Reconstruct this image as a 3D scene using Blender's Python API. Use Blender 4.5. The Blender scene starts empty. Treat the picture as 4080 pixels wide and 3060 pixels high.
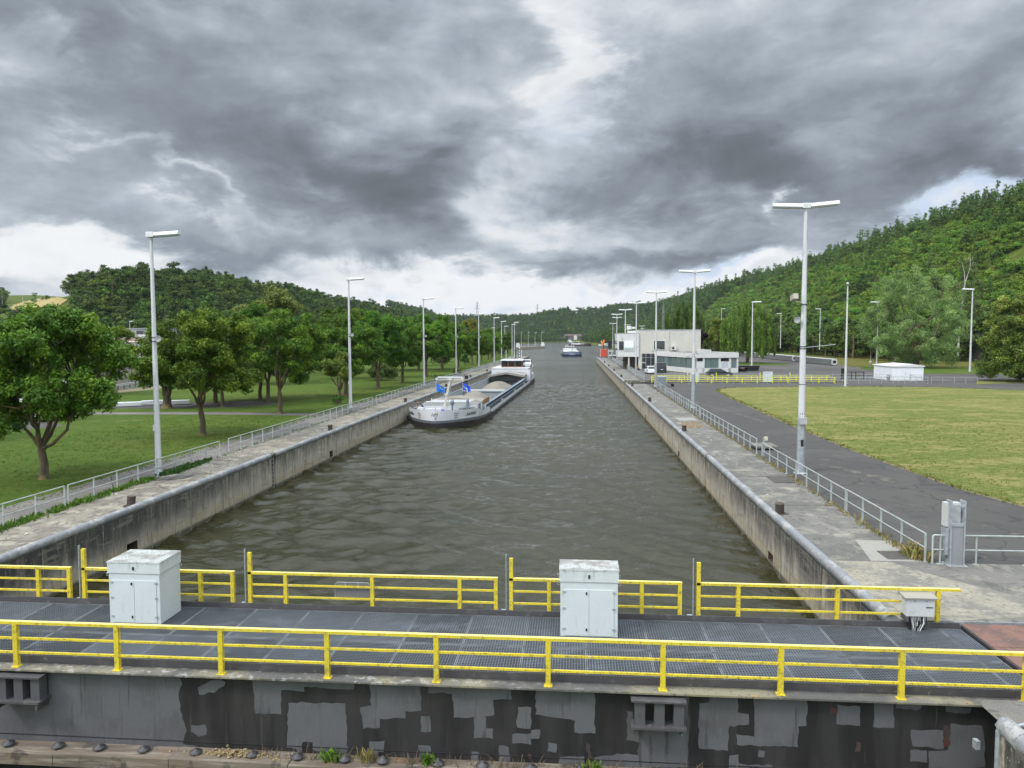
import bpy, math, random
import numpy as np
from mathutils import Vector, Matrix
sc = bpy.context.scene
COL = sc.collection
R = math.radians
# ---------------------------------------------------------------- camera
PITCH, YAW, ROLL, FPX = R(3.4986), R(4.881), R(-.1632), 2968.7
CAMZ = 6.85
fw = Vector((-math.sin(YAW)*math.cos(PITCH), math.cos(YAW)*math.cos(PITCH), -math.sin(PITCH)))
r0 = Vector((math.cos(YAW), math.sin(YAW), 0)); u0 = r0.cross(fw)
cr = r0*math.cos(ROLL)+u0*math.sin(ROLL); cu = -r0*math.sin(ROLL)+u0*math.cos(ROLL)
cam = bpy.data.objects.new('camera', bpy.data.cameras.new('camera')); COL.objects.link(cam)
cam.matrix_world = Matrix(((cr.x, cu.x, -fw.x, 0), (cr.y, cu.y, -fw.y, 0), (cr.z, cu.z, -fw.z, CAMZ), (0, 0, 0, 1)))
cam.data.sensor_width = 36; cam.data.lens = FPX/4080*36
cam.data.clip_start = .1; cam.data.clip_end = 9000
sc.camera = cam
def ray(x, y):
    return fw + cr*((x-2040)/FPX) - cu*((y-1530)/FPX)
def gp(x, y, z=0.):                     # photo pixel -> point on the level z
    d = ray(x, y); k = (z-CAMZ)/d.z
    return Vector((d.x*k, d.y*k, z))
def dp(x, y, Y):                        # photo pixel -> point on the vertical plane y = Y
    d = ray(x, y); k = Y/d.y
    return Vector((d.x*k, Y, CAMZ+d.z*k))
# ---------------------------------------------------------------- sky: Nishita seen through a broken cloud deck
SUN_EL, SUN_AZ = R(48), R(-125)          # sun behind the camera's left shoulder (azimuth from +Y, clockwise)
world = bpy.data.worlds.new('World'); sc.world = world; world.use_nodes = True
wt = world.node_tree; wt.nodes.clear()
def wn(t, **k):
    n = wt.nodes.new(t)
    for a, b in k.items(): setattr(n, a, b)
    return n
def wl(v, s):
    if isinstance(v, (int, float)): s.default_value = v
    else: wt.links.new(v, s)
def wm(op, a, b=None, c=None, clamp=False):
    n = wn('ShaderNodeMath', operation=op, use_clamp=clamp); wl(a, n.inputs[0])
    if b is not None: wl(b, n.inputs[1])
    if c is not None: wl(c, n.inputs[2])
    return n.outputs[0]
tc = wn('ShaderNodeTexCoord'); sp = wn('ShaderNodeSeparateXYZ'); wt.links.new(tc.outputs['Generated'], sp.inputs[0])
dx, dy, dz = sp.outputs
az0 = wm('ARCTAN2', dx, dy); el0 = wm('ARCSINE', dz)
def wnoise(vec, scale, detail, rough=.5, dist=0., col=False):
    n = wn('ShaderNodeTexNoise'); n.noise_dimensions = '3D'; wt.links.new(vec, n.inputs['Vector'])
    n.inputs['Scale'].default_value = scale; n.inputs['Detail'].default_value = detail
    n.inputs['Roughness'].default_value = rough; n.inputs['Distortion'].default_value = dist
    return n.outputs['Color' if col else 'Fac']
zz = wm('MAXIMUM', wm('ADD', dz, .17), .1)
cmb = wn('ShaderNodeCombineXYZ'); wl(wm('DIVIDE', dx, zz), cmb.inputs[0]); wl(wm('DIVIDE', dy, zz), cmb.inputs[1]); cmb.inputs[2].default_value = 3.7
plane = cmb.outputs[0]
cmb2 = wn('ShaderNodeCombineXYZ'); wl(az0, cmb2.inputs[0]); wl(wm('MULTIPLY', el0, 1.9), cmb2.inputs[1]); cmb2.inputs[2].default_value = 1.3
angs = cmb2.outputs[0]
w1 = wn('ShaderNodeSeparateColor'); wt.links.new(wnoise(angs, 7.0, 7, .56, .3, True), w1.inputs[0])
az = wm('ADD', az0, wm('MULTIPLY', wm('SUBTRACT', w1.outputs[0], .5), .40))
el = wm('ADD', el0, wm('MULTIPLY', wm('SUBTRACT', w1.outputs[1], .5), .20))
BLOBS = [  # cloud masses: (photo x, y, rx, ry) in 2212-wide photo units, weight, tilt
 (590, 300, 370, 140, -.27, 14), (790, 405, 170, 70, -.20, 8), (110, 15, 280, 75, -.20, 0), (2000, 330, 260, 90, -.14, -8), (830, 60, 300, 70, -.12, 0),
 (60, 255, 170, 60, -.13, 0), (1540, 380, 280, 65, -.28, -4), (1520, 250, 200, 110, -.14, 0), (1930, 260, 330, 190, -.13, -8),
 (1400, 548, 260, 26, -.26, -4), (620, 545, 300, 32, -.16, 3), (220, 480, 190, 42, -.10, 0), (2080, 370, 170, 36, -.14, -8), (1800, 520, 160, 22, -.16, -10),
 (1240, 70, 60, 95, .26, 8), (1190, 210, 85, 70, .15, 0), (1080, 395, 90, 40, .2, -20), (1300, 310, 90, 60, .08, 0),
 (50, 120, 90, 50, .14, 0), (60, 545, 170, 42, .58, 8), (960, 628, 330, 34, .42, 0), (1230, 645, 260, 30, .36, 0), (1060, 575, 60, 24, .2, -10), (860, 580, 50, 18, .14, 0),
 (1120, 470, 140, 34, .24, 0), (1700, 410, 34, 24, .4, 0), (1600, 582, 150, 26, .5, -18), (2020, 462, 260, 24, .42, -22), (1160, 672, 280, 30, .38, 0), (40, 606, 120, 26, .3, 0), (340, 385, 120, 18, .16, 28), (500, 450, 110, 16, .1, 12)]
acc = None
for (cx, cy, rx, ry, amp, tilt) in BLOBS:
    d = ray(cx*1.8445, cy*1.8445).normalized()
    ca, ce = math.atan2(d.x, d.y), math.asin(d.z); sx, sy = rx*1.8445/FPX, ry*1.8445/FPX
    t = R(-tilt); c, s = math.cos(t), math.sin(t)
    a = wm('SUBTRACT', az, ca); b = wm('SUBTRACT', el, ce)
    u = wm('DIVIDE', wm('MULTIPLY_ADD', a, c, wm('MULTIPLY', b, s)), sx)
    v = wm('DIVIDE', wm('MULTIPLY_ADD', b, c, wm('MULTIPLY', a, -s)), sy)
    q = wm('MULTIPLY_ADD', u, u, wm('MULTIPLY', v, v))
    acc = wm('MULTIPLY_ADD', wm('POWER', 2.71828, wm('MULTIPLY', q, -.9)), amp, acc if acc else 0.)
n1 = wnoise(plane, 1.0, 9, .5, .2); n2 = wnoise(angs, 7.0, 8, .50, .15); n3 = wnoise(angs, 2.2, 4, .5, .2); n4 = wnoise(angs, 15., 7, .58, .3)
tex = wm('ADD', wm('MULTIPLY', wm('SUBTRACT', n1, .5), .34), wm('MULTIPLY', wm('SUBTRACT', n2, .5), .80))
tex = wm('ADD', tex, wm('ADD', wm('MULTIPLY', wm('SUBTRACT', n3, .5), .35), wm('MULTIPLY', wm('SUBTRACT', n4, .5), .38)))
lum = wm('ADD', wm('ADD', wm('MULTIPLY', acc, 1.12), wm('MULTIPLY', tex, .80)), .640, clamp=True)
rp = wn('ShaderNodeValToRGB'); wt.links.new(lum, rp.inputs[0])
e = rp.color_ramp.elements
e[0].position = .0; e[0].color = (.135, .148, .165, 1)
e[1].position = 1.; e[1].color = (.90, .92, .94, 1)
for pos, c in ((.2, (.170, .195, .226)), (.42, (.282, .325, .375)), (.56, (.40, .455, .515)), (.68, (.56, .615, .67)), (.80, (.76, .79, .82))):
    k = e.new(pos); k.color = (*c, 1)
skyt = wn('ShaderNodeTexSky', sky_type='NISHITA', sun_disc=False)
skyt.sun_elevation = SUN_EL; skyt.sun_rotation = SUN_AZ; skyt.dust_density = 2.
sk = wn('ShaderNodeVectorMath', operation='SCALE'); wt.links.new(skyt.outputs[0], sk.inputs[0]); sk.inputs['Scale'].default_value = .12
mx = wn('ShaderNodeMix', data_type='RGBA')
gap = wm('MULTIPLY', wm('SUBTRACT', wnoise(angs, 4.2, 6, .6), .50, clamp=True), 2.2, clamp=True)
wl(wm('MULTIPLY', gap, wm('MULTIPLY_ADD', lum, 1.2, -.45, clamp=True)), mx.inputs['Factor'])
wt.links.new(rp.outputs[0], mx.inputs['A']); wt.links.new(sk.outputs[0], mx.inputs['B'])
blue = None
for (cx, cy, rx, ry, amp, tilt) in ((1490, 600, 110, 20, .75, -20), (2050, 440, 190, 26, .8, -24), (1205, 260, 60, 45, .3, 0), (1010, 668, 110, 16, .5, 0)):
    d = ray(cx*1.8445, cy*1.8445).normalized(); ca, ce = math.atan2(d.x, d.y), math.asin(d.z); sx, sy = rx*1.8445/FPX, ry*1.8445/FPX; t = R(-tilt); c, s = math.cos(t), math.sin(t)
    a = wm('SUBTRACT', az, ca); b = wm('SUBTRACT', el, ce); u = wm('DIVIDE', wm('MULTIPLY_ADD', a, c, wm('MULTIPLY', b, s)), sx); v = wm('DIVIDE', wm('MULTIPLY_ADD', b, c, wm('MULTIPLY', a, -s)), sy)
    blue = wm('MULTIPLY_ADD', wm('POWER', 2.71828, wm('MULTIPLY', wm('MULTIPLY_ADD', u, u, wm('MULTIPLY', v, v)), -1.)), amp, blue if blue else 0.)
mb = wn('ShaderNodeMix', data_type='RGBA'); wl(wm('MINIMUM', blue, .85), mb.inputs['Factor']); wt.links.new(mx.outputs['Result'], mb.inputs['A']); mb.inputs['B'].default_value = (.56, .69, .88, 1); mx = mb
def wsm(v, a, b):
    n = wn('ShaderNodeMapRange', interpolation_type='SMOOTHSTEP'); wl(v, n.inputs[0]); n.inputs[1].default_value = a; n.inputs[2].default_value = b
    return n.outputs[0]
# sky brightened overhead and behind the camera, out of view, to light the scene
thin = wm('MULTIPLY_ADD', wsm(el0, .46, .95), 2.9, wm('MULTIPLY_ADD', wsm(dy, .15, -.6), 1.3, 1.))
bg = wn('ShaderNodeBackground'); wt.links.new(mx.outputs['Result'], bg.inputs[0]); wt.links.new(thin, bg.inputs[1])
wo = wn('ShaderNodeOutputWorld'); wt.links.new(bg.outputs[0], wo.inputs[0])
# ---------------------------------------------------------------- sun (veiled), exposure
sl = bpy.data.lights.new('sun', 'SUN'); sl.energy = 2.0; sl.angle = R(11); sl.color = (1., .95, .87)
so = bpy.data.objects.new('sun', sl); COL.objects.link(so)
sd = Vector((math.sin(SUN_AZ)*math.cos(SUN_EL), math.cos(SUN_AZ)*math.cos(SUN_EL), math.sin(SUN_EL)))
so.rotation_euler = sd.to_track_quat('Z', 'Y').to_euler(); so.location = (0, -40, 80)
vs = sc.view_settings; vs.view_transform = 'Standard'; vs.look = 'None'; vs.gamma = 1; vs.use_curve_mapping = False; vs.exposure = 0.0
# ---------------------------------------------------------------- helpers
class MB:
    """collects faces, then links them as one mesh object"""
    def __init__(s): s.v = []; s.f = []; s.m = []; s.s = []
    def add(s, vs, fs, m=0, smooth=False):
        n = len(s.v); s.v += [tuple(p) for p in vs]
        for f in fs: s.f.append([i+n for i in f]); s.m.append(m); s.s.append(smooth)
        return s
    def quad(s, a, b, c, d, m=0): return s.add([a, b, c, d], [(0, 1, 2, 3)], m)
    def poly(s, pts, m=0): return s.add(pts, [tuple(range(len(pts)))], m)
    def box(s, a, b, m=0):
        (x0, y0, z0), (x1, y1, z1) = a, b
        v = [(x0, y0, z0), (x1, y0, z0), (x1, y1, z0), (x0, y1, z0), (x0, y0, z1), (x1, y0, z1), (x1, y1, z1), (x0, y1, z1)]
        return s.add(v, [(0, 3, 2, 1), (4, 5, 6, 7), (0, 1, 5, 4), (1, 2, 6, 5), (2, 3, 7, 6), (3, 0, 4, 7)], m)
    def obox(s, c, size, rot=None, m=0):
        M_ = rot if rot is not None else Matrix.Identity(3)
        if isinstance(rot, (int, float)): M_ = Matrix.Rotation(rot, 3, 'Z')
        n = len(s.v); h = Vector(size)/2; s.box(-h, h, m)
        for i in range(n, len(s.v)): s.v[i] = tuple(M_ @ Vector(s.v[i]) + Vector(c))
        return s
    def tube(s, p, q, r, r2=None, n=8, m=0, caps=True, smooth=True): return s.path([p, q], [r, r if r2 is None else r2], n, m, caps, smooth)
    def path(s, pts, rad, n=8, m=0, caps=True, smooth=True):
        pts = [Vector(p) for p in pts]; k = len(pts)
        if not isinstance(rad, (list, tuple)): rad = [rad]*k
        vs = []; up = None
        for i, p in enumerate(pts):
            t = (pts[min(i+1, k-1)]-pts[max(i-1, 0)]).normalized()
            if up is None: up = t.orthogonal() if abs(t.z) < .99 else Vector((1, 0, 0))
            a = (up-t*up.dot(t)).normalized(); up = a; b = t.cross(a)
            for j in range(n):
                g = 2*math.pi*(j+.5)/n; vs.append(p+(a*math.cos(g)+b*math.sin(g))*rad[i])
        fs = [(i*n+j, i*n+(j+1) % n, (i+1)*n+(j+1) % n, (i+1)*n+j) for i in range(k-1) for j in range(n)]
        s.add(vs, fs, m, smooth)
        if caps:
            s.add(vs[:n], [tuple(range(n))[::-1]], m); s.add(vs[-n:], [tuple(range(n))], m)
        return s
    def beam(s, p, q, w, h, m=0):
        p, q = Vector(p), Vector(q); t = (q-p); L = t.length; t.normalize()
        up = Vector((0, 0, 1)) if abs(t.z) < .95 else Vector((0, 1, 0))
        a = t.cross(up).normalized(); b = a.cross(t)
        M_ = Matrix((a, t, b)).transposed()
        return s.obox((p+q)/2, (w, L, h), M_, m)
    def prism(s, poly, axis, a0, a1, m=0, caps=True):
        """polygon of 2D points extruded along x, y or z"""
        def P(u, v, w): return {'x': (w, u, v), 'y': (u, w, v), 'z': (u, v, w)}[axis]
        n = len(poly); v = [P(u, w, a0) for u, w in poly]+[P(u, w, a1) for u, w in poly]
        s.add(v, [(i, (i+1) % n, n+(i+1) % n, n+i) for i in range(n)], m)
        if caps: s.add(v[:n], [tuple(range(n))[::-1]], m); s.add(v[n:], [tuple(range(n))], m)
        return s
    def lathe(s, prof, c=(0, 0, 0), n=16, m=0, smooth=True):
        cx, cy, cz = c; k = len(prof)
        v = [(cx+r*math.cos(2*math.pi*j/n), cy+r*math.sin(2*math.pi*j/n), cz+z) for r, z in prof for j in range(n)]
        f = [(i*n+j, i*n+(j+1) % n, (i+1)*n+(j+1) % n, (i+1)*n+j) for i in range(k-1) for j in range(n)]
        s.add(v, f, m, smooth)
        s.add(v[:n], [tuple(range(n))[::-1]], m); s.add(v[-n:], [tuple(range(n))], m)
        return s
    def xform(s, M_, start=0):
        for i in range(start, len(s.v)): s.v[i] = tuple(M_ @ Vector(s.v[i]))
        return s
    def build(s, name, mats, parent=None, world=False, bevel=0.):
        me = bpy.data.meshes.new(name)
        vs = s.v
        if world and parent is not None:
            L = parent.location; p = parent.parent
            while p is not None: L = L+p.location; p = p.parent
            vs = [(a-L.x, b-L.y, c-L.z) for a, b, c in vs]
        me.from_pydata(vs, [], s.f)
        for k in (mats if isinstance(mats, (list, tuple)) else [mats]): me.materials.append(k)
        me.polygons.foreach_set('material_index', s.m); me.polygons.foreach_set('use_smooth', s.s)
        me.update(calc_edges=True)
        o = bpy.data.objects.new(name, me); COL.objects.link(o)
        if parent is not None: o.parent = parent
        if bevel:
            b = o.modifiers.new('bevel', 'BEVEL'); b.width = bevel; b.segments = 2; b.limit_method = 'ANGLE'
        return o
def tag(o, label=None, cat=None, group=None, kind=None):
    if label: o['label'] = label
    if cat: o['category'] = cat
    if group: o['group'] = group
    if kind: o['kind'] = kind
    return o
def thing(name, label, cat, loc=(0, 0, 0), rz=0., group=None, kind=None):
    o = bpy.data.objects.new(name, None); COL.objects.link(o); o.location = loc; o.rotation_euler = (0, 0, rz); o.empty_display_size = .2
    return tag(o, label, cat, group, kind)
def copy_tree(o, parent=None):
    c = o.copy(); COL.objects.link(c)
    if parent is not None: c.parent = parent; c.matrix_parent_inverse = o.matrix_parent_inverse
    for ch in [k for k in bpy.data.objects if k.parent is o]: copy_tree(ch, c)
    return c
def dup(o, loc, label, rz=None, group=None):
    c = copy_tree(o); c.location = loc; c['label'] = label
    if rz is not None: c.rotation_euler = (0, 0, rz)
    if group: c['group'] = group
    return c
def sstep(x): x = min(1., max(0., x)); return x*x*(3-2*x)
# ---------------------------------------------------------------- materials
def N(nt, t, **k):
    n = nt.nodes.new(t)
    for a, b in k.items(): setattr(n, a, b)
    return n
def setin(nt, s, v):
    if hasattr(v, 'node'): nt.links.new(v, s)
    elif isinstance(v, tuple) and len(v) == 3 and s.type == 'RGBA': s.default_value = (*v, 1)
    else: s.default_value = v
def math_n(nt, op, a, b=None, clamp=False):
    n = N(nt, 'ShaderNodeMath', operation=op, use_clamp=clamp); setin(nt, n.inputs[0], a)
    if b is not None: setin(nt, n.inputs[1], b)
    return n.outputs[0]
def maprange(nt, v, a, b, c=0., d=1., smooth=True):
    n = N(nt, 'ShaderNodeMapRange', interpolation_type='SMOOTHSTEP' if smooth else 'LINEAR'); setin(nt, n.inputs[0], v)
    for i, q in enumerate((a, b, c, d)): n.inputs[1+i].default_value = q
    return n.outputs[0]
def mixc(nt, f, a, b):
    n = N(nt, 'ShaderNodeMix', data_type='RGBA'); setin(nt, n.inputs['Factor'], f); setin(nt, n.inputs['A'], a); setin(nt, n.inputs['B'], b)
    return n.outputs['Result']
def coords(nt, kind):
    if kind == 'pos': return N(nt, 'ShaderNodeNewGeometry').outputs['Position']
    return N(nt, 'ShaderNodeTexCoord').outputs['Object']
def noise(nt, vec, scale, detail=5, rough=.55, stretch=None, dist=0.):
    if stretch:
        m = N(nt, 'ShaderNodeMapping'); m.inputs['Scale'].default_value = stretch; nt.links.new(vec, m.inputs[0]); vec = m.outputs[0]
    n = N(nt, 'ShaderNodeTexNoise'); nt.links.new(vec, n.inputs['Vector']); n.inputs['Scale'].default_value = scale
    n.inputs['Detail'].default_value = detail; n.inputs['Roughness'].default_value = rough; n.inputs['Distortion'].default_value = dist
    return n.outputs['Fac']
MATS = {}
def mat(name, base, rough=.7, metal=0., layers=(), bump=None, coord='obj', spec=.5, emit=None, rnd=0., alpha=None):
    """principled surface; every layer mixes a colour in by a thresholded noise: dict(s, lo, hi, c, a, st, d, g=[(axis, v0, v1)])"""
    if name in MATS: return MATS[name]
    m = bpy.data.materials.new(name); m.use_nodes = True; nt = m.node_tree; b = nt.nodes['Principled BSDF']
    col = (*base, 1); vec = coords(nt, coord); pos = None
    cur = None
    if rnd:
        oi = N(nt, 'ShaderNodeObjectInfo').outputs['Random']
        h = N(nt, 'ShaderNodeHueSaturation'); h.inputs['Color'].default_value = col
        setin(nt, h.inputs['Value'], maprange(nt, oi, 0, 1, 1-rnd, 1+rnd, False)); cur = h.outputs[0]
    if cur is None:
        r_ = N(nt, 'ShaderNodeRGB'); r_.outputs[0].default_value = col; cur = r_.outputs[0]
    for L in layers:
        if L.get('crack'):
            nz = N(nt, 'ShaderNodeTexNoise'); nt.links.new(vec, nz.inputs['Vector']); nz.inputs['Scale'].default_value = L['s']*3; nz.inputs['Detail'].default_value = 4
            wv = N(nt, 'ShaderNodeVectorMath', operation='MULTIPLY_ADD'); nt.links.new(nz.outputs['Color'], wv.inputs[0]); wv.inputs[1].default_value = (.5/L['s'],)*3; nt.links.new(vec, wv.inputs[2])
            vo = N(nt, 'ShaderNodeTexVoronoi', feature='DISTANCE_TO_EDGE'); nt.links.new(wv.outputs[0], vo.inputs['Vector']); vo.inputs['Scale'].default_value = L['s']; f = vo.outputs['Distance']
        else: f = noise(nt, vec, L['s'], L.get('d', 5), L.get('r', .6), L.get('st'), L.get('w', 0.))
        f = maprange(nt, f, L['lo'], L['hi'])
        if L.get('a', 1) != 1: f = math_n(nt, 'MULTIPLY', f, L['a'])
        for ax, v0, v1 in L.get('g', ()):
            if pos is None: pos = N(nt, 'ShaderNodeSeparateXYZ'); nt.links.new(N(nt, 'ShaderNodeNewGeometry').outputs['Position'], pos.inputs[0])
            f = math_n(nt, 'MULTIPLY', f, maprange(nt, pos.outputs['XYZ'.index(ax)], v0, v1))
        cur = mixc(nt, f, cur, (*L['c'], 1))
    nt.links.new(cur, b.inputs['Base Color'])
    b.inputs['Roughness'].default_value = rough; b.inputs['Metallic'].default_value = metal; b.inputs['Specular IOR Level'].default_value = spec
    if emit: b.inputs['Emission Color'].default_value = (*emit[0], 1); b.inputs['Emission Strength'].default_value = emit[1]
    if bump:
        h = noise(nt, vec, bump[0], bump[2] if len(bump) > 2 else 6, .6, bump[3] if len(bump) > 3 else None)
        bn = N(nt, 'ShaderNodeBump'); bn.inputs['Strength'].default_value = bump[1]; bn.inputs['Distance'].default_value = .05
        nt.links.new(h, bn.inputs['Height']); nt.links.new(bn.outputs[0], b.inputs['Normal'])
    MATS[name] = m
    return m
def L_(s, lo, hi, c, a=1, **k): return dict(s=s, lo=lo, hi=hi, c=c, a=a, **k)
white_paint = mat('white_paint', (.72, .74, .74), .45, layers=[L_(2.2, .52, .75, (.5, .5, .48), .5), L_(9, .6, .75, (.35, .35, .33), .45, st=(1, 1, .25))])
pole_paint = mat('pole_paint', (0.6160, 0.6248, 0.6336), .5, layers=[L_(4, .48, .7, (0.3696, 0.3784, 0.3872), .6, st=(1, 1, .18)), L_(14, .62, .72, (0.2200, 0.2288, 0.2376), .6, st=(1, 1, .4))], coord='obj')
cab_paint = mat('cabinet_paint', (.60, .64, .645), .45, layers=[L_(1.5, .45, .7, (.53, .565, .565), .6), L_(9, .60, .74, (.40, .41, .37), .5, st=(1, 1, .2)), L_(30, .63, .7, (.28, .28, .24), .5), L_(6, .50, .66, (.25, .25, .21), .6, st=(1, 1, .25), g=[('Z', 1.05, 1.5)])], bump=(40, .03))
cab_top = mat('cabinet_top_grime', (.44, .45, .43), .7, layers=[L_(3, .42, .62, (.22, .21, .185), .85), L_(24, .5, .64, (.13, .125, .105), .75), L_(12, .6, .7, (.55, .56, .54), .6)])
yellow = mat('yellow_paint', (.72, .565, .035), .45, layers=[L_(1.6, .45, .7, (.58, .46, .05), .8), L_(9, .52, .66, (.36, .29, .07), .75), L_(28, .56, .66, (.14, .115, .05), .8), L_(5, .64, .7, (.62, .58, .4), .7), L_(3, .55, .68, (.22, .17, .06), .8, g=[('Z', .15, -.12)])], coord='pos')
yellow_top = mat('yellow_paint_faded', (.80, .68, .22), .5, layers=[L_(5, .5, .7, (.74, .66, .36), .7), L_(20, .62, .72, (.35, .3, .14), .7)])
bright_yellow = mat('bright_yellow_paint', (.80, .78, .02), .45, layers=[L_(3, .5, .7, (.7, .66, .05), .6)])
galv = mat('galvanized_steel', (.40, .43, .45), .5, .35, layers=[L_(8, .45, .6, (.30, .33, .36), .8), L_(2.5, .5, .7, (.47, .49, .5), .6)])
galv_rail = mat('weathered_rail_steel', (.42, .45, .44), .55, .2, layers=[L_(3, .45, .65, (.30, .33, .30), .8), L_(12, .55, .7, (.5, .53, .5), .7)])
grate_f = mat('grating_frame', (0.2220, 0.2368, 0.2516), .5, .3, layers=[L_(2, .45, .6, (0.1332, 0.1406, 0.1480), .8)], coord='pos')
grate_m = mat('grating_steel', (0.1221, 0.1369, 0.1554), .45, .35, layers=[L_(.3, .45, .6, (0.1184, 0.1295, 0.1406), .8), L_(1.3, .5, .7, (0.1924, 0.2109, 0.2442), .8)], coord='pos', rnd=.32)
dark_gate = mat('gate_dark_paint', (0.0216, 0.0203, 0.0211), .6, layers=[L_(2, .42, .62, (0.0396, 0.0378, 0.0381), .8, st=(1, 1, .12)), L_(.6, .5, .72, (0.0504, 0.0455, 0.0442), .6), L_(9, .62, .74, (0.0720, 0.0665, 0.0612), .7, st=(1, 1, .08)), L_(1.5, .7, .78, (0.1152, 0.0315, 0.0170), .8)], coord='pos', bump=(25, .06), spec=.25)
light_gate = mat('gate_grey_primer', (0.1134, 0.1137, 0.1214), .62, layers=[L_(1.2, .42, .65, (0.0882, 0.0871, 0.0918), .8), L_(5, .58, .70, (0.0504, 0.0498, 0.0492), .75, st=(1, 1, .09)), L_(22, .5, .75, (0.1428, 0.1428, 0.1476), .5, st=(1, 1, .2)), L_(3, .72, .78, (0.0252, 0.0249, 0.0246), .9, st=(2, 1, .12))], coord='pos', bump=(25, .06), spec=.3)
gate_ledge = mat('gate_ledge_lichen', (.10, .095, .088), .75, layers=[L_(.35, .46, .56, (.26, .235, .15), .85), L_(1.3, .52, .58, (.15, .14, .12), .7), L_(7, .54, .62, (.42, .41, .38), .7, g=[('X', 3, -4)]), L_(2.3, .66, .72, (.42, .25, .05), .8), L_(14, .56, .66, (.05, .05, .05), .7)], coord='pos', bump=(30, .3))
toe_m = mat('toe_plate_paint', (0.0713, 0.0675, 0.0713), .6, layers=[L_(2, .5, .68, (0.1125, 0.1087, 0.1050), .8), L_(8, .6, .7, (0.1875, 0.1725, 0.1425), .7)], coord='pos')
rust_plate = mat('rusty_checker_plate', (.20, .105, .08), .75, layers=[L_(2.5, .42, .62, (.12, .075, .062), .9), L_(9, .58, .7, (.27, .2, .17), .6)], coord='pos', bump=(26, .5, 2))
black_m = mat('black_plastic', (.015, .015, .016), .45)
dark_steel = mat('dark_steel', (.05, .05, .052), .5, .3, layers=[L_(6, .5, .7, (.09, .08, .075), .7)])
rust_m = mat('rusty_brown_steel', (.085, .06, .048), .7, .1, layers=[L_(9, .45, .65, (.05, .042, .038), .8), L_(3, .55, .7, (.15, .09, .06), .6)])
glass_dark = mat('dark_window_glass', (.012, .014, .016), .06, 0, spec=.8)
def wall_mat():
    return mat('lock_wall_concrete', (.39, .35, .28), .85, layers=[
        L_(1.1, .40, .66, (.48, .44, .365), .7), L_(3.2, .5, .7, (.17, .155, .125), .7, st=(1, 1, .3)),
        L_(2.0, .34, .58, (.040, .039, .038), .96, st=(1, 1, .11), g=[('Z', -1.75, -.35), ('Y', 52, 20)]), L_(1.3, .32, .52, (.035, .034, .033), .95, st=(1, 1, .2), g=[('Z', -1.7, -.5), ('Y', 42, 22), ('X', 0, -2)]), L_(.5, .38, .6, (.05, .049, .047), .8, g=[('Z', -1.5, -.3), ('Y', 60, 22)]),
        L_(5.0, .44, .58, (.035, .034, .033), .9, st=(1, 1, .14), g=[('Z', -1.2, .0)]),
        L_(1.6, .42, .58, (.05, .05, .046), .9, g=[('Z', -.55, -.05)]),
        L_(16, .60, .70, (.46, .44, .38), .7, st=(1, 1, .5)), L_(7, .53, .63, (.15, .135, .11), .75, st=(1, 1, .12)), L_(1.4, .56, .64, (.20, .18, .145), .7, st=(1, .5, 4)), L_(30, .56, .68, (.16, .145, .12), .6),
        L_(2.2, .35, .6, (.335, .275, .17), .75, g=[('Z', -1.15, -1.5)]),
        L_(3.0, .2, .45, (.06, .058, .038), .92, g=[('Z', -1.68, -1.86)])], coord='pos', bump=(9, .35, 8))
wall_c = wall_mat()
coping_m = mat('coping_pipe_paint', (0.2268, 0.2360, 0.2470), .6, layers=[L_(2.0, .45, .62, (0.4200, 0.4040, 0.3838), .8, st=(1, .6, 1)), L_(9, .5, .62, (0.2016, 0.2080, 0.2128), .8), L_(34, .56, .66, (0.1176, 0.1200, 0.1216), .7)], coord='pos', bump=(22, .25))
quay_c = mat('quay_concrete', (0.237, 0.210, 0.164), .9, layers=[L_(.35, .42, .58, (0.150, 0.134, 0.108), .85), L_(1.1, .50, .60, (0.331, 0.302, 0.240), .85), L_(3.4, .53, .61, (0.103, 0.091, 0.072), .85, w=.6, st=(1, .5, 1)), L_(.7, .58, .66, (0.082, 0.071, 0.056), .8, w=1.2), L_(2.2, .60, .68, (0.052, 0.046, 0.036), .85, w=1.), L_(28, .5, .7, (0.292, 0.269, 0.224), .5), L_(60, .55, .7, (0.112, 0.105, 0.088), .5)], coord='pos', bump=(30, .4, 8))
quay_r = mat('quay_concrete_grey', (.165, .155, .138), .9, layers=[L_(.3, .42, .58, (.115, .11, .10), .9), L_(.8, .52, .62, (.26, .24, .195), .85), L_(3.2, .53, .61, (.085, .08, .07), .85, w=.6), L_(2.0, .56, .64, (.24, .225, .19), .7, st=(1, .4, 1)), L_(.8, .62, .7, (.36, .33, .26), .8), L_(30, .5, .7, (.27, .255, .23), .6), L_(70, .55, .7, (.1, .1, .095), .5)], coord='pos', bump=(30, .45, 8))
asphalt = mat('asphalt', (.058, .053, .050), .92, layers=[L_(.12, .42, .6, (.076, .069, .063), .9), L_(.012, .45, .5, (.11, .10, .092), .9, g=[('Y', 108, 128)]), L_(.9, .52, .7, (.042, .04, .039), .7), L_(1.6, .63, .70, (.16, .135, .095), .7, w=.8), L_(50, .5, .7, (.10, .093, .088), .6), L_(.22, .012, .004, (.025, .024, .023), .7, crack=1), L_(7, .58, .7, (.10, .092, .085), .5), L_(.5, .6, .7, (.095, .088, .08), .6, st=(.25, .04, 1))], coord='pos', bump=(60, .3, 4))
path_m = mat('path_asphalt', (.125, .112, .102), .9, layers=[L_(.4, .42, .62, (.19, .175, .155), .8), L_(3, .5, .66, (.10, .095, .09), .7), L_(45, .5, .7, (.21, .19, .17), .6)], coord='pos', bump=(60, .3, 4))
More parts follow.
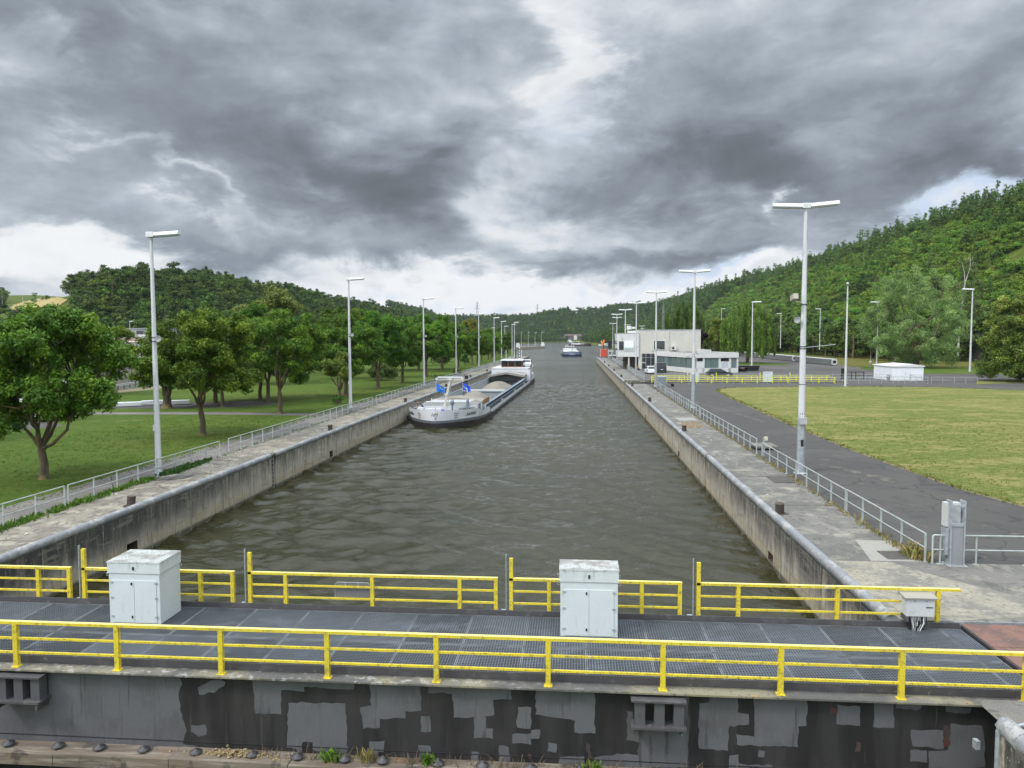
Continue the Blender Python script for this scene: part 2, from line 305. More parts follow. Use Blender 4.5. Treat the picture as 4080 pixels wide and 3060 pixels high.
lawn_l = mat('mown_grass_green', (0.071, 0.119, 0.017), .95, layers=[L_(.07, .42, .60, (0.115, 0.144, 0.029), .75), L_(.5, .46, .64, (0.050, 0.097, 0.013), .85), L_(1.9, .5, .66, (0.112, 0.144, 0.032), .75), L_(.33, .60, .68, (0.174, 0.180, 0.076), .8), L_(1.1, .52, .60, (0.046, 0.086, 0.012), .8), L_(5, .52, .60, (0.040, 0.076, 0.010), .8), L_(14, .52, .62, (0.118, 0.148, 0.036), .7), L_(45, .5, .66, (0.053, 0.083, 0.018), .6), L_(26, .71, .75, (0.310, 0.360, 0.216), .7)], coord='pos', bump=(30, 1., 8), spec=.1)
lawn_r = mat('mown_grass_dry', (0.189, 0.185, 0.057), .95, layers=[L_(.07, .44, .54, (0.105, 0.142, 0.029), .85), L_(.33, .50, .58, (0.277, 0.245, 0.097), .85, st=(.65, 1.3, 1)), L_(.9, .51, .59, (0.088, 0.129, 0.024), .85, st=(.65, 1.3, 1)), L_(2.6, .53, .60, (0.302, 0.267, 0.118), .7, st=(.7, 1.2, 1)), L_(5, .54, .62, (0.084, 0.116, 0.022), .8, st=(.7, 1.2, 1)), L_(13, .52, .6, (0.252, 0.232, 0.084), .7), L_(34, .52, .62, (0.084, 0.112, 0.025), .6)], coord='pos', bump=(30, 1., 8), spec=.1)
under_m = mat('undergrowth_ground', (.075, .10, .018), .95, layers=[L_(.03, .42, .6, (.10, .125, .022), .8), L_(.2, .5, .65, (.05, .07, .014), .8)], coord='pos', spec=.1)
field_m = mat('dry_wheat_field', (.34, .27, .12), .95, layers=[L_(.05, .45, .6, (.27, .23, .10), .7)], coord='pos', spec=.1)
# ---------------------------------------------------------------- terrain heights
WZ = -1.93                                # water level
def lin(x, pts):
    if x <= pts[0][0]: return pts[0][1]
    for (a, b), (c, d) in zip(pts, pts[1:]):
        if x <= c: return b+(d-b)*(x-a)/(c-a)
    return pts[-1][1]
def shore_right(y): return lin(y, [(-300, 7.5), (271, 7.5), (274, 29), (750, 33), (1000, 26), (1400, 14), (1620, 10), (1660, -4)])
def shore_left(y): return lin(y, [(-300, -190), (250, -172), (500, -150), (900, -112), (1150, -92), (1450, -58), (1640, -8)])
ISLAND = [(-22.8, -60), (-22.8, 286), (-24, 300), (-33, 400), (-45, 510), (-52, 560), (-60, 520), (-66, 400), (-70, 250), (-68, 180), (-66, 120), (-63.5, 108), (-61, 94.5), (-63, 84), (-70, 60), (-76, 30), (-80, -60)]
def wob(x, y, s): return math.sin(x/s+1.3)*math.cos(y/(s*1.3)+.4)+.5*math.sin((x+y)/(s*.6))
def hill_h(x, y):
    h = 0.
    foot = lin(y, [(-400, 108), (900, 108), (1500, 66), (1700, 40)]); wid = lin(y, [(0, 150), (900, 155), (1600, 170)])
    h += lin(y, [(1500, 82), (1800, 76), (2100, 66)])*sstep((x-foot)/wid)**1.0 if x > foot else 0.
    if x < 0:
        ridge = math.exp(-((x+245)/52)**2) if x > -245 else math.exp(-((x+245)/95)**2)
        h = max(h, lin(y, [(300, 0), (335, 12), (385, 33), (470, 39), (560, 40), (700, 37), (1000, 34), (1300, 33), (1700, 30)])*ridge)
        d = math.hypot(x, y)
        if x < -260: h = max(h, lin(d, [(520, 0), (640, 14), (760, 31), (900, 42), (1150, 62), (1500, 76)])*sstep((-x-300)/120))
    if y > 1640: h = max(h, lin(x, [(-500, 56), (-130, 54), (-40, 64), (40, 74), (160, 84), (300, 84)])*sstep((y-1650)/330))
    if h > 2: h += wob(x, y, 46)*min(1.6, h*.06)
    return h
def inside(p, poly):
    x, y = p; r = False
    for (x0, y0), (x1, y1) in zip(poly, poly[1:]+poly[:1]):
        if (y0 > y) != (y1 > y) and x < (x1-x0)*(y-y0)/(y1-y0)+x0: r = not r
    return r
def ground_h(x, y):
    """terrain sheet: under the paved areas it stays below them, in the river it is the river bed"""
    if y >= 1650: b = .3
    elif x > shore_right(y): b = -.5 if (y < 290 and x < 118) else .3
    elif x < shore_left(y): b = .3
    else: return -5.
    h = hill_h(x, y)
    return b+h
def march(px, py, y0=150, y1=3000):
    d = ray(px, py); t = y0/d.y
    while t*d.y < y1:
        p = Vector((d.x*t, d.y*t, CAMZ+d.z*t))
        if hill_h(p.x, p.y)+.3 > p.z: return p
        t *= 1.004
    return None
# ---------------------------------------------------------------- ground sheet
def terrain():
    xs = list(np.arange(-1700, -600, 40.))+list(np.arange(-600, 420, 11.))+list(np.arange(420, 1700, 50.))
    ys = list(np.arange(-240, 1000, 11.))+list(np.arange(1000, 2100, 20.))+list(np.arange(2100, 4200, 90.))
    v = [(x, y, ground_h(x, y)) for y in ys for x in xs]; n = len(xs)
    m = MB(); m.add(v, [(j*n+i, j*n+i+1, (j+1)*n+i+1, (j+1)*n+i) for j in range(len(ys)-1) for i in range(n-1)], 0, True)
    o = m.build('ground', under_m); tag(o, kind='structure')
terrain()
def sheet(name, poly, z, m, kind='structure', step=None):
    b = MB()
    b.poly([(x, y, z) for x, y in poly]); o = b.build(name, m); o['kind'] = kind
    return o
# ---------------------------------------------------------------- water
def water_mat():
    m = bpy.data.materials.new('canal_water'); m.use_nodes = True; nt = m.node_tree; b = nt.nodes['Principled BSDF']
    vec = coords(nt, 'pos')
    f = maprange(nt, noise(nt, vec, .03, 3), .4, .65)
    nt.links.new(mixc(nt, f, (.022, .0215, .0055, 1), (.031, .029, .0095, 1)), b.inputs['Base Color'])
    b.inputs['Roughness'].default_value = .04; b.inputs['IOR'].default_value = 1.40
    h1 = noise(nt, vec, 1.5, 3, .55, (1, 1.8, 1), .3); h2 = noise(nt, vec, 4.2, 4, .6, (1, 1.9, 1), .2); h3 = noise(nt, vec, .22, 2, .5, (1, 2, 1))
    patch = maprange(nt, noise(nt, vec, .045, 3, .5, (1, .7, 1)), .35, .65, .55, 1.15)
    h = math_n(nt, 'ADD', math_n(nt, 'MULTIPLY', h1, .20), math_n(nt, 'MULTIPLY', h2, .085))
    h = math_n(nt, 'ADD', h, math_n(nt, 'MULTIPLY', h3, .25))
    bn = N(nt, 'ShaderNodeBump'); setin(nt, bn.inputs['Strength'], patch); sy_ = N(nt, 'ShaderNodeSeparateXYZ'); nt.links.new(vec, sy_.inputs[0]); setin(nt, bn.inputs['Distance'], maprange(nt, sy_.outputs[1], 55, 190, .38, 3.2)); setin(nt, b.inputs['Roughness'], maprange(nt, sy_.outputs[1], 60, 240, .04, .20))
    nt.links.new(h, bn.inputs['Height']); nt.links.new(bn.outputs[0], b.inputs['Normal'])
    return m
def water():
    rng = np.random.default_rng(5)
    xs = np.linspace(-18.2, 8.2, 190)
    ys = np.concatenate([np.arange(18.6, 60, .14), np.arange(60, 110, .28), np.arange(110, 170.1, .55)])
    X, Y = np.meshgrid(xs, ys); Z = np.zeros_like(X)
    for k in range(44):
        lam = rng.uniform(.5, 2.3) if k % 5 else rng.uniform(2.3, 4.5); th = R(rng.normal(80, 27)); ph = rng.uniform(0, 6.28)
        a = .0115*lam**.9*rng.uniform(.5, 1.2)
        q = (X*math.cos(th)+Y*math.sin(th))*2*math.pi/lam+ph
        Z += a*(np.sin(q)+.25*np.sin(2*q))*(.75+.35*np.sin(X*.21+k)*np.sin(Y*.13+2*k))
    edge = np.clip((170-Y)/90, 0, 1); Z = WZ+Z*edge
    v = np.stack([X, Y, Z], -1).reshape(-1, 3); n = len(xs)
    m = MB(); m.add(v.tolist(), [(j*n+i, j*n+i+1, (j+1)*n+i+1, (j+1)*n+i) for j in range(len(ys)-1) for i in range(n-1)], 0, True)
    x0, x1 = -18.2, 8.2
    m.quad((x0, 170, WZ), (x1, 170, WZ), (x1, 2200, WZ), (x0, 2200, WZ)); m.quad((-900, -200, WZ), (x0, -200, WZ), (x0, 2200, WZ), (-900, 2200, WZ)); m.quad((x1, 100, WZ), (400, 100, WZ), (400, 2200, WZ), (x1, 2200, WZ))
    m.quad((x0, -200, -6.5), (x1, -200, -6.5), (x1, 14.7, -6.5), (x0, 14.7, -6.5))
    o = m.build('water', water_mat()); tag(o, kind='structure')
water()
# ---------------------------------------------------------------- left island: lawn, path, parking
sheet('lawn', ISLAND, 0., lawn_l)
isl = MB()
for a, b in zip(ISLAND, ISLAND[1:]+ISLAND[:1]): isl.quad((*a, -5), (*b, -5), (*b, 0), (*a, 0))
tag(isl.build('river_bank', under_m), kind='structure')
sheet('path', [(-20.6, -60), (-20.6, 286), (-23.3, 286), (-23.3, -60)], .004, path_m)
sheet('path', [(-23.3, 64.6), (-23.3, 66.6), (-34, 67.2), (-44, 66.4), (-62, 65.2), (-62, 63.6), (-44, 64.4), (-34, 65.1)], .008, path_m)
sheet('path', [(-46.7, 70.2), (-40, 70.6), (-33.5, 72.5), (-30.5, 77), (-35, 79.5), (-43, 77.5), (-50.7, 76.4), (-72, 76), (-70, 70)], .004, asphalt)
sheet('parking', [(-40.4, 55.8), (-42, 52.8), (-50, 48), (-74, 44), (-72, 63.4), (-47, 60.5)], .004, asphalt)
sheet('path', [(-60.8, 88), (-59.2, 88.5), (-57.6, 98), (-58.5, 109), (-61.5, 109), (-61.3, 96)], .006, mat('trodden_earth', (.19, .155, .10), .95, layers=[L_(1, .45, .65, (.12, .11, .05), .8)], coord='pos'))
# ---------------------------------------------------------------- right side: apron, lawn, verges
SY0, SY1, SX1 = 115.4, 121.9, 41.5       # slot of the open gate
ap = MB()
def rect(m, x0, y0, x1, y1, z, k=0): m.quad((x0, y0, z), (x1, y0, z), (x1, y1, z), (x0, y1, z), k)
rect(ap, 10.55, 23.3, 130, SY0, 0); rect(ap, SX1, SY0, 130, SY1, 0); rect(ap, 10.55, SY1, 130, 272, 0); rect(ap, 30, 272, 130, 300, 0)
tag(ap.build('asphalt_road', asphalt), kind='structure')
LAWN_R = [(22, 27.5), (18.6, 29.6), (17.4, 35), (16.9, 46.5), (17.0, 58.5), (17.5, 80), (18.1, 96), (18.8, 100.8), (21.5, 104.2), (28, 106.2), (42, 107.6), (50, 106.2), (56.5, 100.4), (62, 90), (68, 70), (70, 50), (62, 34), (45, 27)]
sheet('lawn', LAWN_R, .02, lawn_r)
edge = []
c0 = Vector((40, 70))
for x, y in LAWN_R:
    d = (Vector((x, y))-c0).normalized(); edge.append((x+d.x*.3, y+d.y*.3))
sheet('lawn_edge', edge, .010, mat('dry_grass_edge', (.20, .17, .085), .95, layers=[L_(1.2, .45, .6, (.12, .12, .035), .8), L_(5, .5, .65, (.1, .09, .08), .7)], coord='pos', bump=(30, .5)))
sheet('grass_verge', [(58, 113.5), (66, 117), (75, 119), (128, 119), (128, 128), (90, 128.5), (70, 127), (62, 121)], .015, lawn_r)
sheet('grass_verge', [(57, 149), (66, 146), (90, 144), (130, 143), (130, 172), (90, 175), (66, 180), (62, 168), (62, 155)], .015, lawn_l)
sheet('grass_verge', [(64, 180), (74, 172), (130, 170), (130, 300), (86, 300), (76, 260), (70, 228), (66.5, 190)], .012, mat('rank_grass', (.10, .105, .022), .95, layers=[L_(.5, .45, .62, (.17, .14, .05), .8), L_(3, .5, .65, (.05, .07, .012), .8)], coord='pos', bump=(12, .8), spec=.1))
sheet('grass_verge', [(38, 196), (42, 190), (52, 191), (56, 199), (52, 212), (43, 213), (38, 206)], .015, lawn_l)
dirt = mat('moss_in_joints', (.06, .065, .022), .95, layers=[L_(3, .45, .6, (.12, .1, .05), .8)], coord='pos', bump=(30, .6))
# pale worn patches painted by time on the road: straw and gravel
for pts in ([(12.2, 84), (12.6, 84), (14.6, 70), (14.2, 69.5)], [(14.3, 69), (14.7, 69), (15.5, 62), (15.1, 62)], [(13.4, 40.5), (14.0, 40.9), (15.6, 36.4), (14.9, 36.1)]):
    sheet('gravel_streak', pts, .006, mat('gravel_grit', (.15, .13, .10), .95, layers=[L_(1.6, .44, .54, (.06, .055, .052), .97), L_(6, .45, .55, (.07, .064, .06), .8)], coord='pos'))
# ---------------------------------------------------------------- quays, right and left
q = MB(); rect(q, 7.55, 18.42, 10.55, SY0, 0); rect(q, 10.55, 18.42, 40, 23.3, 0); rect(q, 7.55, SY1, 10.55, 271, 0)
rect(q, 7.55, -30, 60, 14.42, 0); rect(q, 13.78, 14.42, 60, 18.42, 0); rect(q, 40, 18.42, 60, 23.3, 0)
tag(q.build('quay_pavement', quay_r), kind='structure')
pale = mat('pale_new_concrete', (.30, .285, .25), .9, layers=[L_(1.2, .45, .65, (.27, .26, .23), .8), L_(20, .55, .7, (.2, .19, .17), .6)], coord='pos', bump=(40, .3))
sheet('concrete_patch', [(9.05, 23.35), (10.62, 23.35), (10.62, 25.75), (9.45, 25.75), (9.3, 24.8)], .008, pale)
sheet('concrete_patch', [(7.7, 18.5), (9.3, 18.5), (12.5, 19.2), (11.5, 20.6), (10.2, 22.2), (9.6, 23.3), (7.75, 23.3)], .004, mat('worn_sandy_concrete', (.29, .265, .205), .92, layers=[L_(.8, .42, .58, (.175, .165, .145), .9), L_(3, .52, .62, (.35, .325, .26), .7), L_(7, .52, .62, (.16, .15, .125), .8), L_(40, .55, .7, (.16, .15, .14), .6)], coord='pos', bump=(40, .35)))
sheet('concrete_patch', [(8.6, 62.5), (10.2, 62.9), (10.1, 65.0), (8.5, 64.8)], .004, pale)
sheet('concrete_patch', [(8.3, 57), (10.0, 58), (9.9, 62), (8.5, 61)], .005, mat('rusty_leaf_litter', (.23, .18, .11), .95, layers=[L_(4, .45, .58, (.10, .06, .03), .9, w=1.)], coord='pos'))
for y in (31.0, 37.4, 43.8, 50.2, 63.2, 76.4, 89.6):
    sheet('expansion_joint', [(7.6, y), (10.5, y+.02), (10.5, y+.05), (7.6, y+.03)], .006, dirt)
q = MB(); rect(q, -20.6, -30, -17.8, 288, 0); tag(q.build('quay_pavement', quay_c), kind='structure')
for y in (23.5, 36.2, 46.0, 55.5, 65, 75, 85, 95):
    sheet('expansion_joint', [(-20.5, y), (-17.9, y+.02), (-17.9, y+.05), (-20.5, y+.03)], .006, dirt)
# ---------------------------------------------------------------- lock walls
def lock_wall(name, label, X, side, spans, niches):
    """side +1: the wall looks towards +x (left wall). Niches are real recesses cut between face strips."""
    t = thing(name, label, 'wall', (X, spans[0][0], WZ), kind='thing')
    f = MB(); dep = .55*side
    zt, zb = -.06, -6.
    for y0, y1 in spans:
        cuts = sorted(n for n in niches if y0 < n[0] < y1)
        y = y0
        for a, b, z0, z1 in cuts:
            f.quad((X, y, zb), (X, a, zb), (X, a, zt), (X, y, zt))
            f.quad((X, a, z1), (X, b, z1), (X, b, zt), (X, a, zt)); f.quad((X, a, zb), (X, b, zb), (X, b, z0), (X, a, z0))
            xb = X-dep
            f.quad((xb, a, z0), (xb, b, z0), (xb, b, z1), (xb, a, z1), 1); f.quad((X, a, z0), (xb, a, z0), (xb, a, z1), (X, a, z1), 1); f.quad((X, b, z0), (xb, b, z0), (xb, b, z1), (X, b, z1), 1)
            f.quad((X, a, z1), (X, b, z1), (xb, b, z1), (xb, a, z1), 1); f.quad((X, a, z0), (X, b, z0), (xb, b, z0), (xb, a, z0), 1)
            y = b
        f.quad((X, y, zb), (X, y1, zb), (X, y1, zt), (X, y, zt))
        f.quad((X, y0, zb), (X, y0, zt), (X-side*4, y0, zt), (X-side*4, y0, zb)); f.quad((X, y1, zb), (X, y1, zt), (X-side*4, y1, zt), (X-side*4, y1, zb))
    g = f
    for y0, y1 in spans:                 # vertical joints and a horizontal shutter line
        for k in range(int((y1-y0)/3.2)):
            yy = y0+3.2*k+1.6
            if any(n[0]-.2 < yy < n[1]+.2 for n in niches): continue
            g.box((min(X-.02*side, X+.012*side), yy-.02, -2.4), (max(X-.02*side, X+.012*side), yy+.02, -.1), 2)
    g.build('wall_face', [wall_c, rust_m, mat('pale_joint_mortar', (.27, .25, .21), .9, layers=[L_(3, .4, .6, (.14, .13, .11), .9)], coord='pos')], t, True)
    for y0, y1 in spans:                 # rounded steel nosing in lengths
        k = max(1, round((y1-y0)/13.)); L = (y1-y0)/k
        for i in range(k):
            m = MB(); a, b = y0+L*i+.02, y0+L*(i+1)-.02
            prof = [(X-side*.36, .0)]
            for j in range(9):
                an = math.pi*j/8*.86; prof.append((X-side*.14-side*.17*math.cos(an)*1.0 if 0 else X-side*.15-side*math.cos(an)*.17, -.02+math.sin(an)*.17))
            prof += [(X+side*.0, -.14), (X-side*.36, -.14)]
            m.prism([(x, z) for x, z in prof], 'y', a, b)
            for ff in range(len(m.s)-2): m.s[ff] = True
            m.build('coping', coping_m, t, True)
            if i: r_ = MB(); r_.tube((X-side*.15, a-.03, -.02), (X-side*.15, a+.03, -.02), .185, n=16); r_.build('coping_joint', coping_m, t, True)
    return t
NL = [(27.76, 28.48, -1.72, -1.29), (52.3, 53.0, -1.75, -1.3), (77.3, 78.0, -1.75, -1.3), (103, 103.7, -1.75, -1.3)]
NR = [(28.62, 29.34, -1.76, -1.42), (54.3, 55.0, -1.8, -1.38), (80.0, 80.7, -1.8, -1.38), (105.5, 106.2, -1.8, -1.38)]
wl_left = lock_wall('lock_wall', 'long stained concrete lock wall with pale pipe coping beside the moored grey barge', -17.75, 1, [(18.3, 42.02), (42.6, SY0), (SY1, 288)], NL)
wl_right = lock_wall('lock_wall', 'long stained concrete lock wall with round coping below the building side quay', 7.5, -1, [(18.35, 43.25), (43.75, SY0-2.2), (SY1-3.6, 271)], NR)
for t, X, y0, y1, sd_ in ((wl_left, -17.75, 42.02, 42.6, 1), (wl_right, 7.5, 43.25, 43.75, -1)):
    b = MB(); xb = X-.35*sd_
    b.quad((xb, y0, -6), (xb, y1, -6), (xb, y1, .1), (xb, y0, .1)); b.box((min(xb, X), y0-.01, .0), (max(xb, X), y1+.01, .10))
    for k in range(9):
        z = -.25-k*.24; b.tube((X-.12*sd_, y0+.05, z), (X-.12*sd_, y1-.05, z), .022, n=6, m=1)
    b.tube((X-.12*sd_, y0+.05, 0), (X-.12*sd_, y0+.05, -3), .025, n=6, m=1); b.tube((X-.12*sd_, y1-.05, 0), (X-.12*sd_, y1-.05, -3), .025, n=6, m=1)
    b.build('ladder', [wall_c, galv], t, True)
# slot walls of the open gate, quay ends, wall end blocks
s = MB()
s.quad((7.5, SY1, -6), (SX1, SY1, -6), (SX1, SY1, -.01), (7.5, SY1, -.01)); s.quad((7.5, SY0, -6), (SX1, SY0, -6), (SX1, SY0, -.01), (7.5, SY0, -.01)); s.quad((SX1, SY0, -6), (SX1, SY1, -6), (SX1, SY1, -.01), (SX1, SY0, -.01))
s.quad((7.55, SY0-2.2, 0), (12, SY0-2.2, 0), (12, SY0, 0), (7.55, SY0, 0))
s.quad((7.5, 271, -6), (31, 271, -6), (31, 271, 0), (7.5, 271, 0)); s.quad((30, 271, -6), (30, 420, -6), (30, 420, .2), (30, 271, .2)); s.quad((-17.75, 288, -6), (-24, 300, -6), (-24, 300, 0), (-17.75, 288, 0))
s.quad((-18.9, SY0, -6), (-18.9, SY1, -6), (-18.9, SY1, 0), (-18.9, SY0, 0))
tag(s.build('quay_wall_ends', wall_c), kind='structure')
# near lock wall beyond the gate slot, bottom right corner
t = thing('lock_wall', 'dark stained wall corner with rounded pipe coping in front of the black gate end', 'wall', (7.5, 10, -2), kind='thing')
b = MB(); b.box((7.42, -6, -6), (7.96, 13.42, -.02)); b.box((7.96, -6, -6), (8.6, 14.30, -.004)); b.build('wall_face', wall_c, t, True)
b = MB(); b.tube((7.56, -6, .0), (7.56, 13.40, .0), .17, n=16)
b.lathe([(.0, .17), (.1, .14), (.17, 0)][::-1], (7.56, 13.40, 0), 12); b.build('coping', coping_m, t, True)
b = MB(); b.tube((7.56, 12.85, 0), (7.56, 12.95, 0), .185, n=16); b.build('coping_joint', coping_m, t, True)
b = MB(); b.tube((7.41, 13.36, -5), (7.41, 13.36, -.05), .045, n=10); b.tube((7.56, 13.3, .05), (9.5, 13.9, .16), .03, n=8); b.obox((7.36, 13.95, -.62), (.08, .12, .16)); b.build('guide_pipe', galv, t, True)
# ---------------------------------------------------------------- lock gate (near one in use, a second one drawn back into its slot)
GX0, GX1 = -18.6, 9.16
ZD = -.10
def ragged(pts, Y, amp=.018, step=.09, seed=0):
    rg = random.Random(seed); out = []
    for a, b in zip(pts, pts[1:]+pts[:1]):
        d = b-a; k = max(1, int(d.length/step)); nrm = Vector((-d.z, 0, d.x)).normalized()
        for i in range(k): out.append(a+d*(i/k)+nrm*rg.uniform(-amp, amp)+Vector((0, 0, rg.uniform(-amp, amp)*.5)))
    return [(p.x, Y, p.z) for p in out]
Z1 = lambda x, y: (x*.5786, 2100+y*.5786)
Z2 = lambda x, y: (1000+x*.5786, 2100+y*.5786)
Z3 = lambda x, y: (2100+x*.5786, 2100+y*.5786)
Z4 = lambda x, y: (3000+x*.699, 1900+y*.699)
PATCH = [
 (Z1, [(-2600, 900), (0, 985), (1145, 1015), (1240, 1035), (1255, 1080), (1225, 1150), (1245, 1260), (1285, 1400), (1260, 1490), (1365, 1515), (1370, 1545), (1240, 1570), (900, 1560), (0, 1510), (-2600, 1480)]),
 (Z1, [(1360, 1105), (1480, 1045), (1550, 1062), (1545, 1095), (1475, 1135), (1370, 1155)]),
 (Z1, [(1320, 1370), (1360, 1360), (1410, 1362), (1425, 1395), (1420, 1430), (1370, 1440), (1318, 1410)]),
 (Z2, [(10, 1035), (715, 1065), (708, 1118), (360, 1100), (370, 1130), (210, 1120), (210, 1285), (30, 1283)]),
 (Z2, [(258, 1205), (650, 1215), (668, 1585), (420, 1530), (425, 1480), (360, 1480), (345, 1570), (310, 1570), (315, 1525), (245, 1520)]),
 (Z2, [(815, 1065), (1170, 1085), (1172, 1270), (1065, 1265), (1065, 1318), (890, 1320), (888, 1375), (770, 1390), (752, 1240), (825, 1230)]),
 (Z2, [(1172, 1305), (1235, 1300), (1242, 1412), (1170, 1410)]),
 (Z2, [(1150, 1498), (1240, 1505), (1262, 1630), (1160, 1615)]),
 (Z2, [(815, 1475), (915, 1468), (915, 1550), (885, 1550), (880, 1620), (810, 1600), (780, 1530), (812, 1520)]),
 (Z2, [(1222, 1095), (1795, 1110), (1795, 1180), (1675, 1190), (1675, 1295), (1615, 1300), (1620, 1380), (1668, 1385), (1668, 1450), (1540, 1455), (1535, 1310), (1395, 1310), (1385, 1145), (1225, 1140)]),
 (Z2, [(1838, 1238), (1930, 1240), (1925, 1390), (1828, 1380)]),
 (Z2, [(1800, 1425), (1930, 1420), (1928, 1392), (1990, 1390), (1985, 1455), (1930, 1455), (1930, 1495), (1798, 1490)]),
 (Z2, [(1518, 1545), (1568, 1545), (1568, 1615), (1518, 1615)]),
 (Z2, [(1710, 1500), (1780, 1515), (1785, 1650), (1715, 1650)]),
 (Z3, [(60, 1110), (465, 1140), (465, 1345), (470, 1425), (325, 1410), (330, 1330), (60, 1290)]),
 (Z3, [(145, 1485), (202, 1490), (200, 1550), (145, 1545)]),
 (Z3, [(225, 1580), (395, 1575), (390, 1655), (210, 1650)]),
 (Z3, [(460, 1590), (620, 1560), (760, 1570), (775, 1480), (685, 1465), (690, 1265), (745, 1275), (755, 1360), (1065, 1380), (1068, 1160), (1110, 1160), (1110, 1655), (460, 1655)]),
 (Z3, [(1185, 1210), (1255, 1205), (1255, 1150), (1455, 1160), (1450, 1270), (1530, 1290), (1528, 1360), (1390, 1370), (1385, 1540), (1180, 1525)]),
 (Z3, [(1440, 1430), (1562, 1440), (1562, 1165), (1930, 1185), (1925, 1370), (1870, 1372), (1865, 1515), (1445, 1500)]),
 (Z3, [(1595, 1540), (1635, 1545), (1632, 1590), (1595, 1585)]),
 (Z3, [(1395, 1570), (1455, 1565), (1460, 1630), (1690, 1640), (1680, 1659), (1395, 1659)]),
 (Z4, [(480, 1300), (605, 1305), (610, 1415), (480, 1410)]), (Z4, [(692, 1290), (803, 1295), (805, 1430), (688, 1425)]),
 (Z4, [(812, 1292), (960, 1300), (955, 1325), (812, 1320)]), (Z4, [(1098, 1300), (1245, 1315), (1240, 1348), (1096, 1340)]),
 (Z4, [(900, 1440), (1080, 1445), (1085, 1555), (905, 1535)]), (Z4, [(1125, 1408), (1310, 1420), (1325, 1659), (1000, 1659), (1000, 1560), (1110, 1555)]),
 (Z4, [(895, 1550), (993, 1558), (993, 1630), (893, 1625)])]
RUST = [(Z3, [(410, 1480), (435, 1500), (455, 1640), (425, 1640), (415, 1560)]), (Z4, [(1095, 1410), (1120, 1420), (1115, 1540), (1080, 1535)]), (Z4, [(585, 1510), (610, 1515), (600, 1570), (580, 1560)]), (Z4, [(440, 1315), (478, 1320), (478, 1355), (445, 1345)]), (Z2, [(1905, 1560), (1935, 1565), (1930, 1590), (1905, 1585)])]
rust_paint = mat('red_lead_paint', (.075, .030, .022), .7, layers=[L_(6, .4, .6, (.05, .04, .04), .9, st=(1, 1, .4))], coord='pos')
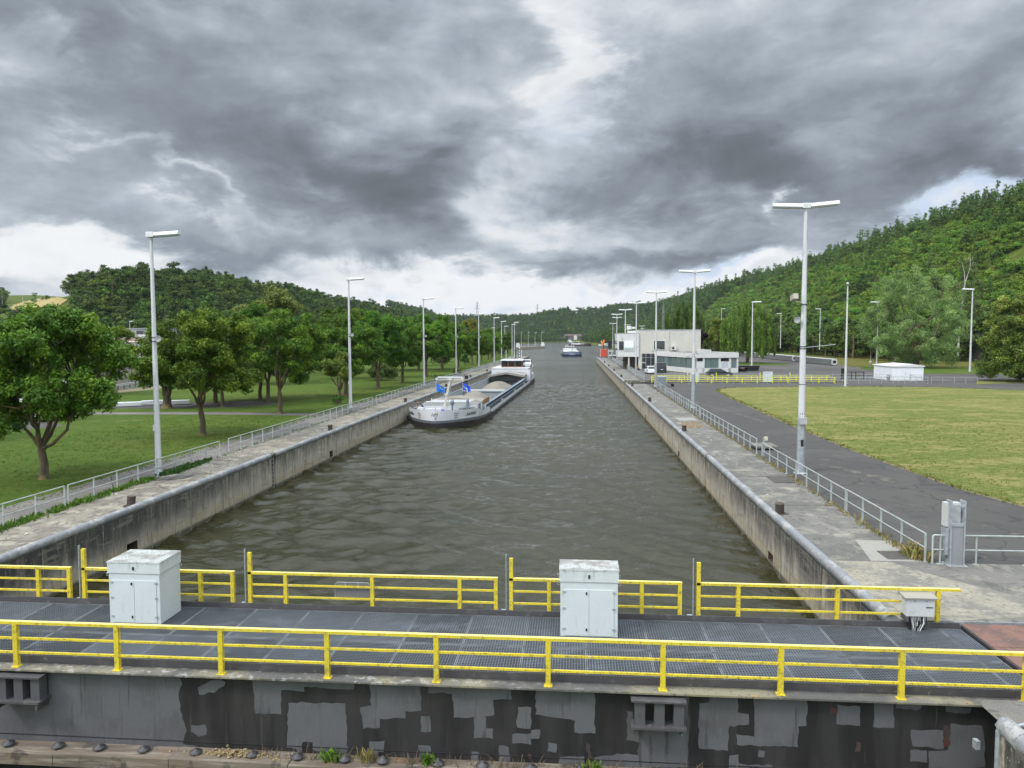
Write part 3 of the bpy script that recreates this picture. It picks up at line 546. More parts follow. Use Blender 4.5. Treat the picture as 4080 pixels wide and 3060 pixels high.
def build_gate(label):
    g = thing('lock_gate', label, 'lock gate', (-4.7, 16.4, -6), 0, 'rolling lock gates')
    b = MB(); b.box((GX0, 14.80, -6.4), (GX1-.9, 18.25, -.30), 0)
    for i, (f, pts) in enumerate(PATCH):
        b.poly(ragged([dp(*f(*p), 14.80) for p in pts], 14.797-.0004*(i % 5), seed=i), 1)
    for i, (f, pts) in enumerate(RUST):
        b.poly(ragged([dp(*f(*p), 14.80) for p in pts], 14.792, .03, .05, seed=i+50), 2)
    b.box((GX0, 14.788, -1.74), (GX1-.95, 14.802, -1.725), 0)
    b.build('gate_plate', [dark_gate, light_gate, rust_paint], g, True)
    b = MB(); b.box((GX0, 14.60, -.215), (GX1+.1, 14.94, -.20), 0); b.box((GX0, 14.60, -.235), (GX1+.1, 14.612, -.2155), 0)
    x = GX0+.3
    while x < GX1-1: b.prism([(14.63, -.216), (14.798, -.216), (14.798, -.34)], 'x', x, x+.02, 0); x += .57
    b.build('ledge', gate_ledge, g, True)
    for nm, y0, y1 in (('toe_plate', 14.945, 14.97), ('toe_plate', 18.255, 18.28)):
        b = MB(); b.box((GX0, y0, -.215), (GX1, y1, -.04 if y0 < 15 else .03)); b.build(nm, toe_m, g, True)
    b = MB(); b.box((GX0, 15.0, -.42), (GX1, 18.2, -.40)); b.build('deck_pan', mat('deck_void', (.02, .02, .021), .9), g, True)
    b = MB()                             # support angles under the grating
    for x in np.arange(1.65-1.4*15, GX1, 1.4): b.box((x-.03, 15.0, -.24), (x+.03, 18.2, -.145))
    b.box((GX0, 16.37, -.24), (GX1, 16.43, -.145)); b.build('deck_joist', dark_steel, g, True)
    def panel(w, l):
        p = MB()
        p.box((-w/2, -l/2, -.03), (-w/2+.02, l/2, .004), 1); p.box((w/2-.02, -l/2, -.03), (w/2, l/2, .004), 1); p.box((-w/2, -l/2, -.03), (w/2, -l/2+.02, .004), 1); p.box((-w/2, l/2-.02, -.03), (w/2, l/2, .004), 1)
        n = int(w/.06)
        for i in range(1, n): x = -w/2+w*i/n; p.box((x-.009, -l/2, -.03), (x+.009, l/2, .0))
        n = int(l/.075)
        for i in range(1, n): y = -l/2+l*i/n; p.box((-w/2, y-.012, -.02), (w/2, y+.012, .001))
        return p
    lab = {}
    for row, (ya, yb) in enumerate(((15.0, 16.39), (16.42, 18.22))):
        src = None; k = 0
        for x in np.arange(1.65-1.4*14, GX1-.5, 1.4):
            x1 = min(x+1.4, GX1)
            if x1-x > 1.39:
                if src is None: src = panel(1.385, yb-ya-.01).build('grating_panel', [grate_m, grate_f], g); o = src
                else: o = src.copy(); COL.objects.link(o)
            else: o = panel(x1-x-.02, yb-ya-.01).build('grating_panel', [grate_m, grate_f], g)
            o.location = ((x+x1)/2+4.7, (ya+yb)/2-16.4, 6+ZD); k += 1
    for X0 in (-12.32, 1.17):            # fender boxes below the ledge
        b = MB(); x1 = X0+.96
        b.box((X0-.06, 14.44, -.33), (x1+.06, 14.80, -.295)); b.box((X0-.06, 14.40, -.86), (x1+.06, 14.80, -.815)); b.box((X0-.06, 14.40, -.90), (X0-.02, 14.80, -.86)); b.box((X0, 14.44, -1.02), (X0+.05, 14.79, -.86)); b.box((x1-.05, 14.44, -1.02), (x1, 14.79, -.86))
        b.box((X0, 14.74, -.815), (x1, 14.785, -.33), 1)
        for k in range(3): b.box((X0+.02+k*.38, 14.50, -.815), (X0+.22+k*.38, 14.74, -.33), 2)
        b.build('fender_bracket', [toe_m, black_m, mat('fender_block', (.085, .085, .09), .6, layers=[L_(2, .5, .7, (.05, .05, .05), .8)], coord='pos')], g, True)
    b = MB()                             # timber fender along the foot
    for i, x in enumerate(np.arange(GX0, GX1-1, 2.55)): b.box((x, 14.30, -2.12), (min(x+2.535, GX1-1), 14.79, -1.86+.012*math.sin(i*2.1)))
    b.build('timber_fender', mat('weathered_timber', (.18, .145, .11), .9, layers=[L_(3, .42, .6, (.12, .095, .075), .9, st=(.12, 1, 1)), L_(9, .5, .65, (.29, .25, .2), .7, st=(.1, 1, 1)), L_(2, .55, .65, (.05, .045, .04), .8), L_(1.2, .60, .7, (.2, .12, .07), .8)], coord='pos', bump=(8, .5, 6, (.1, 1, 1))), g, True)
    rg = random.Random(4)
    for i in range(22):
        b = MB(); x = -13+i*1.02+rg.uniform(-.2, .2)
        if x > 7: break
        b.lathe([(.13, 0), (.13, .02), (.04, .05), (.03, .09)], (x, 14.55, -1.815), 8); b.build('fender_bolt', toe_m, g, True)
    return g
gate = build_gate('dark grey patch painted gate with grating walkway across the near water')
def railing(name, label, posts, z0, y, plates, tall=(), over=(0, 0), mat_=yellow):
    """yellow box-section guard rail along x: top rail, two mid rails, posts"""
    t = thing(name, label, 'railing', (posts[0], y, z0), 0, 'yellow gate railings')
    x0, x1 = posts[0]-over[0], posts[-1]+over[1]; ht = 1.0 if plates else .96
    b = MB(); b.box((x0-.05, y-.045, z0+ht-.062), (x1+.05, y+.045, z0+ht-.004)); b.box((x0-.05, y-.045, z0+ht-.004), (x1+.05, y+.045, z0+ht), 1); b.build('top_rail', [mat_, yellow_top if mat_ is yellow else mat_], t, True)
    for dz in (.31, .62):
        b = MB(); b.box((posts[0]+.05, y-.022, z0+dz-.022), (posts[-1]-.05, y+.022, z0+dz+.022)); b.build('mid_rail', mat_, t, True)
    for x in posts:
        h = 1.46 if x in tall else ht-.064
        pw = .05 if plates else .046; b = MB(); b.box((x-pw, y-.045, z0), (x+pw, y+.045, z0+h))
        if plates: b.box((x-.085, y-.085, z0), (x+.085, y+.07, z0+.012))
        o = b.build('post', mat_, t, True)
        if x in tall:
            b = MB(); b.box((x-.14, y-.02, z0+.02), (x-.12, y+.04, z0+1.55))
            for k in range(30): b.box((x-.143, y-.0, z0+.06+k*.05), (x-.139, y+.02, z0+.085+k*.05), 1)
            b.box((x-.26, y-.02, z0+.02), (x-.14, y+.1, z0+.12)); b.build('gauge_strip', [galv, black_m], t, True)
    return t
FP = [round(-12.03+2.298*(i-3), 3) for i in range(13)]
rails = [railing('yellow_railing', 'unbroken yellow railing bolted along the near edge of the grating walkway', FP, -.198, 14.76, True)]
BACK = [([-18.6, -16.4, -14.23, -13.36], (), 'yellow railing section by the dark wall, ending before the first tall post'),
        ([-12.94, -9.74, -8.87], (-12.94,), 'short yellow railing half hidden behind the deep white cabinet'),
        ([-8.4, -7.45, -5.17, -2.91, -1.99], (-8.4,), 'yellow railing section that carries the grey sign plate'),
        ([-1.6, -.65, 1.65, 2.58], (-1.6,), 'short yellow railing behind the white cabinet with the brown stained top'),
        ([3.03, 3.99, 6.34, 8.68], (3.03,), 'yellow railing section reaching the grey cable box and the quay')]
for ps, tl, lb in BACK: rails.append(railing('yellow_railing', lb, ps, -.12, 18.34, False, tl, (0, .45) if ps[-1] > 8 else (0, 0)))
# ---------------------------------------------------------------- cabinets on the gate
def cabinet(label, x0, x1, y0, y1, h):
    t = thing('control_cabinet', label, 'cabinet', ((x0+x1)/2, y0, ZD), 0, 'white control cabinets on the gates')
    w = x1-x0; X = -w/2; D = y1-y0
    b = MB(); b.box((X+.02, .02, 0), (-X-.02, D-.02, h*.80)); b.build('body', cab_paint, t, bevel=.008)
    b = MB(); b.box((X, 0, h*.805), (-X, D, h-.05)); b.prism([(X-.01, h-.05), (-X+.01, h-.05), (-X+.01, h-.02), (X-.01, h-.02)], 'y', -.01, D+.01, 0); b.quad((X-.01, -.01, h-.018), (-X+.01, -.01, h-.018), (-X+.01, D+.01, h-.002), (X-.01, D+.01, h-.002), 1)
    hd = b.build('hood', [cab_paint, cab_top], t)
    b = MB(); b.box((-.02, -.022, h*.86), (.02, -.0, h*.91)); b.build('latch', black_m, hd)
    for sx in (-1, 1):
        d = MB(); a = X+.11 if sx < 0 else .006; c = -.006 if sx < 0 else -X-.11
        d.box((a, .004, .03), (c, .02, h*.69)); dr = d.build('door', cab_paint, t)
        hx = a if sx < 0 else c
        for k in (.1, .40, .64):
            q = MB(); q.box((hx-.035, -.004, h*k), (hx+.035, .006, h*k+.045)); q.build('hinge', galv, dr)
        if sx < 0:
            for k in (.09, .62): q = MB(); q.box((c-.07, -.012, h*k), (c-.035, .006, h*k+.06)); q.build('latch', black_m, dr)
    for sx in (-1, 1):
        for y in (.05, D-.08):
            q = MB()
            q.path([(sx*(-X+.01), y, h*.78), (sx*(-X+.06), y, h*.80), (sx*(-X+.06), y, h*.76), (sx*(-X+.01), y, h*.75)], .008, 6); q.build('lifting_eye', galv, t)
    return t
cabs = [cabinet('deep white cabinet with grimy side on the left part of the walkway', -11.40, -10.06, 17.0, 17.98, 1.56),
        cabinet('narrow white double door cabinet with brown stained top by the open grating joint', -.36, 1.01, 17.05, 17.75, 1.62)]
# dark joint beside the second cabinet
# ---------------------------------------------------------------- cable box, sign plate
t = thing('cable_box', 'grey white junction box with cables below on the yellow rail end', 'electrical box', (8.12, 18.2, ZD))
b = MB(); b.box((7.81, 17.98, .27), (8.44, 18.26, .70)); b.box((7.79, 17.95, .15), (7.85, 18.24, .27), 1); b.build('box', [mat('box_grey_white', (.55, .56, .56), .5, layers=[L_(4, .5, .7, (.4, .4, .39), .7)]), toe_m], t, True)
b = MB(); b.prism([(17.93, .70), (18.32, .70), (18.32, .76), (17.93, .725)], 'x', 7.75, 8.50); b.build('rain_cover', mat('rain_cover', (.32, .30, .25), .8), t, True)
b = MB()
for x in (7.99, 8.26): b.box((x-.01, 17.975, .62), (x+.01, 17.98, .65))
b.box((8.25, 17.97, .48), (8.4, 17.98, .50)); b.build('latch', black_m, t, True)
rg = random.Random(8)
for k in range(11):
    b = MB(); x = 7.93+k*.036; b.path([(x, 18.06+rg.uniform(-.04, .06), .28), (x+rg.uniform(-.03, .03), 18.03, .08), (7.99+k*.02, 18.05+rg.uniform(-.03, .03), -.11)], .012, 6); b.build('cable', [galv, black_m, white_paint][k % 3], t, True)
b = MB(); b.box((7.93, 18.1, -.1), (7.97, 18.16, .27)); b.box((8.24, 18.1, -.1), (8.28, 18.16, .27)); b.build('bracket', dark_steel, t, True)
t = thing('sign_plate', 'grey back of a rounded sign clipped on the yellow rails over the water', 'sign', (-5.7, 18.36, .2))
b = MB(); b.box((-6.14, 18.375, .205), (-5.26, 18.39, .585), 0)
b.path([(-6.16, 18.385, .19), (-6.16, 18.385, .56), (-6.10, 18.385, .60), (-5.30, 18.385, .60), (-5.24, 18.385, .56), (-5.24, 18.385, .19), (-6.16, 18.385, .19)], .011, 8, 1)
b.build('plate', [mat('sign_back', (.17, .17, .17), .5, .2), galv], t, True)
b = MB(); b.box((-6.08, 18.37, .46), (-5.99, 18.374, .52)); b.build('sticker', white_paint, t, True)
for x in (-5.88, -5.54): b = MB(); b.box((x-.012, 18.36, .48), (x+.012, 18.374, .60)); b.build('clip', galv, t, True)
# ---------------------------------------------------------------- rusty landing plates at the quay end of the gate
t = thing('landing_plate', 'rusty brown checker plates between the grating walkway and the quay', 'steel plate', (10, 16.5, -.1))
for y0, y1 in ((14.5, 15.75), (15.77, 17.0), (17.02, 18.36)):
    for x in (9.24, 10.75, 12.26): b = MB(); b.box((x, y0, -.13), (x+1.49, y1, -.02)); b.build('plate', rust_plate, t, True)
b = MB(); b.box((9.19, 14.5, -.4), (9.235, 18.4, -.03)); b.build('frame', dark_steel, t, True)
b = MB(); b.box((8.75, 18.40, -.35), (14.0, 18.44, .02)); b.build('edge_angle', coping_m, t, True)
b = MB(); b.box((7.5, 18.28, -1.2), (9.2, 18.36, -.02)); b.build('seal_plate', galv, t, True)
# second gate and its fittings: the same kind, drawn back into the slot
OFF = Vector((30.8, 102.8, 0))
g2 = dup(gate, gate.location+OFF, 'retracted gate with bright yellow rails seen side on below the low white office')
lb2 = ['far bright yellow railing along the near edge of the retracted gate', 'far yellow railing section at the barge end of the retracted gate', 'far short yellow railing by the pale cabinet in front of the office door', 'far yellow railing section in front of the parked dark estate car', 'far short yellow railing behind the pale cabinet beside the steel beams', 'far yellow railing section at the lawn end of the retracted gate']
for r_, lb in zip(rails, lb2):
    c = dup(r_, r_.location+OFF, lb)
    for ch in [k for k in bpy.data.objects if k.parent is c]:
        if ch.name.split('.')[0] != 'gauge_strip':
            ch.data = ch.data.copy()
            for i in range(len(ch.data.materials)): ch.data.materials[i] = bright_yellow
dup(cabs[0], Vector((18.85, 119.9, ZD)), 'far pale cabinet in the retracted gate railing below the office door')
dup(cabs[1], Vector((30.2, 120.0, ZD)), 'far pale cabinet in the retracted gate railing right of the parked car')
# ---------------------------------------------------------------- grey guard rails on the quays
def rail_section(label, L, n, h=.88, gates=False):
    """runs along local +y from the origin"""
    t = thing('guard_rail', label, 'railing', (0, 0, 0), 0, 'grey guard rails')
    b = MB(); b.tube((0, 0, h), (0, L, h), .026, n=8); b.build('top_rail', galv_rail, t)
    b = MB(); b.tube((0, 0, h*.5), (0, L, h*.5), .02, n=8); b.build('mid_rail', galv_rail, t)
    src = None
    for i in range(n+1):
        if src is None:
            b = MB(); b.box((-.03, -.016, 0), (.03, .016, h)); b.box((-.07, -.06, 0), (.07, .06, .012)); src = b.build('post', galv_rail, t); o = src
        else: o = src.copy(); COL.objects.link(o)
        o.location = (0, L*i/n, 0)
    return t
P_L = rail_section('left guard rail section beside the first lamp post, weeds along its foot', 13.13, 8); P_L.location = (-20.8, 28.68, 0)
seg = [(15.33, 'left guard rail section nearest the camera, passing above the weed strip'), (42.94, 'left guard rail section opposite the wall ladder, between two lamp posts'), (56.7, 'left guard rail section ending in front of the second lamp post')]
for y, lb in seg: dup(P_L, (-20.8, y, 0), lb)
sh = rail_section('short left guard rail section at the second lamp post, ending at a gap', 4.8, 3); sh.location = (-20.85, 70.25, 0)
y = 76.5; k = 0
words_ = ['just behind the gap at the second lamp post', 'beside the bow of the moored grey barge', 'at the third lamp post behind the barge flags', 'between the third and fourth lamp posts', 'beside the cargo hold of the barge', 'near the fourth lamp post', 'just past the fourth lamp post', 'beside the stern of the barge', 'at the fifth lamp post', 'behind the barge wheelhouse']
while y < 275:
    lb = 'left guard rail section '+words_[k] if k < len(words_) else 'distant left guard rail section past the barge wheelhouse'
    dup(P_L, (-20.85-max(0, y-150)*.004, y, 0), lb); y += 13.2 if k not in (2, 5) else 14.2; k += 1
pr = rail_section('right guard rail section ending at the tall galvanized pillar', 6.62, 4); pr.location = (10.64, 23.37, 0)
dup(pr, (10.6, 30.0, 0), 'right guard rail section just in front of the big double lamp post base')
dup(pr, (10.62, 36.65, 0), 'right guard rail section at the big double lamp post, up to the gap')
wr = ['from the gap with the small white sensor post', 'beside the brown leaf litter patch', 'at the second double lamp post', 'past the second double lamp post', 'halfway between the second and third double lamp posts', 'leading up to the third double lamp post', 'beside the grey waste container', 'behind the grey waste container', 'ending at the retracted gate']
y = 44.92; k = 0
while y < 112 and k < len(wr):
    dup(pr, (10.7+max(0, y-60)*.012, y, 0), 'right guard rail section '+wr[k]); y += 6.68 if k != 2 else 7.6; k += 1
y = 124; k = 0
wr2 = ['just past the retracted gate', 'beside the white hatchback', 'beside the dark van', 'under the overhanging control cabin']
while y < 240:
    dup(P_L, (11.3+(y-124)*.004, y, 0), 'far right guard rail section '+wr2[k] if k < 4 else 'distant right guard rail section leading to the orange crane truck'); y += 13.2; k += 1
# cross rails by the pillar
t = thing('guard_rail', 'guard rail running right from the galvanized pillar across the frame edge', 'railing', (11.66, 23.2, 0), 0, 'grey guard rails')
b = MB(); b.tube((11.66, 23.2, .88), (17.6, 23.25, .88), .028); b.build('top_rail', galv_rail, t, True)
b = MB(); b.tube((11.66, 23.2, .44), (17.6, 23.25, .44), .022); b.build('mid_rail', galv_rail, t, True)
for x in (12.04, 13.46, 14.9, 16.3, 17.6): b = MB(); b.tube((x, 23.2, 0), (x, 23.2, .88), .028); b.box((x-.07, 23.14, 0), (x+.07, 23.27, .012)); b.build('post', galv_rail, t, True)
t = thing('guard_rail', 'tiny guard rail piece left of the galvanized pillar', 'railing', (10.78, 23.2, 0), 0, 'grey guard rails')
b = MB(); b.path([(10.78, 23.2, 0), (10.78, 23.2, .86), (10.81, 23.2, .88), (11.22, 23.2, .88)], .028); b.build('top_rail', galv_rail, t, True)
b = MB(); b.tube((10.78, 23.2, .44), (11.22, 23.2, .44), .022); b.build('mid_rail', galv_rail, t, True)
b = MB(); b.tube((11.0, 23.2, 0), (11.0, 23.2, .88), .026); b.box((10.9, 23.14, 0), (11.1, 23.27, .012)); b.build('post', galv_rail, t, True)
# rails round the slot of the retracted gate
gs = rail_section('long grey rail standing before the retracted gate, barge end', 13.2, 8, .95)
gs.location = (12.2, 114.7, 0); gs.rotation_euler = (0, 0, R(-90))
dup(gs, (25.5, 114.8, 0), 'long grey rail standing before the retracted gate, below the parked car', R(-90)); dup(gs, (38.8, 115, 0), 'long grey rail standing before the retracted gate at the white lamp post', R(-90))
dup(pr, (53.2, 116.6, 0), 'grey rail standing alone before the right corner of the white kiosk', R(-90))
dup(gs, (14.5, 123.6, 0), 'rear grey rail behind the retracted gate near the dark van', R(-90)); dup(gs, (28, 123.8, 0), 'rear grey rail behind the retracted gate near the steel beams', R(-90)); dup(gs, (41.3, 124.2, 0), 'rear grey rail behind the retracted gate left of the white kiosk', R(-98))
dup(pr, (46.2, 119.8, 0), 'slanting grey rail before the left corner of the white kiosk', R(-112))
# ---------------------------------------------------------------- galvanized pillar
t = thing('equipment_pillar', 'tall galvanized steel pillar with grey box on the right quay', 'pillar', (11.4, 23.15, 0), kind='thing')
b = MB()
for x in (11.2, 11.585): b.prism([(x, 23.02), (x+.04, 23.02), (x+.04, 23.34), (x, 23.34)], 'z', 0, 1.96)
b.box((11.24, 23.02, 1.78), (11.585, 23.06, 1.86)); b.box((11.24, 23.02, 1.20), (11.585, 23.06, 1.30)); b.box((11.12, 22.94, 0), (11.7, 23.42, .015)); b.build('frame', galv, t, True, bevel=.004)
b = MB(); b.box((11.245, 23.05, .02), (11.58, 23.07, 1.2)); b.build('cover_plate', mat('grey_cover', (.30, .31, .32), .5, .25, layers=[L_(2, .45, .65, (.24, .25, .26), .8, st=(1, 1, .3))]), t, True)
b = MB(); b.box((11.12, 23.2, 1.15), (11.56, 23.44, 1.87)); b.build('equipment_box', mat('pale_box', (.52, .53, .53), .5), t, True)
b = MB(); b.box((11.10, 23.1, .3), (11.19, 23.4, 1.1)); b.build('side_box', galv, t, True)
# ---------------------------------------------------------------- bollards, hoops, hatches
def bollard():
    t = thing('mooring_bollard', 'dark rusty mooring bollard nearest on the left quay', 'bollard', (-18.25, 28.9, 0), 0, 'mooring bollards')
    b = MB(); b.lathe([(.17, 0), (.165, .36), (.175, .38), (.165, .42), (.12, .42)], (0, 0, 0), 14); b.obox((0, 0, .01), (.5, .5, .02)); b.build('stub', rust_m, t)
    t.rotation_euler = (R(-3), R(5), .3)
    return t
bo = bollard()
for i, (x, y, lb) in enumerate([(-18.3, 54.2, 'second bollard from the camera on the left quay past the wall ladder'), (-18.4, 79.4, 'left quay bollard just before the bow of the moored barge'), (-18.4, 105, 'left quay bollard behind the blue barge flags'), (-18.5, 130.5, 'left quay bollard beside the rear of the cargo hold'), (-18.5, 155, 'left quay bollard by the barge wheelhouse'),
    (7.95, 29.5, 'brown bollard nearest on the right quay by the wall niche'), (8.0, 55.6, 'second bollard on the right quay before the leaf litter'), (8.03, 81.6, 'third bollard on the right quay beside a white hoop'), (8.1, 107.5, 'right quay bollard at the slot of the retracted gate'), (8.1, 133, 'right quay bollard just past the retracted gate'), (8.1, 158, 'right quay bollard beside the control building'), (8.1, 183, 'right quay bollard under the overhanging control cabin'), (8.1, 210, 'distant right quay bollard before the orange crane truck')]):
    c = dup(bo, (x, y, 0), lb); c.rotation_euler = (R(-3+(i*7 % 5)), R((i*5 % 9)-4), i*.7)
def hoop():
    t = thing('ladder_hoop', 'white hoop handle at the wall ladder on the left quay', 'handle', (-18.25, 42.3, 0), 0, 'ladder hoops')
    for s in (-.22, .22):
        b = MB(); b.path([(-.2, s, 0), (-.2, s, .2), (-.1, s, .28), (.1, s, .22), (.25, s, .05)], .02, 8); b.build('bar', galv_rail, t)
    return t
hp = hoop()
for x, y, lb in ((8.1, 43.5, 'white hoop handle at the ladder on the right quay'), (8.2, 78.6, 'white hoop handle beside the third bollard on the right quay'), (8.2, 109.5, 'white hoop handle at the wall step near the retracted gate'), (-18.2, 95, 'white hoop handle on the left quay by the barge hold')):
    dup(hp, (x, y, 0), lb, math.pi if x > 0 else 0)
def hatch(label, pts, nx, ny):
    t = thing('hatch_grate', label, 'hatch', (*pts[0], 0))
    f = MB(); A, B_, C_, D_ = [Vector((x, y, .016)) for x, y in pts]
    f.poly([A, B_, C_, D_]); f.build('frame', dark_steel, t, True)
    m = MB()
    for i in range(nx):
        for j in range(ny):
            def P(u, v): return A.lerp(B_, u).lerp(D_.lerp(C_, u), v)
            u0, u1, v0, v1 = (i+.1)/nx, (i+.9)/nx, (j+.1)/ny, (j+.9)/ny
            q = [P(u0, v0), P(u1, v0), P(u1, v1), P(u0, v1)]; m.poly([p+Vector((0, 0, .006)) for p in q])
    m.build('grid_plates', mat('grate_cells', (.10, .095, .085), .8, layers=[L_(9, .45, .6, (.17, .15, .12), .8)], coord='pos'), t, True)
hatch('dark square grid hatch set in the pale concrete patch', [(9.63, 24.45), (10.43, 24.5), (10.46, 23.58), (9.63, 23.53)], 9, 8)
hatch('worn grid hatch beside the big double lamp post', [(9.35, 37.5), (10.45, 37.6), (10.5, 35.9), (9.4, 35.8)], 8, 8)
hatch('dark plate cover in the left quay at the first lamp post', [(-20.4, 34.2), (-19.2, 34.8), (-19.2, 35.9), (-20.4, 35.3)], 2, 2)
t = thing('concrete_slab', 'grey slab bench beside the right guard rail gap', 'slab', (11.3, 47.2, 0)); b = MB(); b.box((10.95, 46.2, .12), (12.3, 47.9, .24)); b.box((11.1, 46.4, 0), (11.3, 47.7, .12)); b.box((11.95, 46.4, 0), (12.15, 47.7, .12)); b.build('slab', quay_r, t, True)
t = thing('sensor_post', 'small grey post with white sensor head in the rail gap', 'post', (10.75, 43.4, 0))
b = MB(); b.box((10.70, 43.35, 0), (10.80, 43.45, 1.15)); b.build('post', galv, t, True); b = MB(); b.obox((10.85, 43.38, 1.1), (.16, .2, .2)); b.build('head', mat('cream_plastic', (.6, .56, .42), .5), t, True)
# ---------------------------------------------------------------- lamp posts
diff_m = mat('lamp_diffuser', (.45, .47, .47), .25, layers=[L_(5, .5, .7, (.25, .26, .26), .6)])
def arm_head(t, L, tilt, z, h=.17, w=.34):
    """a long lamp head leaving the pole top towards local +x"""
    s = 1 if L > 0 else -1
    b = MB(); n0 = len(b.v)
    prof = [(-w/2, 0), (-w/2+.02, h*.6), (-w/2+.08, h), (w/2-.08, h), (w/2-.02, h*.6), (w/2, 0)]
    b.prism([(y, zz_) for y, zz_ in prof], 'x', .16 if s > 0 else L, L if s > 0 else -.16)
    M_ = Matrix.Translation((0, 0, z)) @ Matrix.Rotation(-tilt*s, 4, 'Y'); b.xform(M_)
    o = b.build('lamp_head', white_paint, t)
    d = MB(); d.prism([(-w/2+.03, 0), (-w/2+.06, -.07), (w/2-.06, -.07), (w/2-.03, 0)], 'x', *((.24, L-.04) if s > 0 else (L+.04, -.24))); d.xform(M_); d.build('diffuser', diff_m, o)
def lamp(label, loc, arms, H, rz=0, r0=.16, r1=.075, group='single head lamp posts', extras=None):
    t = thing('lamp_post', label, 'lamp post', loc, rz, group)
    b = MB(); k = 9; pts = [(0, 0, H*i/k) for i in range(k+1)]; b.path(pts, [r0+(r1-r0)*i/k for i in range(k+1)], 8, smooth=False); b.build('pole', pole_paint, t)
    b = MB(); b.lathe([(r0*1.9, 0), (r0*1.9, .03), (r0*1.05, .05), (r0*1.03, .3)], n=10); b.build('base_flange', galv, t)
    b = MB(); b.box((-.2, -.17, H-.02), (.2, .17, H+.24)); b.build('mount', white_paint, t, bevel=.02)
    for L, tilt in arms: arm_head(t, L, tilt, H+.04)
    if extras: extras(t, H)
    return t
def horn(t, z, x=.3, s=1.):
    b = MB(); b.tube((0, 0, z), (x*.6, -.05, z), .025, n=6); n0 = len(b.v)
    b.lathe([(.05*s, 0), (.07*s, .1*s), (.17*s, .26*s), (.18*s, .27*s), (.10*s, .2*s)], n=14); M_ = Matrix.Translation((x, .05, z)) @ Matrix.Rotation(R(90), 4, 'X') @ Matrix.Rotation(0, 4, 'Y'); b.xform(M_, n0)
    b.build('horn_speaker', [mat('horn_grey', (.42, .43, .42), .5)], t)
def straps(t, zs, r=.17):
    for z in zs: b = MB(); b.tube((0, 0, z-.02), (0, 0, z+.02), r, n=10); b.build('strap', dark_steel, t)
def exL(t, H):
    horn(t, 6.88, .32, 1.); straps(t, (6.75, 6.95), .125); b = MB(); b.box((-.13, -.17, 2.2), (.0, -.12, 2.5)); b.build('hatch_door', pole_paint, t)
L1 = lamp('nearest single head lamp post on the left quay with horn speaker', (-21.32, 36.23, 0), [(1.5, R(3))], 12.0, extras=exL)
yl = [69, 103.6, 137.5, 170.5, 203, 246.5]
wl_ = ['second lamp post along the left quay rail', 'third left quay lamp post, rising behind the barge mast', 'fourth left quay lamp post before the bright round bush', 'fifth left quay lamp post beside the barge hold', 'sixth left quay lamp post by the barge wheelhouse', 'seventh left quay lamp post beside the dark tree end']
for y, lb in zip(yl, wl_): dup(L1, (-21.3-(.9 if y > 130 else 0)-(2.3 if y > 240 else 0), y, 0 if y < 50 else .35), lb)
for x, y, lb in ((-31.6, 333, 'single lamp post half sunk in the far trees, left one'), (-42.6, 381, 'single lamp post half sunk in the far trees, farther left one'), (-20.9, 255, 'far lamp post with white boxes low on its pole at the quay end'), (-24.6, 289, 'slim far lamp post beside the one with white boxes')):
    dup(L1, (x, y, .2), lb)
for i, (px, lb) in enumerate(((652, 'leftmost lamp post on the far jetty'), (755, 'second lamp post on the far jetty'), (855, 'third lamp post on the far jetty'), (950, 'lamp post at the tip of the far jetty'))):
    p = gp(1900+px*.27125, 1150+848*.27125, 0); dup(L1, (p.x, p.y, 0), lb)
def exR(t, H):
    sleeve(t, 2.75, .19)
    horn(t, 7.72, -.36, 1.0); straps(t, (2.9, 3.0, 3.05, 6.3, 6.4, 8.5, 4.5), .16)
    b = MB(); b.tube((-.1, 0, 8.6), (-.45, -.05, 8.65), .03, n=6); n0 = len(b.v); b.obox((-.52, -.15, 8.85), (.24, .55, .26), Matrix.Rotation(R(-12), 3, 'X')); b.build('camera_housing', mat('camera_tan', (.45, .42, .36), .5), t)
    b = MB(); b.obox((.02, -.2, 2.98-.3), (.34, .16, .34)); b.build('junction_box', mat('junction_grey', (.42, .42, .42), .5), t)
    b = MB(); b.tube((.1, 0, 6.35), (1.6, .1, 6.5), .018, n=6); b.build('wire_arm', galv, t)
    b = MB(); b.obox((0, -.175, 1.55), (.14, .03, .34)); b.build('service_opening', black_m, t); b = MB(); b.obox((0, -.185, .85), (.14, .04, .38)); b.build('hatch_door', galv, t)
def sleeve(t, h, r): b = MB(); b.path([(0, 0, .05), (0, 0, h)], [r*1.08, r*1.02], 8, smooth=False); b.build('lower_sleeve', galv, t)
R1 = lamp('big double head lamp post with camera and junction box beside the right lawn', (11.36, 38.5, 0), [(-1.62, R(2)), (1.58, R(5))], 13.25, r0=.19, r1=.09, group='double head lamp posts', extras=exR)
def exR2(t, H):
    sleeve(t, 3.3, .18)
    straps(t, (5.2, 5.0, 3.6), .15); b = MB(); b.tube((-.1, 0, 4.9), (-.5, 0, 4.95), .02, n=6); b.obox((-.55, -.05, 5.0), (.3, .12, .12)); b.tube((.1, 0, 5.3), (.35, .0, 5.3), .02, n=6); b.obox((.38, -.04, 5.28), (.16, .2, .16)); b.build('camera_housing', galv, t)
R2 = lamp('second double head lamp post from the camera on the right quay', (11.55, 74.4, 0), [(-1.5, R(3)), (1.5, R(4))], 13.2, r0=.18, r1=.085, group='double head lamp posts', extras=exR2)
R3 = dup(R2, (11.37, 107.3, 0), 'third double head lamp post, standing at the grey waste container')
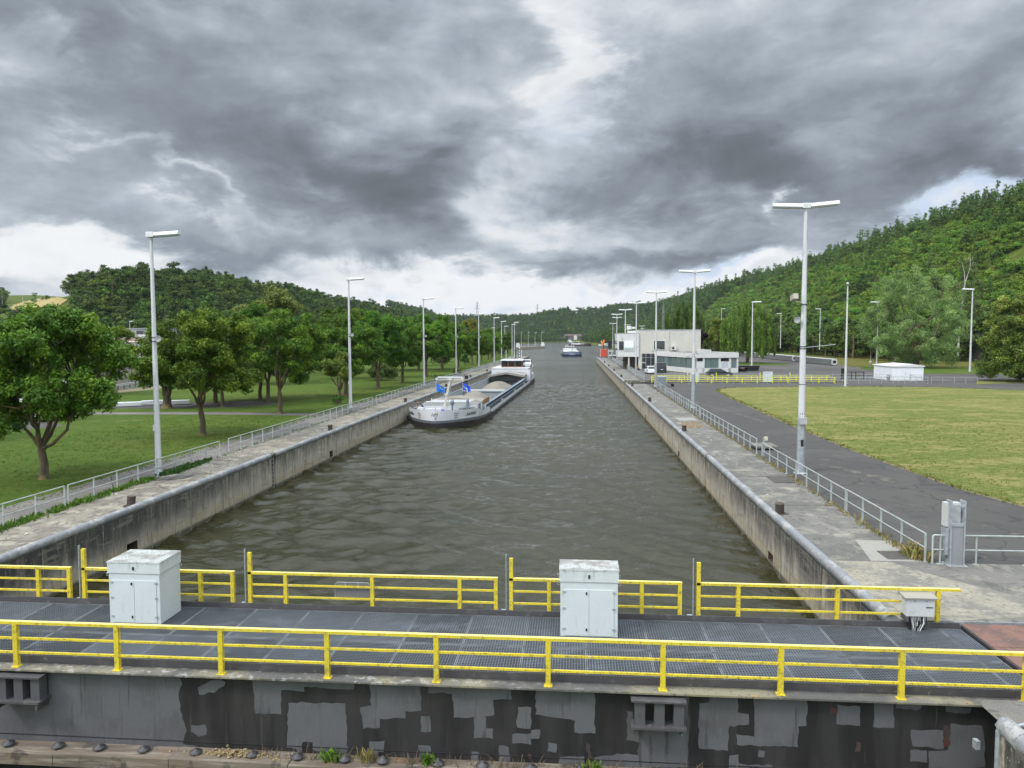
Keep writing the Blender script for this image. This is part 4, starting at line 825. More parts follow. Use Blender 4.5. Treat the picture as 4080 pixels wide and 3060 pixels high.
for x, y, lb in ((11.2, 140, 'double head lamp post by the open cabin side of the control building'), (11.35, 173, 'double head lamp post in front of the white control cabin'), (11.23, 206, 'double head lamp post rising behind the white control cabin'), (13, 238, 'double head lamp post close behind another left of the cabin'), (16.4, 333, 'low far double head lamp post left of the control cabin'), (25.3, 370, 'far double head lamp post above the cabin roof'), (35.4, 405, 'far double head lamp post above the brick roof edge'), (44.3, 504, 'smallest far double head lamp post above the brick roof')):
    dup(R2, (x, y, 0), lb)
Y1 = lamp('single head lamp post by the stacked steel beams', (36.43, 158.3, 0), [(1.7, R(2))], 14.1, r0=.17, r1=.09)
for x, y, z, rz, lb in ((84.7, 318, 2.6, R(180), 'slim far lamp post before the dark wood left of the big lamp'), (85, 269, 2.6, R(180), 'far lamp post behind the concrete box girders'), (68.3, 176, .6, R(180), 'lamp post partly covered by the big grey green willow'), (68.4, 135.9, .9, R(180), 'grey stained lamp post between the big willow and the lime tree'), (69.3, 364, 6.5, 0, 'lamp post standing behind the flat white office roof')):
    dup(Y1, (x, y, z), lb, rz)
dup(Y1, (37.5, 107.3, 0), 'white lamp post on the road edge between lawn and white kiosk', R(-110))
b = MB(); b.tube((37.5, 107.3, .0), (37.5, 107.3, .05), .45, n=12)
tag(b.build('lamp_footing', quay_c), 'round concrete footing under the white lamp post at the lawn edge', 'footing')
# ---------------------------------------------------------------- weeds
def blades(name, label, spots, n, h, m, kind='stuff', spread=.12, seed=1, wide=.02):
    rg = random.Random(seed); b = MB()
    for (x, y, z, s) in spots:
        for i in range(n):
            a = rg.uniform(0, 6.28); r_ = abs(rg.gauss(0, spread))*s; px, py = x+math.cos(a)*r_, y+math.sin(a)*r_
            hh = h*s*rg.uniform(.4, 1.1); lx, ly = rg.gauss(0, .4)*hh, rg.gauss(0, .4)*hh; w = wide*s*rg.uniform(.6, 1.4); g = rg.uniform(0, 3.14); wx, wy = math.cos(g)*w, math.sin(g)*w
            b.add([(px-wx, py-wy, z), (px+wx, py+wy, z), (px+lx*.5+wx*.8, py+ly*.5+wy*.8, z+hh*.65), (px+lx*.5-wx*.8, py+ly*.5-wy*.8, z+hh*.65), (px+lx, py+ly, z+hh)], [(0, 1, 2, 3), (3, 2, 4)])
    o = b.build(name, m); tag(o, label, None, None, kind); return o
weed_m = mat('fresh_weed_green', (.10, .19, .022), .8, layers=[L_(3, .42, .6, (.055, .11, .014), .9), L_(9, .55, .65, (.17, .22, .04), .7)], coord='pos', spec=.2)
straw_m = mat('dry_straw', (.30, .235, .095), .9, layers=[L_(3, .42, .6, (.14, .15, .04), .9)], coord='pos', spec=.2)
rg = random.Random(2)
sp_ = [(-20.75+rg.gauss(0, .16), rg.uniform(18, 34.8), 0, rg.uniform(.5, 1.1)) for i in range(560)]
blades('weeds', 'fresh green weeds under the near left guard rail', sp_, 9, .20, weed_m, seed=3, wide=.022)
sp_ = [(-20.68+rg.gauss(0, .15), rg.triangular(35.3, 40.4, 36.4), 0, rg.uniform(.5, 1.)) for i in range(230)]
blades('weeds', 'leafy green creeper at the first lamp post', sp_, 9, .24, mat('leafy_creeper', (.05, .115, .018), .7, layers=[L_(5, .42, .6, (.03, .07, .012), .9)], coord='pos', spec=.3), seed=4, wide=.05)
sp_ = [(10.55+rg.gauss(0, .10), rg.choice([rg.uniform(23.4, 30), rg.uniform(30, 43), rg.uniform(43, 60), rg.uniform(60, 108)]), 0, rg.uniform(.3, 1.0)) for i in range(420)]
blades('weeds', 'sparse dry weeds along the right guard rail', sp_, 6, .2, straw_m, seed=5)
sp_ = [(10.6+rg.gauss(0, .1), 23.8+rg.gauss(0, .3), 0, 1.5) for i in range(14)]
blades('weeds', 'straw coloured weed clump at the rail end by the pillar', sp_, 12, .28, straw_m, seed=6)
sp_ = [(-20.75+rg.gauss(0, .12), rg.uniform(41, 130), 0, rg.uniform(.2, .8)) for i in range(420)]
blades('weeds', 'thin weeds along the farther left guard rail', sp_, 6, .2, weed_m, seed=7)
sp_ = [(-22.95+rg.gauss(0, .2), rg.uniform(18, 150), 0, rg.uniform(.3, .7)) for i in range(1500)]
blades('grass', 'uncut grass edge between path and left lawn', sp_, 5, .15, weed_m, seed=8)
sp_ = []
for (xa, ya), (xb, yb) in zip(LAWN_R, LAWN_R[1:]):
    for k in range(int(math.hypot(xb-xa, yb-ya)*9)): u = rg.random(); sp_.append((xa+(xb-xa)*u+rg.gauss(0, .16), ya+(yb-ya)*u+rg.gauss(0, .16), .01, rg.uniform(.3, 1.)))
blades('grass', 'uneven tufts along the edge of the right lawn', sp_, 6, .16, mat('edge_tufts', (.19, .175, .055), .9, layers=[L_(1.5, .45, .58, (.09, .13, .022), .9)], coord='pos', spec=.1), seed=15, wide=.022)
sp_ = [(rg.uniform(17.3, 34), rg.uniform(29, 66), .02, rg.uniform(.25, .8)) for i in range(2600)]
blades('grass', 'loose grass tufts on the near part of the right lawn', [q for q in sp_ if inside(q[:2], LAWN_R)], 5, .12, MATS['edge_tufts'], seed=16, wide=.02)
sp_ = [(rg.uniform(-36, -23.3), rg.uniform(24, 62), 0, rg.uniform(.25, .8)) for i in range(3200)]
blades('grass', 'loose grass tufts on the near part of the left lawn', sp_, 5, .12, mat('lawn_tufts', (.10, .15, .022), .9, layers=[L_(1.2, .45, .58, (.17, .19, .04), .9)], coord='pos', spec=.1), seed=17, wide=.02)
# rubble and plants on the timber fender at the foot of the gate
sp_ = [(rg.uniform(-6.8, 3.4), 14.6+rg.gauss(0, .05), -1.86, rg.uniform(.3, 1)) for i in range(150)]
blades('weeds', 'dry grass and roots on the timber at the foot of the gate', sp_, 6, .26, mat('dead_roots', (.15, .115, .075), .9), seed=9, wide=.008)
for i, (x, lb) in enumerate(((-4.3, 'tuft of yellow grass on the timber below the grey paint block'), (-5.0, 'small green sprig on the gate timber left of the yellow tuft'), (-3.0, 'small green sprig on the gate timber right of the yellow tuft'), (.35, 'bushy green weed on the gate timber under the fender box'))):
    o = blades('weed_tuft', lb, [(x+rg.gauss(0, .06), 14.6, -1.86, .9) for k in range(10)], 9, .22 if i else .26, straw_m if i == 0 else weed_m, None, seed=20+i, wide=.012 if i == 0 else .03)
    tag(o, lb, 'weed', 'plants on the gate timber')
t = MB(); rg = random.Random(11)
for i in range(260): x = rg.gauss(-7.1, .42); t.obox((x, 14.58+rg.gauss(0, .06), -1.85+max(0, .09-abs(x+7.1)*.10)*rg.random()), (rg.uniform(.012, .045),)*3, Matrix.Rotation(rg.uniform(0, 3), 3, Vector((rg.random(), rg.random(), 1))))
tag(t.build('rubble', mat('sandy_rubble', (.30, .225, .12), .95)), 'sandy rubble heaped on the timber fender', kind='stuff')
for i, (px, py) in enumerate(((1340, 1625), (1030, 1600), (1120, 1525), (1390, 2110), (420, 2080))): pass
lit = MB()
for i in range(26):
    x, y = (rg.uniform(-20.3, -18.3), rg.uniform(24, 70)) if i % 2 else (rg.uniform(8.2, 10.3), rg.uniform(20, 70))
    lit.obox((x, y, .012), (rg.uniform(.03, .14), rg.uniform(.03, .10), .012), rg.uniform(0, 3))
tag(lit.build('litter', mat('pale_litter', (.6, .6, .57), .7)), 'pale scraps of litter on the quays', kind='stuff')
# ---------------------------------------------------------------- control building (upper brick block, white cabin) and low office
ZQ = lambda x, y: (2380+x*420/2212, 1280+y*420/2212)
ZR = lambda x, y: (2700+x*700/2212, 1350+y*700/2212)
ZS = lambda x, y: (3300+x*600/2212, 1400+y*600/2212)
brick = mat('pale_brick', (.60, .575, .515), .85, layers=[L_(3, .42, .65, (.51, .485, .425), .8, st=(.35, .35, 3)), L_(.25, .45, .65, (.65, .62, .56), .6), L_(8, .6, .7, (.3, .27, .22), .4, st=(.3, .3, 3))], coord='pos', bump=(14, .2, 3, (.3, .3, 3)))
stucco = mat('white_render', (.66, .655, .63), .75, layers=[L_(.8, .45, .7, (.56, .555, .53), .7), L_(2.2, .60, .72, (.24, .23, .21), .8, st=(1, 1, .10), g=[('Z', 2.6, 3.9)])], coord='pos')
tar = mat('dark_roof_felt', (.05, .048, .047), .9)
alu = mat('grey_frame', (.38, .39, .39), .5, .2)
glass_blue = mat('curtained_glass', (.15, .205, .20), .12, layers=[L_(5, .45, .6, (.075, .105, .105), .85, st=(1, 1, .02)), L_(2, .5, .7, (.17, .24, .235), .6, st=(1, 1, .02))], coord='pos', spec=.7)
glass_sky = mat('mirror_glass', (.75, .82, .88), .04, .9)
door_m = mat('grey_door', (.50, .53, .57), .5)
t = thing('control_building', 'pale brick lock control building with overhanging white cabin on the right quay', 'building', (14, 167.5, 0))
BY = 167.5
xl = dp(*ZQ(868, 500), BY).x; xr = dp(*ZQ(2170, 400), BY).x; zt = dp(*ZQ(1500, 188), BY).z
xm = dp(*ZQ(1205, 600), BY).x
b = MB(); b.box((xl, BY, 0), (xr, BY+15, zt), 0); b.box((xl-.05, BY-.05, zt), (xr+.05, BY+15.05, zt+.16), 1); b.build('brick_block', [brick, alu], t, True)
cx0, cx1 = dp(*ZQ(402, 255), BY).x, xl-.02; ct = dp(*ZQ(600, 255), BY).z; cb = dp(*ZQ(600, 745), BY).z; bx0 = dp(*ZQ(437, 745), BY).x; dep = 8.6
b = MB()
v = [(cx0, BY-.3, ct), (cx1, BY-.3, ct), (cx1, BY+dep, ct), (cx0, BY+dep, ct), (bx0, BY-.3, cb), (cx1, BY-.3, cb), (cx1, BY+dep, cb), (bx0, BY+dep, cb)]
b.add(v, [(0, 3, 2, 1), (4, 5, 6, 7), (0, 1, 5, 4), (3, 0, 4, 7), (2, 3, 7, 6)]); b.box((cx0-.06, BY-.36, ct), (cx1, BY+dep+.06, ct+.07), 1)
cab_ = b.build('control_cabin', [stucco, alu], t, True)
def winq(parent, F, x0, y0, x1, y1, Y, m, name='window', fr=.09, frm=None, th=.05):
    a, c = dp(*F(x0, y0), Y), dp(*F(x1, y1), Y)
    b = MB(); xa, xb, za, zb = a.x, c.x, c.z, a.z
    b.box((xa, Y-.02, za), (xb, Y+.05, zb), 0)
    for p, q in (((xa-fr/2, Y-th, za-fr/2), (xb+fr/2, Y-.003, za+fr/2)), ((xa-fr/2, Y-th, zb-fr/2), (xb+fr/2, Y-.003, zb+fr/2)), ((xa-fr/2, Y-th, za+fr/2), (xa+fr/2, Y-.003, zb-fr/2)), ((xb-fr/2, Y-th, za+fr/2), (xb+fr/2, Y-.003, zb-fr/2))): b.box(p, q, 1)
    return b.build(name, [m, frm or stucco], parent, True)
winq(cab_, ZQ, 452, 415, 558, 608, BY-.33, glass_dark)
winq(cab_, ZQ, 568, 412, 758, 608, BY-.35, glass_sky, fr=.13, th=.08, frm=white_paint)
b = MB()                                  # side windows of the cabin, looking on the canal
def sidep(y, z): k = (z-cb)/(ct-cb); return (bx0+(cx0-bx0)*k-.03, y, z)
za, zb = dp(*ZQ(400, 610), BY).z, dp(*ZQ(400, 412), BY).z
for y0, y1 in ((BY+.5, BY+4), (BY+4.4, BY+8)): b.quad(sidep(y0, za), sidep(y1, za), sidep(y1, zb), sidep(y0, zb))
b.build('window', glass_dark, cab_, True)
winq(t, ZQ, 1180, 405, 1420, 600, BY-.03, glass_dark, fr=.12, frm=white_paint)
b = MB(); b.box((xl+.7, BY-.02, .05), (xl+5.0, BY+.02, 3.4), 0); b.build('entrance', [mat('dark_entrance', (.03, .035, .036), .3)], t, True)
b = MB()
for x in (xl+.72, xl+1.6, xl+2.7, xl+3.8, xl+4.9): b.box((x-.05, BY-.08, 0), (x+.05, BY-.03, 3.4))
b.box((xl+.72, BY-.075, 1.25), (xl+1.6, BY-.035, 1.55)); b.box((xl+.72, BY-.075, 2.5), (xl+4.9, BY-.035, 2.58)); b.build('entrance_frame', alu, t, True)
b = MB(); b.box((xl-2.9, BY+1.5, 0), (xl-.05, BY+dep-.5, cb)); b.build('underbuilding', mat('brown_boards', (.075, .058, .045), .8), t, True)
for y in (BY-.1, BY+dep-.4): b = MB(); b.box((bx0+2.2, y, 0), (bx0+2.5, y+.3, cb)); b.build('column', brick, t, True)
b = MB(); p = dp(*ZQ(1500, 350), BY); b.path([(p.x, BY-.1, zt-.2), (p.x, BY-.1, 6.3), (p.x+.1, BY-.1, 6.1), (p.x+.1, BY-.1, 4.3), (p.x+.4, BY-.1, 4.1)], .07, 8); b.build('downpipe', stucco, t, True)
p, q_ = dp(*ZQ(1548, 515), BY), dp(*ZQ(1655, 605), BY)
b = MB(); b.box((p.x, BY-.55, q_.z), (q_.x, BY-.1, p.z)); n0 = len(b.v); c = ((p.x*2+q_.x)/3, BY-.56, (p.z+q_.z)/2)
b.lathe([(.0, 0), (.3, 0), (.3, .01), (.0, .012)], (0, 0, 0), 18, 1); b.xform(Matrix.Translation(c) @ Matrix.Rotation(R(90), 4, 'X'), n0); b.build('air_conditioner', [stucco, dark_steel], t, True)
b = MB(); p = dp(1000*0+2300+945*.36166, 1150+450*.36166, BY+6)
x = p.x; y = BY+6; top = dp(2300+945*.36166, 1150+225*.36166, y).z; tip = dp(2300+945*.36166, 1150+92*.36166, y).z
for sx in (-.22, .22): b.tube((x+sx, y, zt), (x+sx*.6, y, top), .05, n=6)
z = zt+.4
while z < top: b.box((x-.2, y-.03, z-.03), (x+.2, y+.03, z+.03)); z += .52
b.path([(x-.15, y, top-.1), (x, y, top+.5), (x, y, tip)], [.05, .05, .03], 6); b.tube((x+.15, y, top-.1), (x, y, top+.5), .05, n=6); b.tube((x-.25, y, tip-.6), (x+.25, y, tip-.6), .04, n=6); b.build('antenna_mast', mat('mast_grey', (.3, .33, .31), .5, .3), t, True)
b = MB(); p = dp(*ZQ(740, 200), BY+3); b.box((p.x-1, BY+2.5, ct), (p.x+1.3, BY+4.5, ct+.6)); b.box((p.x-1.3, BY+2.5, ct+.9), (p.x-.3, BY+3.2, ct+1.7)); b.box((p.x-.2, BY+2.5, ct+1.05), (p.x+.6, BY+3.1, ct+1.5)); b.tube((p.x-.8, BY+3, ct), (p.x-.8, BY+3, ct+.9), .05); b.box((p.x-1.2, BY+2.8, ct+.55), (p.x-1, BY+3, ct+1.2)); b.build('roof_equipment', stucco, t, True)
# low white office
t = thing('office_building', 'low white flat roofed office with curtained glass front beside the brick block', 'building', (22.5, 147.5, 0))
A0, A1, A2 = Vector((22.55, 147.5, 0)), Vector((31.85, 149.6, 0)), Vector((17.5, 166.9, 0)); A3 = A1+(A2-A0)
def off(p, q, d): n = Vector((q.y-p.y, p.x-q.x, 0)).normalized(); return n*d
def wallband(b, p, q, z0, z1, d, m=0, th=.25):
    n = off(p, q, 1); a, c = p+n*d, q+n*d; e_, f_ = p-n*(th-d), q-n*(th-d)
    b.add([(a.x, a.y, z0), (c.x, c.y, z0), (f_.x, f_.y, z0), (e_.x, e_.y, z0), (a.x, a.y, z1), (c.x, c.y, z1), (f_.x, f_.y, z1), (e_.x, e_.y, z1)], [(0, 1, 5, 4), (1, 2, 6, 5), (2, 3, 7, 6), (3, 0, 4, 7), (4, 5, 6, 7), (0, 3, 2, 1)], m)
b = MB()
for p, q in ((A0, A1), (A2, A0), (A1, A3)): wallband(b, p, q, 0, .95, 0)
b.build('wall_base', stucco, t, True)
b = MB()
for p, q in ((A0, A1), (A2, A0), (A1, A3)): wallband(b, p, q, 2.97, 3.96, .15)
b.build('fascia', stucco, t, True)
b = MB(); b.poly([(p.x, p.y, 3.8) for p in (A0, A1, A3, A2)]); b.poly([(p.x, p.y, 2.96) for p in (A0, A1, A3, A2)]); b.build('roof', tar, t, True)
u = (A1-A0); Lf = u.length
def fr(u0, u1, z0, z1, m, name, d=-.06, th=.06, fm=None):
    p, q = A0+u*u0, A0+u*u1; b = MB(); wallband(b, p, q, z0, z1, d, 0, th)
    if fm is not None:
        for a_, c_ in ((u0, u0+.012), (u1-.012, u1)): wallband(b, A0+u*a_, A0+u*c_, z0, z1, .0, 1, .1)
        wallband(b, p, q, z1-.08, z1, -.003, 1, .1)
    return b.build(name, [m, fm or alu], t, True)
fr(.0, .09, .95, 2.97, glass_blue, 'window', fm=alu); fr(.11, .24, 0, 2.25, stucco, 'door', -.02, .06, white_paint); fr(.12, .23, 2.32, 2.9, glass_dark, 'transom_window', -.05, .06)
fr(.10, .11, 0, 2.97, stucco, 'pier', 0, .2); fr(.24, .27, 0, 2.97, stucco, 'pier', 0, .2); fr(.27, .58, .95, 2.97, glass_blue, 'window', fm=alu)
fr(.58, .62, 0, 2.97, stucco, 'pier', 0, .2); fr(.62, .80, 0, 2.2, door_m, 'door', -.02, .06, white_paint); fr(.62, .80, 2.3, 2.9, glass_dark, 'transom_window', -.05, .06); fr(.80, .84, 0, 2.97, stucco, 'pier', 0, .2)
fr(.84, .97, .95, 2.97, glass_blue, 'window', fm=alu); fr(.97, 1., 0, 2.97, stucco, 'pier', 0, .2)
w = (A0-A2)
for i in range(7):
    p, q = A2+w*(i/7+.004), A2+w*((i+1)/7-.004); b = MB(); wallband(b, p, q, .95, 2.97, -.06, 0, .05); b.build('window', glass_blue, t, True)
b = MB(); b.obox((25.5, 155, 4.2), (1.3, 1., .75), .2); b.obox((27.2, 158, 4.1), (1.5, 1.2, .6), .2); b.build('roof_unit', stucco, t, True)
# ---------------------------------------------------------------- white kiosk, bin, black barrier
t = thing('kiosk', 'small white panel kiosk with low pitched roof between the rails and the willow', 'shed', (52.4, 122.6, 0))
b = MB(); b.box((50, 122.65, 0), (54.75, 130, 2.2)); b.build('wall', mat('white_sheet_panels', (.78, .80, .83), .5, layers=[L_(1.4, .5, .7, (.66, .69, .73), .6, st=(3, 1, .3))], coord='pos'), t, True)
b = MB(); b.prism([(49.85, 2.2), (54.9, 2.2), (54.9, 2.34), (53.2, 2.62), (49.85, 2.34)], 'y', 122.5, 130.2); b.build('roof', mat('white_roof_sheet', (.70, .70, .69), .6), t, True)
for x0, x1 in ((51.3, 52.05), (52.08, 52.85)): b = MB(); b.box((x0, 122.62, .12), (x1, 122.66, 2.1)); d = b.build('door', mat('kiosk_door', (.74, .76, .80), .5), t, True)
b = MB(); b.box((52.0, 122.58, 1.05), (52.06, 122.62, 1.2)); b.build('handle', dark_steel, t, True)
t = thing('litter_bin', 'grey cylindrical litter bin at the left edge of the white kiosk', 'bin', (48.9, 121.3, 0))
b = MB(); b.lathe([(.16, 0), (.2, .25), (.24, .3), (.26, .95), (.22, 1.0)], (0, 0, 0), 14); b.build('bin_body', mat('bin_grey', (.25, .25, .24), .6), t)
b = MB(); b.tube((0, .25, 0), (0, .25, .9), .04); b.build('post', dark_steel, t)
p = gp(*ZS(222, 405)); t = thing('barrier_gate', 'black barrier panel with black rails behind the white lamp post', 'barrier', (p.x, p.y, 0))
b = MB(); b.box((-.35, 0, 0), (.25, .15, 1.75)); b.build('panel', black_m, t)
b = MB()
for x in (1.2, 1.9, 3.2): b.box((x, 0, 0), (x+.14, .12, 1.2))
b.box((.3, .02, 1.1), (3.3, .1, 1.2)); b.box((.3, .02, .6), (3.3, .1, .68)); b.build('rail', black_m, t)
t = thing('notice_stand', 'thin post with small white plate at the edge of the big willow', 'sign', (66.5, 175, 0)); b = MB(); b.tube((0, 0, 0), (0, 0, 2.6), .04); b.build('post', galv, t); b = MB(); b.box((-.2, -.08, 1.2), (.2, -.04, 1.6)); b.build('plate', white_paint, t)
# ---------------------------------------------------------------- concrete girders, steel stack, pipes
conc = mat('girder_concrete', (.15, .152, .15), .85, layers=[L_(.6, .45, .65, (.11, .112, .11), .8), L_(6, .55, .7, (.20, .2, .195), .6)], coord='pos')
conc_top = mat('girder_light_edge', (.52, .52, .51), .8)
def girder(label, x, y0, y1):
    t = thing('box_girder', label, 'concrete beam', (x, y0, 0), 0, 'concrete box girders')
    b = MB(); b.box((-.65, .1, .12), (.65, y1-y0, 1.5), 0); b.box((-.67, .1, 1.5), (.67, y1-y0, 1.62), 1); b.build('beam', [conc, conc_top], t)
    b = MB(); n = 20; ring = [(.4*math.cos(2*math.pi*i/n), .87+.4*math.sin(2*math.pi*i/n)) for i in range(n)]
    sq = [(max(-.68, min(.68, 2*a)), max(.1, min(1.64, .87+2*(c-.87)))) for a, c in ring]
    for i in range(n):
        j = (i+1) % n; b.add([(ring[i][0], -.02, ring[i][1]), (ring[j][0], -.02, ring[j][1]), (sq[j][0], -.02, sq[j][1]), (sq[i][0], -.02, sq[i][1])], [(0, 1, 2, 3)])
        b.add([(sq[i][0], -.02, sq[i][1]), (sq[j][0], -.02, sq[j][1]), (sq[j][0], .1, sq[j][1]), (sq[i][0], .1, sq[i][1])], [(0, 1, 2, 3)])
    b.build('end_plate', conc_top, t)
    b = MB(); b.tube((0, .09, .87), (0, .095, .87), .42, n=18); b.build('duct_hole', black_m, t)
    b = MB()
    for y in (1.5, (y1-y0)*.5, y1-y0-1.5): b.box((-.6, y-.2, 0), (.6, y+.2, .12))
    b.build('bearer', dark_steel, t)
girder('nearest concrete box girder with round end hole right of the big lamp post', 63.0, 188, 219)
girder('second concrete box girder lying in line behind the first, left of the big lamp post', 62.9, 221, 256)
girder('third concrete box girder half hidden behind the weeping willow', 62.6, 259, 300)
t = thing('steel_beam_stack', 'dark steel beams stacked on the asphalt right of the office', 'steel beams', (35.2, 157.5, 0), R(8))
for k in range(3):
    b = MB(); z = k*.36; b.box((-2.6+k*.2, -.3, z), (2.5+k*.12, .3, z+.05)); b.box((-2.6+k*.2, -.05, z+.05), (2.5+k*.12, .05, z+.29)); b.box((-2.6+k*.2, -.3, z+.29), (2.5+k*.12, .3, z+.34)); b.build('beam', dark_steel, t)
for x, r_, lb in ((33.2, .34, 'rusty open ended pipe lying left before the steel beams'), (34.4, .40, 'larger rusty open ended pipe lying before the steel beams')):
    t = thing('steel_pipe', lb, 'pipe', (x, 154.5, r_), 0, 'rusty pipes'); b = MB(); b.path([(0, 0, 0), (-.5, 2.0, 0)], r_, 14, caps=False); b.path([(0, 0, 0), (-.5, 2.0, 0)], r_-.05, 14, caps=False); b.build('pipe_shell', rust_m, t)
# ---------------------------------------------------------------- vehicles
def frust(b, base, top, m=0):
    n = len(base); b.add(base+top, [(i, (i+1) % n, n+(i+1) % n, n+i) for i in range(n)]+[tuple(range(n, 2*n))], m)
def car(name, label, cat, loc, rz, paint, L, W, H, belt, gh, roof_in=.13, wheel_r=.32, rear_glass=True, light=(.25, .02, .01), bumper=None, stripes=False):
    """front towards local +y; gh = (y rear base, y rear roof, y front roof, y front base) of the glasshouse"""
    t = thing(name, label, cat, loc, rz)
    hw = W/2
    b = MB(); prof = [(-L/2, .28), (-L/2-.02, .55), (-L/2+.02, belt-.06), (-L/2+.1, belt), (gh[3], belt), (L/2-.25, belt*.88), (L/2-.04, belt*.74), (L/2, .5), (L/2-.05, .25)]
    n = len(prof)
    for sx in (-1, 1): b.poly([(sx*hw*(.97 if z > .5 else .95), y, z) for y, z in prof][::sx])
    for i in range(n):
        (ya, za), (yb, zb) = prof[i], prof[(i+1) % n]; wa, wb = hw*(.97 if za > .5 else .95), hw*(.97 if zb > .5 else .95)
        b.quad((-wa, ya, za), (wa, ya, za), (wb, yb, zb), (-wb, yb, zb))
    base = [(-hw*.94, gh[0], belt), (hw*.94, gh[0], belt), (hw*.94, gh[3], belt), (-hw*.94, gh[3], belt)]; wr = hw-roof_in
    top = [(-wr, gh[1], H), (wr, gh[1], H), (wr, gh[2], H-.03), (-wr, gh[2], H-.03)]
    frust(b, base, top)
    b.build('body', paint, t, bevel=.05)
    B_, T_ = [Vector(p) for p in base], [Vector(p) for p in top]
    def pane(a, b2, c, d, u0, u1, v0, v1, nm):
        def P(u, v): return a.lerp(b2, u).lerp(d.lerp(c, u), v)
        nrm = (b2-a).cross(d-a).normalized()*.012
        pts = [P(u0, v0), P(u1, v0), P(u1, v1), P(u0, v1)]; cen = Vector((0, 0, (belt+H)/2))
        if (pts[0]-cen).dot(nrm) < 0: nrm = -nrm
        m = MB(); m.quad(*[p+nrm for p in pts]); return m.build(nm, glass_dark, t)
    if rear_glass: pane(B_[0], B_[1], T_[1], T_[0], .06, .94, .12, .88, 'rear_window')
    pane(B_[3], B_[2], T_[2], T_[3], .06, .94, .1, .92, 'windscreen')
    for (a, b2, c, d) in ((B_[0], B_[3], T_[3], T_[0]), (B_[1], B_[2], T_[2], T_[1])):
        for u0, u1 in ((.08, .36), (.39, .64), (.67, .92)): pane(a, b2, c, d, u0, u1, .12, .86, 'side_window')
    for sx in (-1, 1):
        for y in (-L/2+L*.19, L/2-L*.19):
            m = MB(); m.tube((sx*(hw-.24), y, wheel_r), (sx*(hw-.02), y, wheel_r), wheel_r, n=18, smooth=False); wv = m.build('wheel', black_m, t)
            m = MB(); m.tube((sx*(hw-.03), y, wheel_r), (sx*(hw+.0), y, wheel_r), wheel_r*.6, n=14, smooth=False); m.build('rim', galv, wv)
        m = MB(); m.box((sx*hw*.93-.09 if sx > 0 else -hw*.93-.03, -L/2-.035, belt-.34), (sx*hw*.93+.03 if sx > 0 else -hw*.93+.09, -L/2+.05, belt-.05)); m.build('tail_light', mat('tail_red', light, .3), t)
        m = MB(); m.box((sx*hw*.7-.2, L/2-.09, belt*.62), (sx*hw*.7+.2, L/2+.0, belt*.74)); m.build('headlight', mat('head_lamp', (.7, .72, .75), .2), t)
        m = MB(); m.obox((sx*(hw+.07), gh[3]-.35, belt+.08), (.2, .1, .14)); m.build('mirror', black_m, t)
    m = MB(); m.box((-.26, -L/2-.045, belt*.52), (.26, -L/2-.02, belt*.52+.11)); m.build('number_plate', white_paint, t)
    m = MB(); m.box((-hw*.93, -L/2-.05, .27), (hw*.93, -L/2+.02, .52)); m.build('bumper', bumper or paint, t, bevel=.02)
    return t
van_p = mat('dark_van_paint', (.032, .035, .040), .3); white_car = mat('white_car_paint', (.75, .76, .77), .3); black_car = mat('black_car_paint', (.018, .02, .024), .22)
car('parked_van', 'dark grey van parked rear towards the camera beside the low office', 'van', (16.75, 151.2, 0), R(4), van_p, 5.0, 1.98, 1.98, 1.12, (-2.45, -2.3, 1.1, 1.75), .16, .33, bumper=black_m)
car('parked_car', 'white hatchback with black roof parked left of the dark van', 'car', (14.35, 145.2, 0), R(3), white_car, 4.1, 1.78, 1.52, .92, (-2.0, -1.55, .35, 1.15), .2, .31, bumper=white_car)
car('parked_car', 'dark estate car parked side on before the office doors', 'car', (25.2, 133.5, 0), R(-90), black_car, 4.4, 1.8, 1.45, .88, (-2.05, -1.5, .25, 1.2), .22, .32)
# service truck with chevron rear
t = thing('service_truck', 'white service truck with red and white chevrons on its rear under the cabin', 'truck', (12.6, 179.5, 0))
b = MB(); b.box((-.95, 0, .95), (.95, 3.2, 2.5)); b.box((-.9, 3.3, .6), (.9, 4.9, 2.3)); b.build('body', white_car, t, bevel=.06)
b = MB(); red_w = [mat('chevron_red', (.35, .06, .04), .5), white_paint]
for k in range(8):
    for s in (-1, 1):
        x0 = s*.12*k; x1 = s*.12*(k+1); b.quad((x0, -.012, .62+.0), (x1, -.012, .62-.0), (x1, -.012, 1.5), (x0, -.012, 1.5), k % 2) if 0 else b.poly([(x0, -.012, 1.5-.06*k), (x1, -.012, 1.5-.06*(k+1)), (x1, -.012, 1.3-.06*(k+1)), (x0, -.012, 1.3-.06*k)], 0)
b.box((-.95, -.008, .5), (.95, .02, 1.55), 1); b.build('chevron_board', red_w, t)
b = MB(); b.box((-.6, -.02, 1.7), (.6, .0, 2.3)); b.build('rear_panel', mat('pale_grey_panel', (.6, .61, .62), .4), t)
for sx in (-1, 1):
    for y in (.9, 4.1): b = MB(); b.tube((sx*.7, y, .42), (sx*.95, y, .42), .42, n=16, smooth=False); b.build('wheel', black_m, t)
    b = MB(); b.obox((sx*1.15, 3.6, 1.5), (.18, .1, .4)); b.build('mirror', black_m, t)
